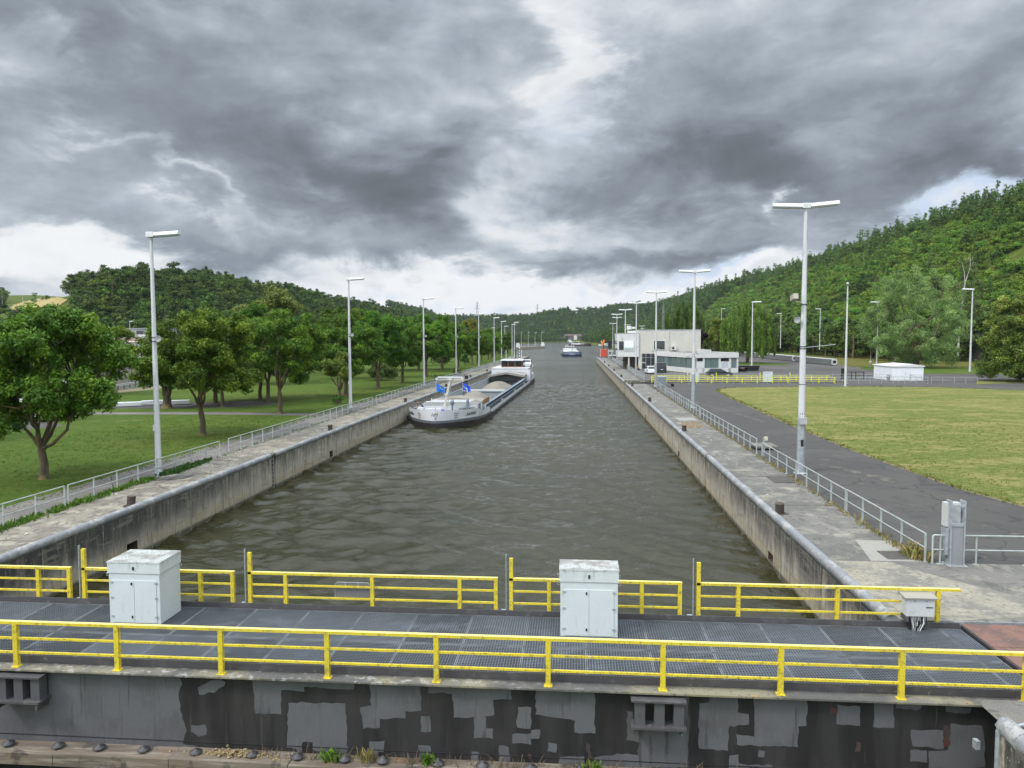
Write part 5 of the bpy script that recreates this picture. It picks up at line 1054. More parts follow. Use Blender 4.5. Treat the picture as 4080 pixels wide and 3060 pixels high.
# orange crane truck at the quay end, black signal board
t = thing('crane_truck', 'red loading truck with folded orange crane arm at the end of the right quay', 'truck', (10.0, 266.5, 0))
red_p = mat('red_body_paint', (.62, .07, .03), .45); org = mat('orange_crane_paint', (.85, .26, .03), .45)
b = MB(); b.box((-1.15, 0, .35), (1.05, 5.5, 2.9)); b.box((-1.2, -.02, .3), (-1.08, .02, 2.95), 1); b.build('body', [red_p, stucco], t, bevel=.05)
b = MB(); b.box((.22, -.03, .3), (.30, .0, 2.9)); b.build('door_gap', dark_steel, t)
b = MB(); b.beam((-.3, 1, 2.9), (-.1, 1, 4.4), .35, .4, 1); b.beam((-.75, 1, 4.2), (.1, 1, 6.3), .5, .55); b.beam((-.35, 1.2, 4.3), (.35, 1.2, 6.1), .3, .35); b.build('crane_arm', [org, dark_steel], t)
b = MB(); b.beam((-.9, 1.2, 5.2), (-.85, 1.2, 6.0), .3, .3); b.build('work_light', stucco, t)
for sx in (-1, 1):
    for y in (1., 4.4): b = MB(); b.tube((sx*.75, y, .48), (sx*1.05, y, .48), .48, n=16, smooth=False); b.build('wheel', black_m, t)
t = thing('signal_board', 'tall black signal board on a frame right of the orange crane arm', 'signal', (12.0, 264, 0))
b = MB(); b.box((-.62, 0, 3.2), (.68, .35, 5.8)); b.build('board', black_m, t); b = MB()
for x in (-.5, .6): b.box((x-.05, .1, 0), (x+.05, .2, 3.2))
b.build('post', stucco, t); b = MB(); b.box((-.5, .05, 2.2), (1.3, .15, 2.5)); b.build('crossbar', stucco, t)
t = thing('quay_barrier', 'white horizontal barrier beam between the red truck and the control cabin', 'barrier', (12.5, 250, 0)); b = MB(); b.box((-1.4, 0, .95), (1.6, .15, 1.3)); b.build('boom', stucco, t); b = MB(); b.box((1.1, -.05, 0), (1.4, .2, 1.5)); b.build('post', stucco, t)
b = MB(); b.box((-.6, .3, 0), (1.0, .9, .95)); b.build('counterweight', dark_steel, t)
# waste container
t = thing('waste_container', 'grey blue ribbed waste container at the third double lamp post', 'container', (12.05, 105.6, 0))
b = MB(); base = [(-.42, -.4, .2), (.42, -.4, .2), (.42, .4, .2), (-.42, .4, .2)]; top = [(-.6, -.55, 1.35), (.6, -.55, 1.35), (.6, .55, 1.35), (-.6, .55, 1.35)]; frust(b, base, top)
for k in (-.3, -.1, .1, .3): b.beam((k*.95, -.42, .25), (k*1.3, -.565, 1.3), .05, .04)
b.build('tub', mat('container_grey_blue', (.30, .35, .38), .5, .2, layers=[L_(3, .5, .7, (.22, .26, .28), .8)]), t)
b = MB(); b.prism([(-.6, 1.35), (.6, 1.35), (.62, 1.45), (.3, 1.52), (-.62, 1.5)], 'x', -.62, .62); b.build('lid', mat('container_lid', (.38, .42, .45), .5), t)
for sx in (-1, 1):
    for y in (-.35, .35): b = MB(); b.tube((sx*.4-.04, y, .1), (sx*.4+.04, y, .1), .1, n=10); b.build('wheel', black_m, t)
t = thing('hand_cart', 'small dark hand cart lying right of the grey blue waste container', 'cart', (13.3, 106.2, 0)); b = MB(); b.beam((-.5, 0, .7), (.4, 0, .2), .5, .06); b.build('tray', dark_steel, t); b = MB(); b.tube((.3, -.25, .22), (.3, -.18, .22), .22, n=12); b.tube((.3, .18, .22), (.3, .25, .22), .22, n=12); b.build('wheel', black_m, t)
t = thing('parked_moped', 'small yellow and brown moped leaning by the brick building entrance', 'moped', (13.2, 160, 0), R(20)); b = MB()
for y in (-.55, .6): b.tube((-.05, y, .28), (.05, y, .28), .28, n=14)
b.build('wheel', black_m, t); b = MB(); b.path([(0, -.5, .75), (0, -.1, .72), (0, .2, .4), (0, .55, .95)], [.13, .14, .1, .05], 8); b.build('frame', mat('moped_yellow', (.4, .26, .06), .5), t); b = MB(); b.tube((-.3, .55, 1.0), (.3, .55, 1.0), .03); b.build('handlebar', dark_steel, t)
# ---------------------------------------------------------------- campers, lying lamp parts and crash barrier on the island
def camper(label, loc, rz, L=6.2, H=2.8, cab=True):
    t = thing('camper_van', label, 'camper', loc, rz, 'white campers on the island')
    b = MB(); b.prism([(-L/2, .45), (L/2-1.3, .45), (L/2-1.3, H), (-L/2+.1, H), (-L/2, H-.25)], 'x', -1.08, 1.08); b.prism([(L/2-1.3, .4), (L/2, .45), (L/2-.05, 1.05), (L/2-.75, 1.25), (L/2-1.25, 2.1), (L/2-1.3, 2.1)], 'x', -1.0, 1.0); b.prism([(L/2-1.3, 2.1), (L/2-.7, 2.2), (L/2-1.0, H-.08), (L/2-1.3, H)], 'x', -1.06, 1.06); b.build('body', white_car, t, bevel=.05)
    for sx in (-1, 1):
        for y0, y1 in ((-L/2+.7, -L/2+1.6), (-.2, .7)): b = MB(); b.box((sx*1.09-.01, y0, 1.5), (sx*1.09+.01, y1, 2.1)); b.build('window', glass_dark, t)
        for y in (-L/2+1.3, L/2-.9): b = MB(); b.tube((sx*.8, y, .34), (sx*1.03, y, .34), .34, n=16, smooth=False); b.build('wheel', black_m, t)
    b = MB(); b.quad((-.85, L/2-.74, 1.3), (.85, L/2-.74, 1.3), (.8, L/2-1.22, 2.05), (-.8, L/2-1.22, 2.05)); b.xform(Matrix.Translation((0, .03, .02))); b.build('windscreen', glass_dark, t)
camper('white camper seen through the low branches of the nearest left tree', (-46.4, 59.8, 0), R(70)); camper('white camper behind the right branches of the nearest left tree', (-52.0, 73.6, 0), R(80)); camper('white camper cut by the left frame edge behind the tree', (-51.2, 55.8, 0), R(85))
t = thing('lying_lamp_pole', 'white pole segments lying on the dark asphalt strip on the island', 'pole', (-45.2, 73, 0)); a, c = Vector((-46.6, 72.0, .25)), Vector((-40.6, 75.3, .25))
for k, (u0, u1, s, z) in enumerate(((0, .34, .62, 0), (.33, .68, .5, .09), (.67, 1., .62, .02))): b = MB(); b.beam(a.lerp(c, u0)+Vector((0, 0, z)), a.lerp(c, u1)+Vector((0, 0, z)), s, .42); b.build('segment', white_paint, t, True, bevel=.05)
def barrier(label, p, q, n):
    t = thing('crash_barrier', label, 'crash barrier', (p[0], p[1], 0), 0, 'crash barriers by the river'); P_, Q_ = Vector((*p, .62)), Vector((*q, .62))
    b = MB(); b.beam(P_+Vector((0, 0, .1)), Q_+Vector((0, 0, .1)), .08, .10); b.beam(P_-Vector((0, 0, .06)), Q_-Vector((0, 0, .06)), .08, .10); b.beam(P_, Q_, .03, .2); b.build('beam', pole_paint, t, True)
    for i in range(n+1): c_ = P_.lerp(Q_, i/n); b = MB(); b.box((c_.x-.05, c_.y-.05, 0), (c_.x+.05, c_.y+.05, .6)); b.build('post', dark_steel, t, True)
barrier('grey crash barrier along the river, rising to the right behind the lamp post', (-61.8, 94.5), (-64.6, 108.5), 7); barrier('short lower crash barrier by the thin tree trunk at the river', (-60.2, 88.5), (-62.5, 93.6), 3)
# ---------------------------------------------------------------- houses across the river
ZP = lambda x, y: (x*700/2111, 1200+y*700/2111)
def span(F, x0, x1, y0, y1, Y): a, c = dp(*F(x0, y0), Y), dp(*F(x1, y1), Y); return a.x, c.x, c.z, a.z
grey_w = mat('grey_cladding', (.34, .35, .38), .6); beige_w = mat('beige_render', (.50, .44, .36), .8); white_w = mat('whitewash', (.68, .67, .64), .8, layers=[L_(.8, .5, .65, (.45, .42, .37), .7)], coord='pos'); tile = mat('brown_roof_tiles', (.17, .105, .08), .8, layers=[L_(1.2, .45, .65, (.22, .15, .11), .7)], coord='pos'); slate = mat('slate_roof', (.115, .115, .125), .7, layers=[L_(1, .45, .65, (.15, .15, .16), .7)], coord='pos')
t = thing('modern_house', 'flat roofed grey and beige modern house above the river below the wood', 'house', (-170, 296, 4))
x0, x1, z0, z1 = span(ZP, 1450, 1970, 332, 402, 296); b = MB(); b.box((x0, 296, z0), (x1, 306, z1)); b.box((x0-.3, 295.6, z1), (x1+.3, 306.3, z1+.25)); b.build('upper_storey', grey_w, t, True)
a0, a1, c0, c1 = span(ZP, 1362, 1635, 402, 475, 293); b = MB(); b.box((a0, 293, c0-4), (a1, 306, c1)); b.build('lower_storey', beige_w, t, True)
e0, e1, g0, g1 = span(ZP, 1632, 1900, 402, 470, 294); b = MB(); b.box((a1+.05, 294, g0-4), (e1, 306, g1-.05)); b.build('garden_wing', white_w, t, True)
for (p0, p1, q0, q1, Y) in ((1455, 1500, 355, 398, 295.9), (1635, 1725, 355, 396, 295.9), (1382, 1414, 430, 470, 292.9), (1590, 1625, 425, 445, 292.9), (1440, 1482, 428, 442, 292.9)):
    u0, u1, v0, v1 = span(ZP, p0, p1, q0, q1, Y); b = MB(); b.box((u0, Y, v0), (u1, Y+.2, v1)); b.build('window', glass_dark, t, True)
b = MB()
for k in range(9): xx = a0+k*(x0-a0)/8; b.box((xx-.04, 292.95, c1), (xx+.04, 293.05, c1+1))
b.box((a0, 292.95, c1+.95), (x0, 293.05, c1+1.05)); b.build('terrace_rail', dark_steel, t, True)
def gable(t, F, x0, x1, ye, yr, yb, Y, D, walls, roof, hip=False):
    xa, xb = dp(*F(x0, ye), Y).x, dp(*F(x1, ye), Y).x; ze, zr, zb = dp(*F(x0, ye), Y).z, dp(*F(x0, yr), Y+D/2).z, dp(*F(x0, yb), Y).z-3
    b = MB(); b.box((xa, Y, zb), (xb, Y+D, ze)); b.prism([(Y, ze), (Y+D, ze), (Y+D/2, zr-.15)], 'x', xa+.02, xb-.02); b.build('wall', walls, t, True)
    r_ = MB(); i = (xb-xa)*.22 if hip else 0
    r_.add([(xa-.4, Y-.5, ze-.2), (xb+.4, Y-.5, ze-.2), (xb+.4-i, Y+D/2, zr), (xa-.4+i, Y+D/2, zr), (xa-.4, Y+D+.5, ze-.2), (xb+.4, Y+D+.5, ze-.2)], [(0, 1, 2, 3), (4, 3, 2, 5)]+([(0, 3, 4), (1, 5, 2)] if hip else []))
    r_.build('roof', roof, t, True); return xa, xb, ze, zb+3
t = thing('old_house', 'white gabled house with brown tile roof below the modern house', 'house', (-160, 277, 1))
xa, xb, ze, zb = gable(t, ZP, 1500, 1700, 488, 445, 515, 277, 8, white_w, tile)
g = MB(); ga, gb, gz, gr = dp(*ZP(1395, 490), 276).x, dp(*ZP(1530, 490), 276).x, dp(*ZP(1395, 490), 276).z, dp(*ZP(1460, 447), 276).z
g.prism([(ga, ze-4), (gb, ze-4), (gb, gz), ((ga+gb)/2, gr), (ga, gz)], 'y', 275, 286); g.build('gable_wing', white_w, t, True)
g = MB(); mx_ = (ga+gb)/2; g.add([(ga-.4, 274.6, gz-.25), (mx_, 274.6, gr+.15), (mx_, 286, gr+.15), (ga-.4, 286, gz-.25), (gb+.4, 274.6, gz-.25), (gb+.4, 286, gz-.25)], [(0, 1, 2, 3), (1, 4, 5, 2)]); g.build('roof', tile, t, True)
c_ = MB(); c_.box((gb+4, 280, gr-1), (gb+5, 281, gr+1)); c_.build('chimney', white_w, t, True)
t = thing('riverside_house', 'low white house with dark slate hipped roof at the river edge', 'house', (-155, 262, 0))
gable(t, ZP, 1405, 1680, 572, 515, 655, 262, 9, white_w, slate, True)
b = MB(); u0, u1, v0, v1 = span(ZP, 1405, 1498, 575, 655, 261.7); b.box((u0, 261.7, v0-2), (u1, 261.95, v1)); b.build('brick_bay', mat('tan_brick', (.36, .27, .18), .85), t, True)
t = thing('white_cottage', 'white cottage glimpsed between leaves of the nearest left tree', 'house', (-190, 270, 0)); gable(t, ZP, 720, 830, 590, 545, 650, 270, 9, white_w, slate)
b = MB(); rg = random.Random(5)
for i in range(70): p = dp(*ZP(rg.uniform(1500, 1700), rg.uniform(655, 720)), 256); b.obox(p, (rg.uniform(.6, 2), rg.uniform(.6, 2), rg.uniform(.4, 1.2)), Matrix.Rotation(rg.random(), 3, Vector((rg.random(), rg.random(), 1))))
tag(b.build('rubble', mat('pale_bank_stones', (.42, .38, .31), .9)), 'pale stones banked below the riverside house', kind='stuff')
for px, y0, y1, Y, lb in ((1558, 240, 445, 284, 'lamp post in front of the modern house'),):
    p, q_ = dp(*ZP(px, y0), Y), dp(*ZP(px, y1), Y); c = dup(L1, (p.x, Y, p.z-12.2), lb)
ZA = lambda x, y: (x*1100/2212, 900+y*1100/2212)
for px, y0, lb in ((1968, 782, 'lamp post top rising between the two left trees before the wood'),): p = dp(*ZA(px, y0), 240); dup(L1, (p.x, 240, p.z-12.2), lb)
for px, y0, y1, lb in ((15, 565, 630, 'white road lamp at the left frame edge on the far hill'), (180, 537, 608, 'white road lamp left on the wheat field edge'), (328, 520, 580, 'white road lamp standing in the wheat field')):
    Y = 560; p, q_ = dp(*ZA(px, y0), Y), dp(*ZA(px, y1), Y); c = dup(L1, (p.x, Y, q_.z-1), lb); s = (p.z-q_.z+1)/12.25; c.scale = (s, s, s)
# ---------------------------------------------------------------- far jetty, far buildings, pylons
t = thing('jetty', 'far concrete guide jetty carrying four lamp posts', 'jetty', (-36, 610, 0)); b = MB()
pts = [(-44, 556), (-27.6, 664), (-31, 667), (-50, 640), (-60, 560)]; b.prism(pts, 'z', -5, -.05); b.build('deck', wall_c, t, True)
for x, y in ((-28.8, 655), (-44.5, 575)): b = MB(); b.box((x-1.5, y, -.05), (x+1.5, y+2.5, 2.2)); b.box((x-1.1, y, 2.2), (x+1.1, y+2.3, 3.3)); b.build('hut', white_paint, t, True)
ZD_ = lambda x, y: (1900+x*600/2212, 1150+y*600/2212)
t = thing('riverside_mill', 'distant long building with dark red roof and white gable at the river bend', 'building', (0, 1700, 4)); Y = 1690
x0, x1, z0, z1 = span(ZD_, 1290, 1575, 695, 745, Y); zr = dp(*ZD_(1400, 668), Y).z
b = MB(); b.box((x0, Y, z0-6), (x1, Y+20, z1)); b.build('wall', mat('mill_brick', (.16, .12, .11), .9), t, True)
b = MB(); b.prism([(Y-1, z1-.5), (Y+21, z1-.5), (Y+10, zr)], 'x', x0-1, x1+1); b.build('roof', mat('mill_roof', (.085, .06, .058), .8), t, True)
a0, a1, c0, c1 = span(ZD_, 1425, 1472, 700, 725, Y-3); zt2 = dp(*ZD_(1450, 680), Y-3).z; b = MB(); b.prism([(a0, c0-4), (a1, c0-4), (a1, c1), ((a0+a1)/2, zt2), (a0, c1)], 'y', Y-3, Y+8); b.build('white_gable', white_w, t, True)
t = thing('pale_shed', 'distant low pale shed left of the dark red roof', 'building', (-30, 1695, 3)); x0, x1, z0, z1 = span(ZD_, 1150, 1300, 718, 745, 1680); b = MB(); b.box((x0, 1680, z0-3), (x1, 1695, z1)); b.build('wall', beige_w, t, True); b = MB(); b.box((x0-1, 1679, z1), (x1+1, 1696, z1+1)); b.build('roof', mat('shed_roof', (.42, .42, .40), .7), t, True)
def pylon(label, px, ytop, ybase, Y):
    p, q_ = dp(*ZD_(px, ytop), Y), dp(*ZD_(px, ybase), Y); t = thing('power_pylon', label, 'pylon', (p.x, Y, q_.z), 0, 'power pylons'); H = p.z-q_.z+14; z0 = -14
    s = MB(); w0, w1 = H*.075, H*.012
    for sx in (-1, 1):
        for sy in (-1, 1): s.tube((sx*w0, sy*w0, z0), (sx*w1, sy*w1, H+z0), .35, .2, n=5)
    for k in range(8):
        u0, u1 = k/8, (k+1)/8; a, c = w0+(w1-w0)*u0, w0+(w1-w0)*u1
        for sy in (-1, 1): s.tube((-a, sy*a, z0+H*u0), (c, sy*c, z0+H*u1), .16, n=4); s.tube((a, sy*a, z0+H*u0), (-c, sy*c, z0+H*u1), .16, n=4)
    s.build('lattice_mast', mat('pylon_steel', (.22, .24, .26), .6), t)
    for u, w in ((.62, .16), (.76, .13), (.9, .1)): s = MB(); s.tube((-w*H, 0, z0+H*u), (w*H, 0, z0+H*u), .3, n=5); s.tube((-w*H, 0, z0+H*u), (0, 0, z0+H*(u+.05)), .2, n=4); s.tube((w*H, 0, z0+H*u), (0, 0, z0+H*(u+.05)), .2, n=4); s.build('cross_arm', MATS['pylon_steel'], t)
for a in (('tall power pylon behind the left end of the far ridge', 5, 188, 395, 2150), ('power pylon beside the tall tree clump on the far ridge', 888, 225, 340, 2300), ('power pylon above the pale field on the far ridge', 1236, 296, 375, 2500), ('small power pylon at the right end of the pale far field', 1441, 316, 360, 2700), ('smallest power pylon on the ridge left of the double lamp posts', 1685, 280, 312, 2800)): pylon(*a)
# ---------------------------------------------------------------- barges
hull_white = mat('hull_white', (.66, .67, .69), .4, layers=[L_(.7, .55, .75, (.60, .61, .62), .6)], coord='obj')
hull_grey = mat('hull_blue_grey', (.115, .13, .15), .5, layers=[L_(.6, .5, .7, (.09, .10, .115), .7)])
hull_black = mat('hull_black', (.022, .020, .020), .5, layers=[L_(1.2, .5, .7, (.05, .04, .035), .8)])
deck_grey = mat('deck_grey', (.20, .195, .187), .8, layers=[L_(.8, .45, .65, (.18, .17, .155), .8)])
hold_grey = mat('hold_wall', (.36, .38, .395), .6, layers=[L_(.5, .5, .7, (.28, .30, .31), .7), L_(3, .55, .7, (.38, .36, .33), .5)])
steel_blue = mat('coaming_blue_grey', (.215, .255, .295), .5, layers=[L_(1., .5, .7, (.16, .185, .21), .6)])
beige_h = mat('hatch_beige', (.265, .235, .195), .6, layers=[L_(.8, .5, .7, (.21, .19, .16), .6)])
gravel_m = mat('gravel_load', (.235, .205, .165), .95, layers=[L_(14, .42, .6, (.18, .16, .13), .8), L_(40, .5, .65, (.33, .30, .255), .7), L_(1, .4, .6, (.25, .225, .19), .6)], coord='pos', bump=(22, .9, 4))
wood_m = mat('wheelhouse_wood', (.16, .085, .045), .5)
flag_b = mat('flag_blue', (.01, .17, .62), .6); flag_d = mat('flag_royal_blue', (.015, .09, .62), .6); ink = mat('dark_lettering', (.03, .035, .045), .5)
def lerp_tab(y, tab): return lin(y, tab)
def hull(t, L, W, top, stern_top, bands, stern_y, name='hull', deckz=.85, lv=(.56, .80)):
    """W: half-width table by y; top: bulwark height table; bands: [(z, factor_table)] below"""
    ys = sorted(set([w[0] for w in W]+[a[0] for a in top]+[stern_y, L]))
    b = MB(); N_ = len(ys)
    rows = []
    for y in ys:
        w = lerp_tab(y, W); zt = lerp_tab(y, top); fl = 1-.10*max(0, 1-y/8)
        rows.append([(w*(fl-.06*max(0, 1-y/8)), -1.2), (w*fl, lv[0]), (w*fl+.002, min(lv[1], zt-.1)), (w, zt)])
    for sx in (-1, 1):
        for i in range(N_-1):
            for k in range(3):
                (wa, za), (wb, zb) = rows[i][k], rows[i][k+1]; (wc, zc), (wd, zd) = rows[i+1][k], rows[i+1][k+1]
                mid = (ys[i]+ys[i+1])/2
                mi = k if (mid < 11 or mid > stern_y) else (0 if k == 0 else 3)
                b.add([(sx*wa, ys[i], za), (sx*wb, ys[i], zb), (sx*wd, ys[i+1], zd), (sx*wc, ys[i+1], zc)], [(0, 1, 2, 3)], mi, False)
            (wb, zb), (wd, zd) = rows[i][3], rows[i+1][3]
            b.quad((sx*wb, ys[i], zb), (sx*wd, ys[i+1], zd), (sx*max(0, wd-.14), ys[i+1], zd), (sx*max(0, wb-.14), ys[i], zb), 1)
            b.quad((sx*max(0, wb-.14), ys[i], zb), (sx*max(0, wd-.14), ys[i+1], zd), (sx*max(0, wd-.14), ys[i+1], deckz), (sx*max(0, wb-.14), ys[i], deckz), 2)
    for k in range(3): b.quad((-rows[0][k][0], 0, rows[0][k][1]), (rows[0][k][0], 0, rows[0][k][1]), (rows[0][k+1][0], 0, rows[0][k+1][1]), (-rows[0][k+1][0], 0, rows[0][k+1][1]), k)
    b.poly([(-w, L, z) for w, z in rows[-1]]+[(w, L, z) for w, z in rows[-1][::-1]], 2)
    return b.build(name, bands, t)
def deckplate(t, W, y0, y1, z, m, name='deck', inset=.1):
    ys = [y0]+[w[0] for w in W if y0 < w[0] < y1]+[y1]; b = MB()
    b.poly([(max(.01, lerp_tab(y, W)-inset), y, z) for y in ys]+[(-max(.01, lerp_tab(y, W)-inset), y, z) for y in ys[::-1]]); return b.build(name, m, t)
WT = [(0, .05), (.15, .5), (.45, 1.0), (1.1, 1.75), (2.0, 2.5), (3.1, 3.15), (4.6, 3.68), (6.5, 3.95), (9, 4.02), (78, 4.02), (83, 3.9), (86, 3.4), (88, 2.6)]
def roof_stack(t, y0, y1, hw, z, rise, n, m, name='hatch_cover', gap=.12):
    for k in range(n):
        zz_ = z+k*gap; a = y0+k*.25; b = MB(); b.prism([(-hw, zz_), (-hw, zz_+.10), (0, zz_+.10+rise), (hw, zz_+.10), (hw, zz_), (0, zz_+rise)], 'y', a, y1-.1*k); b.build(name, m, t)
def text(t, body, size, loc, rot, m, shear=.25, name='lettering', ext=.006):
    cu_ = bpy.data.curves.new(name, 'FONT'); cu_.body = body; cu_.size = size; cu_.shear = shear; cu_.space_character = 1.35 if len(body) > 1 else 1; cu_.extrude = ext; cu_.align_x = 'CENTER'; cu_.align_y = 'CENTER'; cu_.materials.append(m)
    tmp = bpy.data.objects.new('tmp', cu_); me = bpy.data.meshes.new_from_object(tmp); bpy.data.objects.remove(tmp); o = bpy.data.objects.new(name, me); COL.objects.link(o); o.parent = t; o.location = loc; o.rotation_euler = rot; return o
B1 = thing('cargo_barge', 'long white and grey barge with gravel in its open hold against the left lock wall', 'barge', (-13.55, 71.0, WZ), R(-.85))
hull(B1, 88, WT, [(0, 1.78), (4.4, 1.72), (5.4, 1.28), (9.3, 1.42), (10.4, 1.2), (11.6, .54), (68, .54), (70.5, .8), (73, 1.1), (78, 1.55), (88, 1.7)], 1.6, [hull_black, hull_grey, hull_white, deck_grey], 72)
deckplate(B1, WT, .3, 12, .9, deck_grey, 'fore_deck'); deckplate(B1, WT, 66, 87.8, .9, deck_grey, 'aft_deck')
b = MB()                                  # side decks and coaming
for s in (-1, 1):
    b.box((min(s*3.30, s*4.0), 10.5, .38), (max(s*3.30, s*4.0), 70, .53))
b.build('side_deck', mat('side_deck_sand', (.21, .20, .18), .8, layers=[L_(.9, .45, .65, (.15, .14, .125), .8)]), B1)
for s in (-1, 1):
    b = MB(); b.box((min(s*3.22, s*3.34), 10.6, .5), (max(s*3.22, s*3.34), 67, 1.48), 0); b.box((min(s*3.20, s*3.55), 10.6, 1.42), (max(s*3.20, s*3.55), 67, 1.50), 0); b.box((min(s*3.2, s*3.46), 10.6, .95), (max(s*3.2, s*3.46), 67, 1.0), 0)
    for i in range(34): y = 11.3+i*1.66; b.prism([(s*3.34, .53), (s*3.54, 1.42), (s*3.34, 1.42)], 'y', y, y+.5, 1)
    for i in range(66): y = 17.6+i*.75; b.box((min(s*3.18, s*3.24), y, 1.50), (max(s*3.18, s*3.24), y+.38, 1.58), 0)
    b.build('coaming', [steel_blue, mat('coaming_bracket_dark', (.06, .09, .13), .5)], B1)
    b = MB(); b.path([(s*3.45, 11.2, .6), (s*3.6, 9.9, .95), (s*3.5, 10.1, 1.25), (s*3.42, 11.2, 1.46)], .10, 8); b.path([(s*3.62, 11.5, 1.15), (s*3.62, 67, 1.15)], .03, 6); b.build('coaming_end', steel_blue, B1)
b = MB()                                  # hold
b.quad((-3.22, 17, -1.2), (3.22, 17, -1.2), (3.22, 67, -1.2), (-3.22, 67, -1.2))
for s in (-1, 1): b.quad((s*3.21, 10.6, -1.2), (s*3.21, 67, -1.2), (s*3.21, 67, 1.46), (s*3.21, 10.6, 1.46))
b.quad((-3.2, 10.6, -1.2), (3.2, 10.6, -1.2), (3.2, 10.6, 1.46), (-3.2, 10.6, 1.46)); b.quad((-3.2, 66.9, -1.2), (3.2, 66.9, -1.2), (3.2, 66.9, 1.75), (-3.2, 66.9, 1.75)); b.build('hold', hold_grey, B1)
b = MB(); b.box((-3.2, 35.6, -1.2), (3.2, 35.75, 1.05)); b.tube((-3.2, 35.7, 1.2), (3.2, 35.7, 1.2), .24, n=12)
for i in range(13): x = -3+i*.5; b.box((x-.03, 35.5, -1.2), (x+.03, 35.6, 1.0))
b.build('bulkhead', hold_grey, B1)
def mound(cy, ry, h, seed):
    n, m_ = 44, 60; b = MB(); v = []
    for j in range(m_+1):
        for i in range(n+1):
            x = -3.2+6.4*i/n; y = cy-ry+2*ry*j/m_
            z = 0.
            for k in range(3):
                c_ = cy-ry*.42+k*ry*.42; z += math.exp(-((x-.5*math.sin(k*2+seed))/2.5)**2-((y-c_)/(ry*.36))**2)*(.8+.2*math.sin(k*1.7+seed))
            e_ = max(0., 1-(abs(y-cy)/ry)**4)
            z = min(z, 1.25)/1.25*h*e_-.35+.05*wob(x*3, y*3, 1.3)
            v.append((x, y, z))
    b.add(v, [(j*(n+1)+i, j*(n+1)+i+1, (j+1)*(n+1)+i+1, (j+1)*(n+1)+i) for j in range(m_) for i in range(n)], 0, True); return b.build('gravel_heap', gravel_m, B1)
mound(25.6, 10.0, 2.25, 1); mound(51, 14.5, 2.4, 2.3)
roof_stack(B1, 10.8, 15.0, 3.05, 1.5, .42, 3, beige_h, gap=.09); roof_stack(B1, 63.5, 70.2, 3.38, 1.72, .6, 3, mat('hatch_grey', (.27, .26, .24), .6, layers=[L_(.8, .5, .7, (.33, .31, .28), .6)]))
b = MB(); b.prism([(-3.36, 1.84), (3.36, 1.84), (0, 2.36)], 'y', 64.5, 70, 0); b.build('hatch_shade', dark_steel, B1)
b = MB(); rg = random.Random(1)           # hatch brackets on the starboard eave
for k in range(5): b.box((3.15, 11+k*.95, 1.5), (3.36, 11.08+k*.95, 2.0)); b.box((3.2, 11+k*.95, 1.75), (3.34, 11.7+k*.95, 1.8))
b.build('hatch_bracket', wood_m, B1)
b = MB()                                  # fore cabin: bulkhead wall, side part with recess, sloping roof
fc = [(-2.9, 5.6), (1.0, 5.6), (3.0, 7.6), (3.1, 10.3), (-3.1, 10.3)]
b.prism([(x, y) for x, y in fc], 'z', .9, 1.78, 0); b.add([(-2.9, 5.6, 1.785), (1.0, 5.6, 1.785), (3.0, 7.6, 1.785), (3.1, 10.3, 1.85), (-3.1, 10.3, 1.85)], [(0, 1, 2, 3, 4)], 1)
fcab = b.build('fore_cabin', [hull_white, mat('cabin_roof', (.20, .20, .195), .6)], B1)
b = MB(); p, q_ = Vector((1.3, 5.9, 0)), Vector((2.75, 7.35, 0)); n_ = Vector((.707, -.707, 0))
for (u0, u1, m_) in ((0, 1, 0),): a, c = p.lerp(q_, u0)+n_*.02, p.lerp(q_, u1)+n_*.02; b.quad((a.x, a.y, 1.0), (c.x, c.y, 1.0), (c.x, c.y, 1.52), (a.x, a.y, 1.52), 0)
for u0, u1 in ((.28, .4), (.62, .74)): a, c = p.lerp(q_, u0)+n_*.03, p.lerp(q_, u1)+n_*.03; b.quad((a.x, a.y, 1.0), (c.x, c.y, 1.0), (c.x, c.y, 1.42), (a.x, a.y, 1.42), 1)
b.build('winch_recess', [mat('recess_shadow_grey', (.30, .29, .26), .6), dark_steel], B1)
b = MB(); b.quad((3.06, 8.3, 1.0), (3.10, 9.3, 1.0), (3.10, 9.3, 1.75), (3.06, 8.3, 1.75)); b.xform(Matrix.Translation((.02, 0, 0))); b.build('door', glass_dark, fcab)
for x, y, m_, r_ in ((.75, 5.2, 'ventilator_blue', .13), (2.2, 6.1, 'ventilator_blue', .08)):
    b = MB(); b.tube((x, y, .9), (x, y, 1.95), r_*.75); b.lathe([(r_*.75, 0), (r_*1.5, .12), (r_*1.75, .32), (r_*1.3, .5), (.02, .56)], (x, y, 1.9), 12); b.build('ventilator', mat(m_, (.17, .22, .27), .5), B1)
b = MB(); b.box((2.05, 6.0, 1.55), (2.4, 6.25, 1.95)); b.box((2.15, 6.05, 1.95), (2.2, 6.12, 2.6)); b.box((2.3, 6.05, 1.95), (2.35, 6.12, 2.6)); b.build('lamp_bracket', mat('ventilator_blue', (.1, .1, .1)), B1)
b = MB(); b.tube((-1.9, 7.2, 2.2), (2.6, 7.9, 2.17), .07); b.tube((-2.4, 7.0, 2.06), (2.3, 7.8, 2.06), .06)
for x in (-1.9, 2.0): b.tube((x, 7.4, 1.9), (x, 7.4, 2.45), .035)
b.build('boat_hook_rail', white_paint, B1)
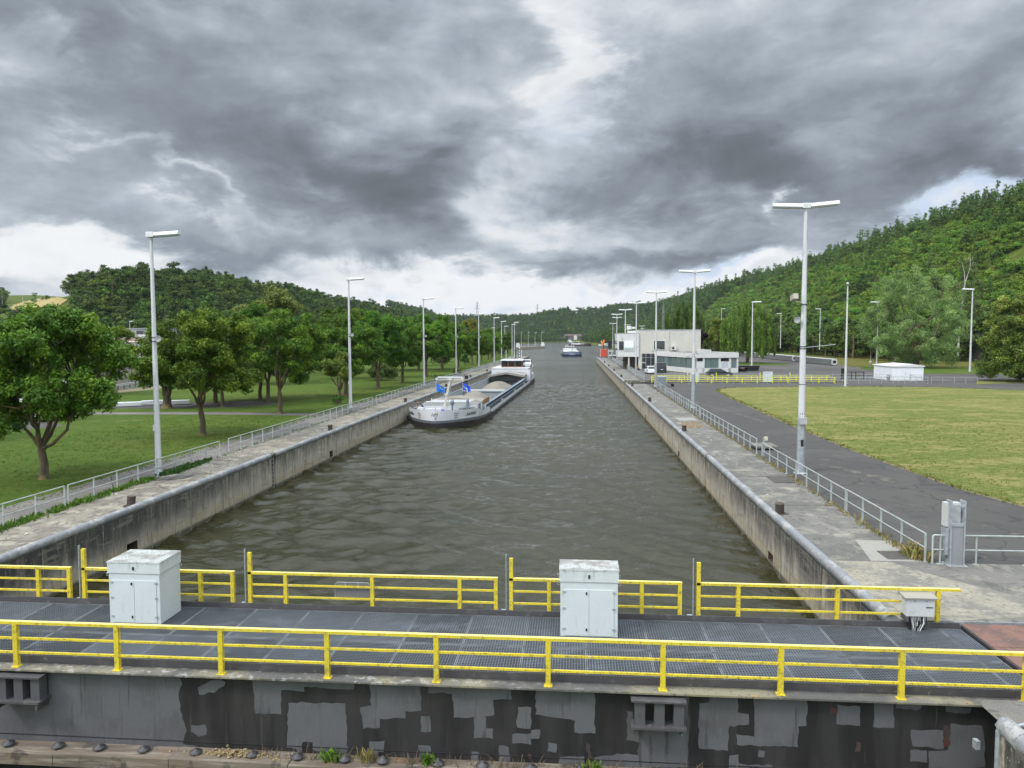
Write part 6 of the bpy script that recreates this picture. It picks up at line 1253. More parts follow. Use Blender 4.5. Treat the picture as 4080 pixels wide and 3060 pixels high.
# leaning bow mast with radar bar, lights and flags
mast = MB(); mast.beam((.15, 3.2, 1.3), (.92, 3.2, 4.62), .2, .24); mast.beam((.45, 3.45, 1.3), (1.0, 3.35, 4.4), .07, .07); mast.box((.35, 3.02, 3.05), (.62, 3.4, 3.25))
mo = mast.build('mast', mat('mast_cream', (.62, .60, .55), .5), B1)
b = MB(); b.box((-.55, 3.1, 4.62), (2.4, 3.25, 4.70)); b.box((.65, 3.0, 4.6), (1.15, 3.35, 4.78)); b.build('cross_arm', MATS['mast_cream'], mo)
b = MB(); b.box((-.32, 3.05, 4.82), (2.15, 3.25, 4.97)); b.tube((.9, 3.15, 4.7), (.9, 3.15, 4.85), .12); b.build('radar_bar', hull_white, mo)
for x in (-.45, 2.2): b = MB(); b.tube((x, 2.95, 4.73), (x, 3.2, 4.73), .12, n=14); b.build('search_light', hull_white, mo)
b = MB(); b.tube((-.6, 3.15, 4.5), (-.6, 3.15, 5.15), .05); b.tube((2.42, 3.15, 4.5), (2.42, 3.15, 5.2), .02); b.obox((2.6, 3.2, 4.9), (.3, .25, .35)); b.build('mast_fitting', black_m, mo)
b = MB(); b.box((.05, 2.9, 1.25), (.35, 3.15, 1.6)); b.build('mast_foot', flag_d, mo)
def flag(x, w, h, z, m, sg, body, nm):
    s_ = MB(); s_.tube((x, 3.15, z-h-.15), (x, 3.15, 4.6), .018, n=6); fo = s_.build('flag_staff', hull_white, B1)
    f = MB(); nx_, nz_ = 14, 8; v = []
    for j in range(nz_+1):
        for i in range(nx_+1):
            u = i/nx_; vv = j/nz_; droop = u**1.3*h*.62
            v.append((x+sg*u*w, 3.15+.07*math.sin(u*9+vv*2)*u, z-vv*h*(1-.35*u)-droop))
    f.add(v, [(j*(nx_+1)+i, j*(nx_+1)+i+1, (j+1)*(nx_+1)+i+1, (j+1)*(nx_+1)+i) for j in range(nz_) for i in range(nx_)], 0, True)
    f.build('flag', m, fo)
    return fo
f1 = flag(-.52, .88, .84, 4.30, flag_b, 1, '', ''); f2 = flag(2.2, .80, .80, 4.38, flag_d, 1, '', '')
mk = MB()
for k, (u, w_) in enumerate(((.10, .06), (.2, .05), (.3, .06), (.42, .05))): mk.obox((2.2+u, 3.07-.02*k, 4.05-u*.8), (w_, .01, .11), Matrix.Rotation(.4, 3, 'Y'))
for k in range(3): mk.obox((2.62+.03*k, 3.03, 3.78-.17*k), (.13, .01, .10), Matrix.Rotation(.5, 3, 'Y'))
mk.build('flag_marking', hull_white, f2)
mk = MB(); mk.obox((.02, 3.05, 3.72), (.34, .01, .05), Matrix.Rotation(.5, 3, 'Y')); mk.obox((-.05, 3.05, 3.84), (.24, .01, .06), Matrix.Rotation(.6, 3, 'Y')); mk.build('flag_marking', hull_white, f1)
mk = MB(); mk.obox((-.02, 3.045, 3.79), (.3, .01, .06), Matrix.Rotation(.55, 3, 'Y')); mk.build('flag_emblem', ink, f1)
# writing on the bow
def bowpt(s, y, z):
    w = lerp_tab(y, WT); fl = 1-.10*max(0, 1-y/8); k = (z-.72)/(1.72-.72); return Vector((s*(w*fl+(w-w*fl)*k), y, z))
for s in (1, -1):
    def place(y0, y1, z):
        a, c = bowpt(s, y0, z), bowpt(s, y1, z); mid = (a+c)/2; d = (c-a).normalized()*s
        up = (bowpt(s, (y0+y1)/2, z+.3)-bowpt(s, (y0+y1)/2, z-.3)).normalized(); nrm = d.cross(up).normalized(); up = nrm.cross(d)
        far_ = bowpt(s, (y0+y1)/2, z); gap_ = max(0, (far_-mid).dot(nrm))
        return mid+nrm*(gap_+.015), Matrix((d, up, nrm)).transposed().to_euler()
    loc, rot = place(2.5, 3.7, 1.26); text(B1, 'SAMMi', .46, loc, rot, ink, .3, ext=.012)
    loc, rot = place(.38, .58, 1.30)
    for k, (ln, z) in enumerate(((.62, 1.44), (.52, 1.24), (.4, 1.04))):
        loc2, rot2 = place(1.0, 1.6, z); m_ = MB(); m_.box((-ln/2, -.018, -.004), (ln/2, .018, .012)); o = m_.build('bow_stripe', ink, B1); o.location = loc2; o.rotation_euler = rot2
loc = Vector((0, -.06, 1.3)); text(B1, 'M', .50, (.05, -.2, 1.40), (R(84), 0, R(8)), ink, .35, 'emblem', .012); text(B1, 'N', .44, (-.2, -.2, 1.40), (R(84), 0, R(-8)), ink, .35, 'emblem', .012); text(B1, 'S', .40, (.02, -.14, 1.06), (R(84), 0, 0), ink, .2, 'emblem', .012)
# bow gear
b = MB(); b.box((-2.55, 3.6, .9), (-1.95, 4.2, 1.75)); b.build('winch', hull_white, B1)
b = MB(); b.tube((-2.9, 4.0, .9), (-2.9, 4.0, 1.6), .12); b.tube((-2.9, 4.0, 1.6), (-2.9, 4.0, 1.66), .18); b.build('bitt', rust_m, B1)
b = MB(); b.box((-1.6, 2.6, .9), (-.6, 3.3, 1.75)); b.box((-.4, 2.4, .9), (.1, 3.1, 1.8)); b.build('anchor_winch', hull_white, B1)
for y in (24, 41, 58):
    b = MB()
    for dy_ in (0, .5): b.tube((3.8, y+dy_, .53), (3.8, y+dy_, .95), .1); b.tube((3.8, y+dy_, .95), (3.8, y+dy_, 1.01), .16)
    b.build('bitt', hull_white, B1)
b = MB()
for k in range(6): b.lathe([(.12, 0), (.16, .06), (.16, .14), (.12, .2)], (3.98+.02, 9.2+k*.6, .38), 8)
b.build('tyre_fender', black_m, B1)
# stern house, wheelhouse, car on deck
b = MB(); b.box((-3.5, 70.5, .9), (3.45, 76, 3.05)); b.box((-3.6, 70.4, 3.05), (3.55, 84, 3.12)); b.box((-3.4, 76, .9), (3.35, 84, 3.05)); b.build('stern_house', hull_white, B1)
b = MB(); b.box((3.3, 69.3, .86), (3.95, 70.4, 2.85)); b.build('stair_box', hull_white, B1)
wh = MB(); wh.box((-2.05, 74.6, 3.12), (2.05, 78.6, 3.35), 0); wh.box((-2.25, 74.3, 4.42), (2.25, 79, 4.58), 1); wh.box((-2.15, 74.4, 4.58), (2.15, 78.8, 4.66), 1)
for x in (-2.03, -.75, .6, 1.98): wh.box((x-.06, 74.62, 3.35), (x+.06, 74.74, 4.42), 0)
for x in (-2.03, 1.98):
    for y in (76.4, 78.5): wh.box((x-.06, y-.06, 3.35), (x+.06, y+.06, 4.42), 0)
who = wh.build('wheelhouse', [wood_m, hull_white], B1)
b = MB(); b.box((-1.98, 74.66, 3.35), (1.92, 78.5, 4.42)); b.build('window', glass_dark, who)
b = MB(); b.tube((.4, 78, 4.6), (.4, 78, 9.2), .07); b.build('signal_mast', black_m, B1)
b = MB()
for k in range(9): b.tube((1.1, 79.2, 4.6+k*.26), (1.1, 79.2, 4.6+(k+1)*.26), .12, n=8, m=k % 2)
b.build('striped_mast', [hull_white, black_m], B1)
b = MB()
for x, h_ in ((-1.4, 1.9), (1.7, 2.0), (-.6, .7)): b.tube((x, 77, 4.6), (x, 77, 4.6+h_), .045)
b.build('aerial', hull_white, B1)
b = MB()
for s in (-1, 1): b.path([(s*3.4, 70.6, 3.1), (s*3.4, 70.6, 3.9)], .03); b.path([(s*3.4, 73.5, 3.1), (s*3.4, 73.5, 3.9)], .03); b.path([(s*3.4, 70.6, 3.88), (s*3.4, 73.5, 3.88)], .03)
b.path([(-3.4, 70.55, 2.2), (0, 70.45, 2.55), (3.4, 70.55, 2.2)], .05); b.box((-3.3, 70.38, 1.7), (-2.2, 70.48, 2.1)); b.build('stern_rail', galv, B1)
c = car('deck_car', 'white car carried on the stern deck beside the barge wheelhouse', 'car', Vector((-13.55, 71, 0))+Matrix.Rotation(R(-.85), 3, 'Z') @ Vector((2.75, 78.6, 0)) + Vector((0, 0, WZ+3.12)), R(-.85+180), white_car, 3.8, 1.6, 1.42, .86, (-1.85, -1.4, .4, 1.1), .18, .29)
# crewman bending over the bitt
def person(label, loc, rz):
    bones = {'pel': (0, 0, .88), 'sp': (0, .22, 1.12), 'ch': (0, .46, 1.24), 'nk': (0, .60, 1.28), 'hd': (0, .72, 1.32), 'hd2': (0, .80, 1.30),
             'hl': (-.10, 0, .84), 'kl': (-.12, .08, .48), 'al': (-.12, -.02, .08), 'tl': (-.12, .14, .04), 'hr': (.10, 0, .84), 'kr': (.14, -.04, .46), 'ar': (.15, -.16, .08), 'tr': (.15, 0, .04),
             'sl': (-.18, .44, 1.24), 'el': (-.22, .50, .96), 'wl': (-.16, .66, .78), 'fl': (-.14, .73, .74), 'sr': (.18, .44, 1.24), 'er': (.23, .52, .98), 'wr': (.14, .66, .80), 'fr': (.12, .73, .76)}
    rad = {'pel': (.15, .12), 'sp': (.15, .12), 'ch': (.17, .12), 'nk': (.06, .06), 'hd': (.095, .10), 'hd2': (.085, .09), 'hl': (.09,)*2, 'kl': (.065,)*2, 'al': (.05,)*2, 'tl': (.045,)*2, 'hr': (.09,)*2, 'kr': (.065,)*2, 'ar': (.05,)*2, 'tr': (.045,)*2, 'sl': (.065,)*2, 'el': (.048,)*2, 'wl': (.034,)*2, 'fl': (.03,)*2, 'sr': (.065,)*2, 'er': (.048,)*2, 'wr': (.034,)*2, 'fr': (.03,)*2}
    ed = [('pel', 'sp'), ('sp', 'ch'), ('ch', 'nk'), ('nk', 'hd'), ('hd', 'hd2'), ('pel', 'hl'), ('hl', 'kl'), ('kl', 'al'), ('al', 'tl'), ('pel', 'hr'), ('hr', 'kr'), ('kr', 'ar'), ('ar', 'tr'), ('ch', 'sl'), ('sl', 'el'), ('el', 'wl'), ('wl', 'fl'), ('ch', 'sr'), ('sr', 'er'), ('er', 'wr'), ('wr', 'fr')]
    ks = list(bones); v = [bones[k] for k in ks]; e_ = [(ks.index(a), ks.index(c)) for a, c in ed]
    for hnd, sx in (('fl', -1), ('fr', 1)):           # five fingers each, thumb from the side of the palm
        h0 = ks.index(hnd); hx, hy, hz = bones[hnd]
        for k in range(5):
            a = (hx+(k-1.5)*.022 if k < 4 else hx-sx*.04, hy+.05 if k < 4 else hy+.015, hz-.02); c = (a[0], a[1]+(.035 if k < 4 else .025), a[2]-.03-(.004*k)); n0 = len(v); v += [a, c]; e_ += [(h0, n0), (n0, n0+1)]
    me = bpy.data.meshes.new('person'); me.from_pydata(v, e_, []); me.update(); o = bpy.data.objects.new('person', me); COL.objects.link(o)
    sk_ = o.modifiers.new('skin', 'SKIN'); ss = o.modifiers.new('sub', 'SUBSURF'); ss.levels = 2; ss.render_levels = 2
    for i in range(len(v)): me.skin_vertices[0].data[i].radius = rad[ks[i]] if i < len(ks) else (.009, .009)
    me.skin_vertices[0].data[0].use_root = True
    pm = bpy.data.materials.new('crew_clothes'); pm.use_nodes = True; nt = pm.node_tree; bs = nt.nodes['Principled BSDF']; sp3 = N(nt, 'ShaderNodeSeparateXYZ'); nt.links.new(N(nt, 'ShaderNodeTexCoord').outputs['Object'], sp3.inputs[0])
    leg = math_n(nt, 'LESS_THAN', sp3.outputs[2], .86); col = mixc(nt, leg, (.17, .165, .17, 1), (.025, .025, .03, 1)); hd_ = math_n(nt, 'GREATER_THAN', sp3.outputs[1], .585); lowz = math_n(nt, 'LESS_THAN', sp3.outputs[2], .9)
    skin = mixc(nt, 1., (.42, .25, .18, 1), (.42, .25, .18, 1)); col = mixc(nt, hd_, col, skin); nt.links.new(col, bs.inputs['Base Color']); bs.inputs['Roughness'].default_value = .8; me.materials.append(pm)
    o.location = loc; o.rotation_euler = (0, 0, rz); tag(o, label, 'person')
    h = MB(); n0 = 0; h.lathe([(.0, -.02), (.085, -.01), (.105, .04), (.09, .09), (.03, .125)], (0, .75, 1.33), 12); h.build('hair', mat('dark_hair', (.03, .022, .018), .8), o)
    f = MB(); f.obox((-.03, .885, 1.30), (.02, .01, .012)); f.obox((.03, .885, 1.30), (.02, .01, .012)); f.obox((0, .895, 1.275), (.02, .03, .03)); f.build('face_features', mat('face_shade', (.2, .1, .07), .7), o)
    return o
person('person in grey shirt and dark trousers bending over a bitt on the barge bow', Vector((-15.85, 76.3, WZ+.9)), R(115))
# ---------------------------------------------------------------- other boats
def small_barge(name, label, loc, rz, L, hw, cols, z=1., lv=(.46, .72)):
    t = thing(name, label, 'barge', loc, rz); W = [(0, .1), (.3, hw*.35), (1.0, hw*.62), (2.6, hw*.86), (5, hw*.97), (8, hw), (L-6, hw), (L, hw*.7)]
    hull(t, L, W, [(0, 3.0*z), (6, 2.6*z), (12, 2.0*z), (L-12, 1.9*z), (L, 2.4*z)], 2, cols, L-14, deckz=1.2*z, lv=lv); deckplate(t, W, .5, L-.5, 1.25*z, deck_grey)
    b = MB(); b.prism([(-hw*.8, 1.3*z), (hw*.8, 1.3*z), (hw*.8, 2.5*z), (0, 3.1*z), (-hw*.8, 2.5*z)], 'y', 9, L-16); b.build('hatch_cover', beige_h if cols[2] is hull_black else mat('pale_hatch', (.5, .52, .53), .6), t)
    for y in (10, L*.4): b = MB(); b.prism([(-hw*.82, 2.5*z), (hw*.82, 2.5*z), (0, 3.15*z), ], 'y', y, y+.3); b.build('hatch_edge', dark_steel, t)
    b = MB(); b.box((-hw*.78, L-14, 1.2*z), (hw*.78, L-3, 3.7*z)); b.build('stern_house', hull_white, t)
    b = MB(); b.box((-hw*.5, L-11, 3.7*z), (hw*.5, L-7, 5.1*z)); b.build('window', glass_dark, t)
    b = MB(); b.box((-hw*.56, L-11.6, 5.1*z), (hw*.56, L-6.6, 5.4*z)); b.box((-hw*.5, L-11.1, 3.7*z), (hw*.5, L-10.95, 4.2*z))
    for x in (-.5, -.17, .17, .5): b.box((hw*x-.08, L-11.08, 3.7*z), (hw*x+.08, L-10.9, 5.1*z))
    b.build('wheelhouse', hull_white, t)
    b = MB(); b.tube((0, 5, 1.2*z), (0, 5, 5.0*z), .1); b.tube((-1.0, 5, 4.6*z), (1.0, 5, 4.6*z), .06); b.build('mast', hull_white if cols[2] is hull_black else dark_steel, t)
    b = MB()
    for x in (-.42, -.2, .22, .44): b.tube((hw*x, L-9, 5.3*z), (hw*x, L-9, 7.0*z), .06)
    b.build('aerial', hull_white, t)
    b = MB(); b.box((-hw*.75, 7, 1.2*z), (hw*.75, 8.8, 2.2*z)); b.build('fore_cabin', hull_white, t)
    return t
blue_d = mat('hull_deep_blue', (.015, .035, .09), .45); blue_l = mat('hull_slate', (.17, .20, .26), .5)
small_barge('cargo_barge', 'blue and slate barge approaching bow first in mid channel', (-1.57, 360, WZ), R(1.5), 80, 4.85, [blue_d, hull_white, blue_l, blue_d], .8, (1.05, 1.25))
small_barge('cargo_barge', 'distant dark barge with white cabin before the far river bend', (-7.3, 1418, WZ), R(4), 70, 4.6, [hull_black, hull_black, hull_white, hull_black], 1.25)
small_barge('cargo_barge', 'dark moored barge with white stern house left of the orange crane', (17.5, 846, WZ), R(68), 26, 3.6, [hull_black, mat('hull_maroon', (.05, .028, .03), .5), mat('hull_maroon', (.05, .03, .03)), hull_black], .85)
small_barge('cargo_barge', 'white moored barge mostly behind the orange crane arm', (24.5, 800, WZ), R(-65), 22, 3.3, [hull_black, hull_white, hull_white, hull_black], .85)
t = thing('motor_boat', 'tiny white motor boat at the far tree lined bank', 'boat', (-36, 1600, WZ)); b = MB(); b.prism([(-3.5, 0), (-4, 1.6), (5, 1.6), (3.5, 0)], 'y', -1.5, 1.5); b.build('hull', hull_white, t); b = MB(); b.box((-2.2, -1.2, 1.6), (.6, 1.2, 4)); b.box((-2.5, -1.4, 4), (1, 1.4, 4.3)); b.tube((-.8, 0, 4.2), (-.8, 0, 6.5), .12); b.build('cabin', hull_white, t)
# ---------------------------------------------------------------- vegetation
def leaf_mat(name, dark, mid, light, trans=.25, rnd=.22, hue=.02):
    m = bpy.data.materials.new(name); m.use_nodes = True; nt = m.node_tree; b = nt.nodes['Principled BSDF']; out = nt.nodes['Material Output']
    at = N(nt, 'ShaderNodeAttribute', attribute_name='tint'); rp_ = N(nt, 'ShaderNodeValToRGB'); nt.links.new(at.outputs['Fac'], rp_.inputs[0])
    e_ = rp_.color_ramp.elements; e_[0].color = (*dark, 1); e_[1].color = (*light, 1); k = e_.new(.5); k.color = (*mid, 1)
    oi = N(nt, 'ShaderNodeObjectInfo').outputs['Random']; h = N(nt, 'ShaderNodeHueSaturation'); nt.links.new(rp_.outputs[0], h.inputs['Color'])
    setin(nt, h.inputs['Value'], maprange(nt, oi, 0, 1, 1-rnd, 1+rnd, False)); o2 = math_n(nt, 'FRACT', math_n(nt, 'MULTIPLY', oi, 7.31)); setin(nt, h.inputs['Hue'], maprange(nt, o2, 0, 1, .5-hue, .5+hue, False))
    nt.links.new(h.outputs[0], b.inputs['Base Color']); b.inputs['Roughness'].default_value = .55; b.inputs['Specular IOR Level'].default_value = .25
    tr = N(nt, 'ShaderNodeBsdfTranslucent'); nt.links.new(h.outputs[0], tr.inputs[0]); mx_ = N(nt, 'ShaderNodeMixShader'); mx_.inputs[0].default_value = trans
    nt.links.new(b.outputs[0], mx_.inputs[1]); nt.links.new(tr.outputs[0], mx_.inputs[2]); nt.links.new(mx_.outputs[0], out.inputs[0]); return m
ash_leaf = leaf_mat('ash_leaf', (0.034, 0.084, 0.010), (0.087, 0.180, 0.017), (0.205, 0.320, 0.029), .25, .14)
willow_leaf = leaf_mat('willow_leaf', (0.080, 0.135, 0.037), (0.187, 0.291, 0.090), (0.333, 0.475, 0.162), .2, .05)
weep_leaf = leaf_mat('weeping_leaf', (0.055, 0.126, 0.020), (0.122, 0.247, 0.039), (0.231, 0.402, 0.069), .2, .1)
lime_leaf = leaf_mat('lime_leaf', (0.041, 0.089, 0.014), (0.113, 0.203, 0.031), (0.394, 0.506, 0.101), .2, .1)
yel_leaf = leaf_mat('yellow_green_leaf', (0.112, 0.152, 0.019), (0.208, 0.232, 0.032), (0.336, 0.320, 0.056), .25, .1)
dark_leaf = leaf_mat('dark_leaf', (0.031, 0.062, 0.013), (0.057, 0.107, 0.019), (0.111, 0.173, 0.031), .15, .15)
purple_leaf = leaf_mat('copper_beech_leaf', (0.016, 0.008, 0.012), (0.033, 0.016, 0.021), (0.058, 0.026, 0.029), .1, .1)
hill_leaf = leaf_mat('hill_leaf', (0.027, 0.057, 0.009), (0.065, 0.119, 0.018), (0.154, 0.236, 0.037), .2, .34, .022)
birch_leaf = leaf_mat('birch_leaf', (0.053, 0.105, 0.023), (0.102, 0.178, 0.039), (0.187, 0.289, 0.062), .2, .28, .02)
shrub_leaf = leaf_mat('shrub_leaf', (0.079, 0.157, 0.018), (0.128, 0.228, 0.025), (0.214, 0.327, 0.039), .2, .30, .025)
far_leaf = leaf_mat('far_leaf', (0.017, 0.035, 0.011), (0.027, 0.054, 0.014), (0.053, 0.092, 0.024), .1, .3, .015)
bark = mat('bark', (.13, .10, .065), .95, layers=[L_(2.5, .42, .6, (.07, .055, .04), .8, st=(1, 1, .25)), L_(1.1, .48, .62, (.22, .16, .055), .75)], coord='obj', bump=(12, .7, 5, (1, 1, .3)))
birch_bark = mat('birch_bark', (.45, .43, .38), .8, layers=[L_(4, .5, .65, (.1, .09, .08), .7)])
def leaves(name, centers, radii, n, size, mat_, parent=None, seed=0, droop=0., shell=.45, aspect=.5, tints=None, flat=(1, 1, .8), up=.35):
    """one mesh of leaf quads clustered round the given clump centres"""
    rng = np.random.default_rng(seed); C_ = np.asarray(centers, float); K = len(C_); Rr = np.asarray(radii, float)
    idx = np.repeat(np.arange(K), n if np.isscalar(n) else np.asarray(n)); T = len(idx)
    d = rng.normal(size=(T, 3)); d /= np.linalg.norm(d, axis=1)[:, None]; r_ = rng.random(T)**shell
    P = C_[idx]+d*(r_*Rr[idx])[:, None]*np.array(flat)
    nr = d*.6+rng.normal(size=(T, 3))*.55+np.array([0, 0, up]); nr /= np.linalg.norm(nr, axis=1)[:, None]
    a = rng.normal(size=(T, 3))+d*.5; a[:, 2] -= droop*2.2; a -= nr*(a*nr).sum(1)[:, None]; a /= np.linalg.norm(a, axis=1)[:, None]; b_ = np.cross(nr, a)
    s = size*rng.uniform(.55, 1.3, T)[:, None]; A, Bv = a*s, b_*s*aspect
    V = np.stack([P-A*.5-Bv*.15, P+Bv*.5, P+A*.55, P-Bv*.5], 1).reshape(-1, 3)
    tt = (tints if tints is not None else rng.uniform(.12, .88, K))[idx]+rng.normal(0, .13, T); tt = np.clip(tt, 0, 1)
    me = bpy.data.meshes.new(name); me.vertices.add(T*4); me.vertices.foreach_set('co', V.astype(np.float32).ravel()); me.loops.add(T*4); me.loops.foreach_set('vertex_index', np.arange(T*4, dtype=np.int32))
    me.polygons.add(T); me.polygons.foreach_set('loop_start', np.arange(0, T*4, 4, dtype=np.int32)); me.polygons.foreach_set('loop_total', np.full(T, 4, np.int32)); me.update(calc_edges=True)
    at = me.attributes.new('tint', 'FLOAT', 'FACE'); at.data.foreach_set('value', tt.astype(np.float32)); me.materials.append(mat_)
    o = bpy.data.objects.new(name, me); COL.objects.link(o)
    if parent is not None: o.parent = parent
    return o
def crown_pts(rng, K, a, b, zc, h, low=-.6, inner=.55):
    pts = []
    while len(pts) < K:
        d = rng.normal(size=3); d /= np.linalg.norm(d)
        if d[2] < low: continue
        r_ = rng.uniform(inner, .95); pts.append((d[0]*a*r_, d[1]*b*r_, zc+d[2]*h*r_))
    return np.array(pts)
def limb(b, p, q, r0, r1, rng, k=4, bend=.12):
    p, q = np.array(p, float), np.array(q, float); L = np.linalg.norm(q-p); pts = [p+(q-p)*i/k+(rng.normal(size=3)*L*bend*(0 < i < k)*.5) for i in range(k+1)]
    b.path([tuple(x) for x in pts], [r0+(r1-r0)*i/k for i in range(k+1)], 7)
def tree(label, loc, H, rad, seed, trunk_h=2.2, leafm=None, K=60, n=300, size=.28, group=None, name='ash_tree', tr=.19, low=-.55, clump=1.05, droop=.25, cat='tree', fork=5, bk=None, rz=0, dens=1.):
    """trunk, limbs that fork into boughs, leaf clumps gathered round the bough ends"""
    t = thing(name, label, cat, loc, rz, group); rng = np.random.default_rng(seed)
    zc = trunk_h+(H-trunk_h)*.5; h = (H-trunk_h)*.52; M = max(9, K//8)
    E = crown_pts(rng, M, rad*.88, rad*.88, zc, h*.92, low, .5)
    E = np.vstack([E, [[rad*.1, 0, zc+h*.75], [0, rad*.15, zc+h*.15]]])
    cs, rr = [], []
    for e_ in E:
        q = rng.uniform(.7, 1.25)
        for j in range(int(K/M)+1):
            d = rng.normal(size=3); d /= np.linalg.norm(d); cs.append(e_+d*rng.uniform(.25, 1.)*clump*1.15*q*np.array([1, 1, .75])); rr.append(rng.uniform(.38, .75)*clump)
    cs, rr = np.array(cs), np.array(rr); cs[:, 2] = np.maximum(cs[:, 2], trunk_h*.7)
    b = MB(); top = (rng.normal()*.05, rng.normal()*.05, trunk_h); b.path([(0, 0, -.1), (0, 0, .12), (.02, .03, trunk_h*.5), top], [tr*1.55, tr*1.1, tr*.92, tr*.85], 10)
    mains = []
    for i in range(fork):
        g = 6.283*i/fork+rng.uniform(-.4, .4); d = rad*rng.uniform(.28, .5); m_ = np.array((math.cos(g)*d, math.sin(g)*d, trunk_h+(zc-trunk_h)*rng.uniform(.55, 1.1))); mains.append(m_); limb(b, top, m_, tr*.46, tr*.2, rng)
    for e_ in E:
        m_ = min(mains, key=lambda q: np.linalg.norm(q-e_)); limb(b, m_, e_, tr*.2, tr*.05, rng, 4)
        for j in range(3): c = cs[rng.integers(len(cs))]; c = min(cs, key=lambda q: np.linalg.norm(q-e_-rng.normal(size=3)*.4)); limb(b, e_, c, tr*.09, .01, rng, 2)
    limb(b, top, (0, 0, zc+h*.6), tr*.6, .05, rng); b.build('trunk', bk or bark, t)
    sz = rr**1.6/np.mean(rr**1.6); leaves('crown', cs, rr, np.maximum(20, (n*dens*sz).astype(int)), size, leafm or ash_leaf, t, seed, droop, shell=.6, aspect=.42, tints=np.clip(rng.normal(.5, .2, len(cs))+(cs[:, 0]*0), 0, 1)); return t
RowG = 'trees on the left lawn'
T1 = tree('nearest left tree, its crown cut by the frame edge', (-26.1, 34.3, 0), 8.7, 4.6, 11, 1.5, K=460, n=200, size=.20, group=RowG, tr=.21, clump=.82, fork=6, low=-.95)
T2 = tree('round topped lawn tree just right of the first lamp post', (-26.5, 50.8, 0), 9.2, 5.1, 12, 1.8, K=400, n=200, size=.21, group=RowG, tr=.21, clump=.88, low=-.9)
T3 = tree('lawn tree at the end of the crossing path', (-26.9, 65.8, 0), 9.5, 4.9, 13, 2.1, K=360, n=190, size=.22, group=RowG, tr=.22, clump=.9, low=-.85)
Ta = tree('leafy lawn tree behind the second lamp post', (-27.4, 87, 0), 9.6, 5.2, 14, 2.1, K=360, n=190, size=.23, group=RowG, tr=.24, clump=.92, low=-.9)
for src, x, y, s, rz, lb in ((T3, -27, 100.1, 1.12, 1., 'lawn tree with a clear trunk behind the third lamp post, nearer one'), (Ta, -26.6, 113.1, 1.05, 2., 'ochre trunked lawn tree left of the third lamp post'), (T3, -27.1, 133.8, 1.18, 2.6, 'thick trunked lawn tree at the third lamp post'), (Ta, -28, 154.9, 1.22, .6, 'dark round lawn tree between the third and fourth lamp posts'),
    (T2, -27, 171, .95, 4, 'lawn tree behind the fourth lamp post'), (T3, -26.2, 187.7, .95, 5, 'lawn tree with forked ochre trunk right of the fourth lamp post'), (Ta, -27, 204, .95, 1.5, 'lawn tree behind the fifth lamp post'), (T2, -28, 221, .95, 2.2, 'lawn tree between the fifth and sixth lamp posts'), (T3, -28, 239, 1.05, 3.1, 'lawn tree at the sixth lamp post'), (Ta, -29, 258, 1.05, .2, 'lawn tree near the far quay end'), (T2, -31, 280, 1.05, 5.2, 'last lawn tree before the far quay end'),
    (T2, -36, 82.4, 1.0, 2.8, 'dark trunked tree in the second row, left of a twin'), (T3, -33.5, 78.7, .95, 4.4, 'second row tree right beside the dark trunked one'), (T3, -39.9, 160.3, 1.1, 1.1, 'shaded second row tree seen far between the trunks'), (Ta, -34.4, 161.6, 1.1, 3.9, 'shaded second row tree far behind the third lamp post'), (Ta, -38.6, 76.9, .95, 5.1, 'second row tree behind the round topped one, farther trunk'), (T2, -35.7, 72.6, .85, .7, 'small second row tree with pale trunk behind the round topped one'),
    (T3, -59.5, 88.4, .98, 2.0, 'slender tree at the river crash barrier'), (T2, -45, 44, .95, 3.3, 'dark tree partly behind the nearest left tree'), (Ta, -48, 110, 1.25, 2.2, 'broad tree behind the second row, left one'), (T2, -40, 125, 1.35, 1.2, 'broad tree behind the second row near the second lamp post'), (T3, -44, 150, 1.35, 2.9, 'tall tree behind the second row, right of the second lamp post'), (Ta, -42, 186, 1.2, 4.1, 'tall tree rising behind the row near the fourth lamp post'), (T2, -42, 215, 1.1, .9, 'tall tree rising behind the row near the fifth lamp post'), (T3, -44, 262, 1.1, 1.9, 'tall tree rising behind the row near the quay end')):
    c = dup(src, (x, y, 0), lb, rz); c.scale = (s, s, s)
tree('big pale green tree behind the second row before the left wood', (-58, 138, 0), 16.5, 9., 31, 4, leafm=leaf_mat('pale_tree_leaf', (0.072, 0.099, 0.019), (0.136, 0.173, 0.032), (0.224, 0.264, 0.056), .2, .05), K=130, n=170, size=.55, group=RowG, name='broadleaf_tree', tr=.4, clump=2.0)
tree('ivy clad tree stump shaped tree behind the first lamp post', (-40.7, 71, 0), 6.2, 2.0, 32, 1.0, K=80, n=280, size=.25, group=RowG, tr=.45, leafm=dark_leaf, clump=1.0, low=-.9)
tree('small bright hawthorn with two trunks left of the second lamp post', (-25.0, 77, 0), 5.4, 2.1, 33, 1.3, K=55, n=170, size=.2, name='hawthorn_tree', tr=.22, leafm=leaf_mat('hawthorn_leaf', (0.054, 0.108, 0.014), (0.117, 0.189, 0.025), (0.252, 0.297, 0.054), .2, .02), clump=.7)
tree('bright yellow green round tree above the far end of the left row', (-35.5, 250, 0), 13.2, 4.4, 34, 4, K=60, n=140, size=.5, leafm=yel_leaf, name='broadleaf_tree', clump=1.5)
def bush(label, loc, rx, h, seed, leafm, n=260, size=.22, K=26, name='bush'):
    t = thing(name, label, 'bush', loc); rng = np.random.default_rng(seed); cs = crown_pts(rng, K, rx, rx, h*.45, h*.5, -.5); leaves('foliage', cs, rng.uniform(.3, .55, K)*h*.5, n, size, leafm, t, seed, .2)
    b = MB()
    for i in range(4): limb(b, (0, 0, -.05), cs[i], .06, .02, rng, 3)
    b.build('stem', bark, t); return t
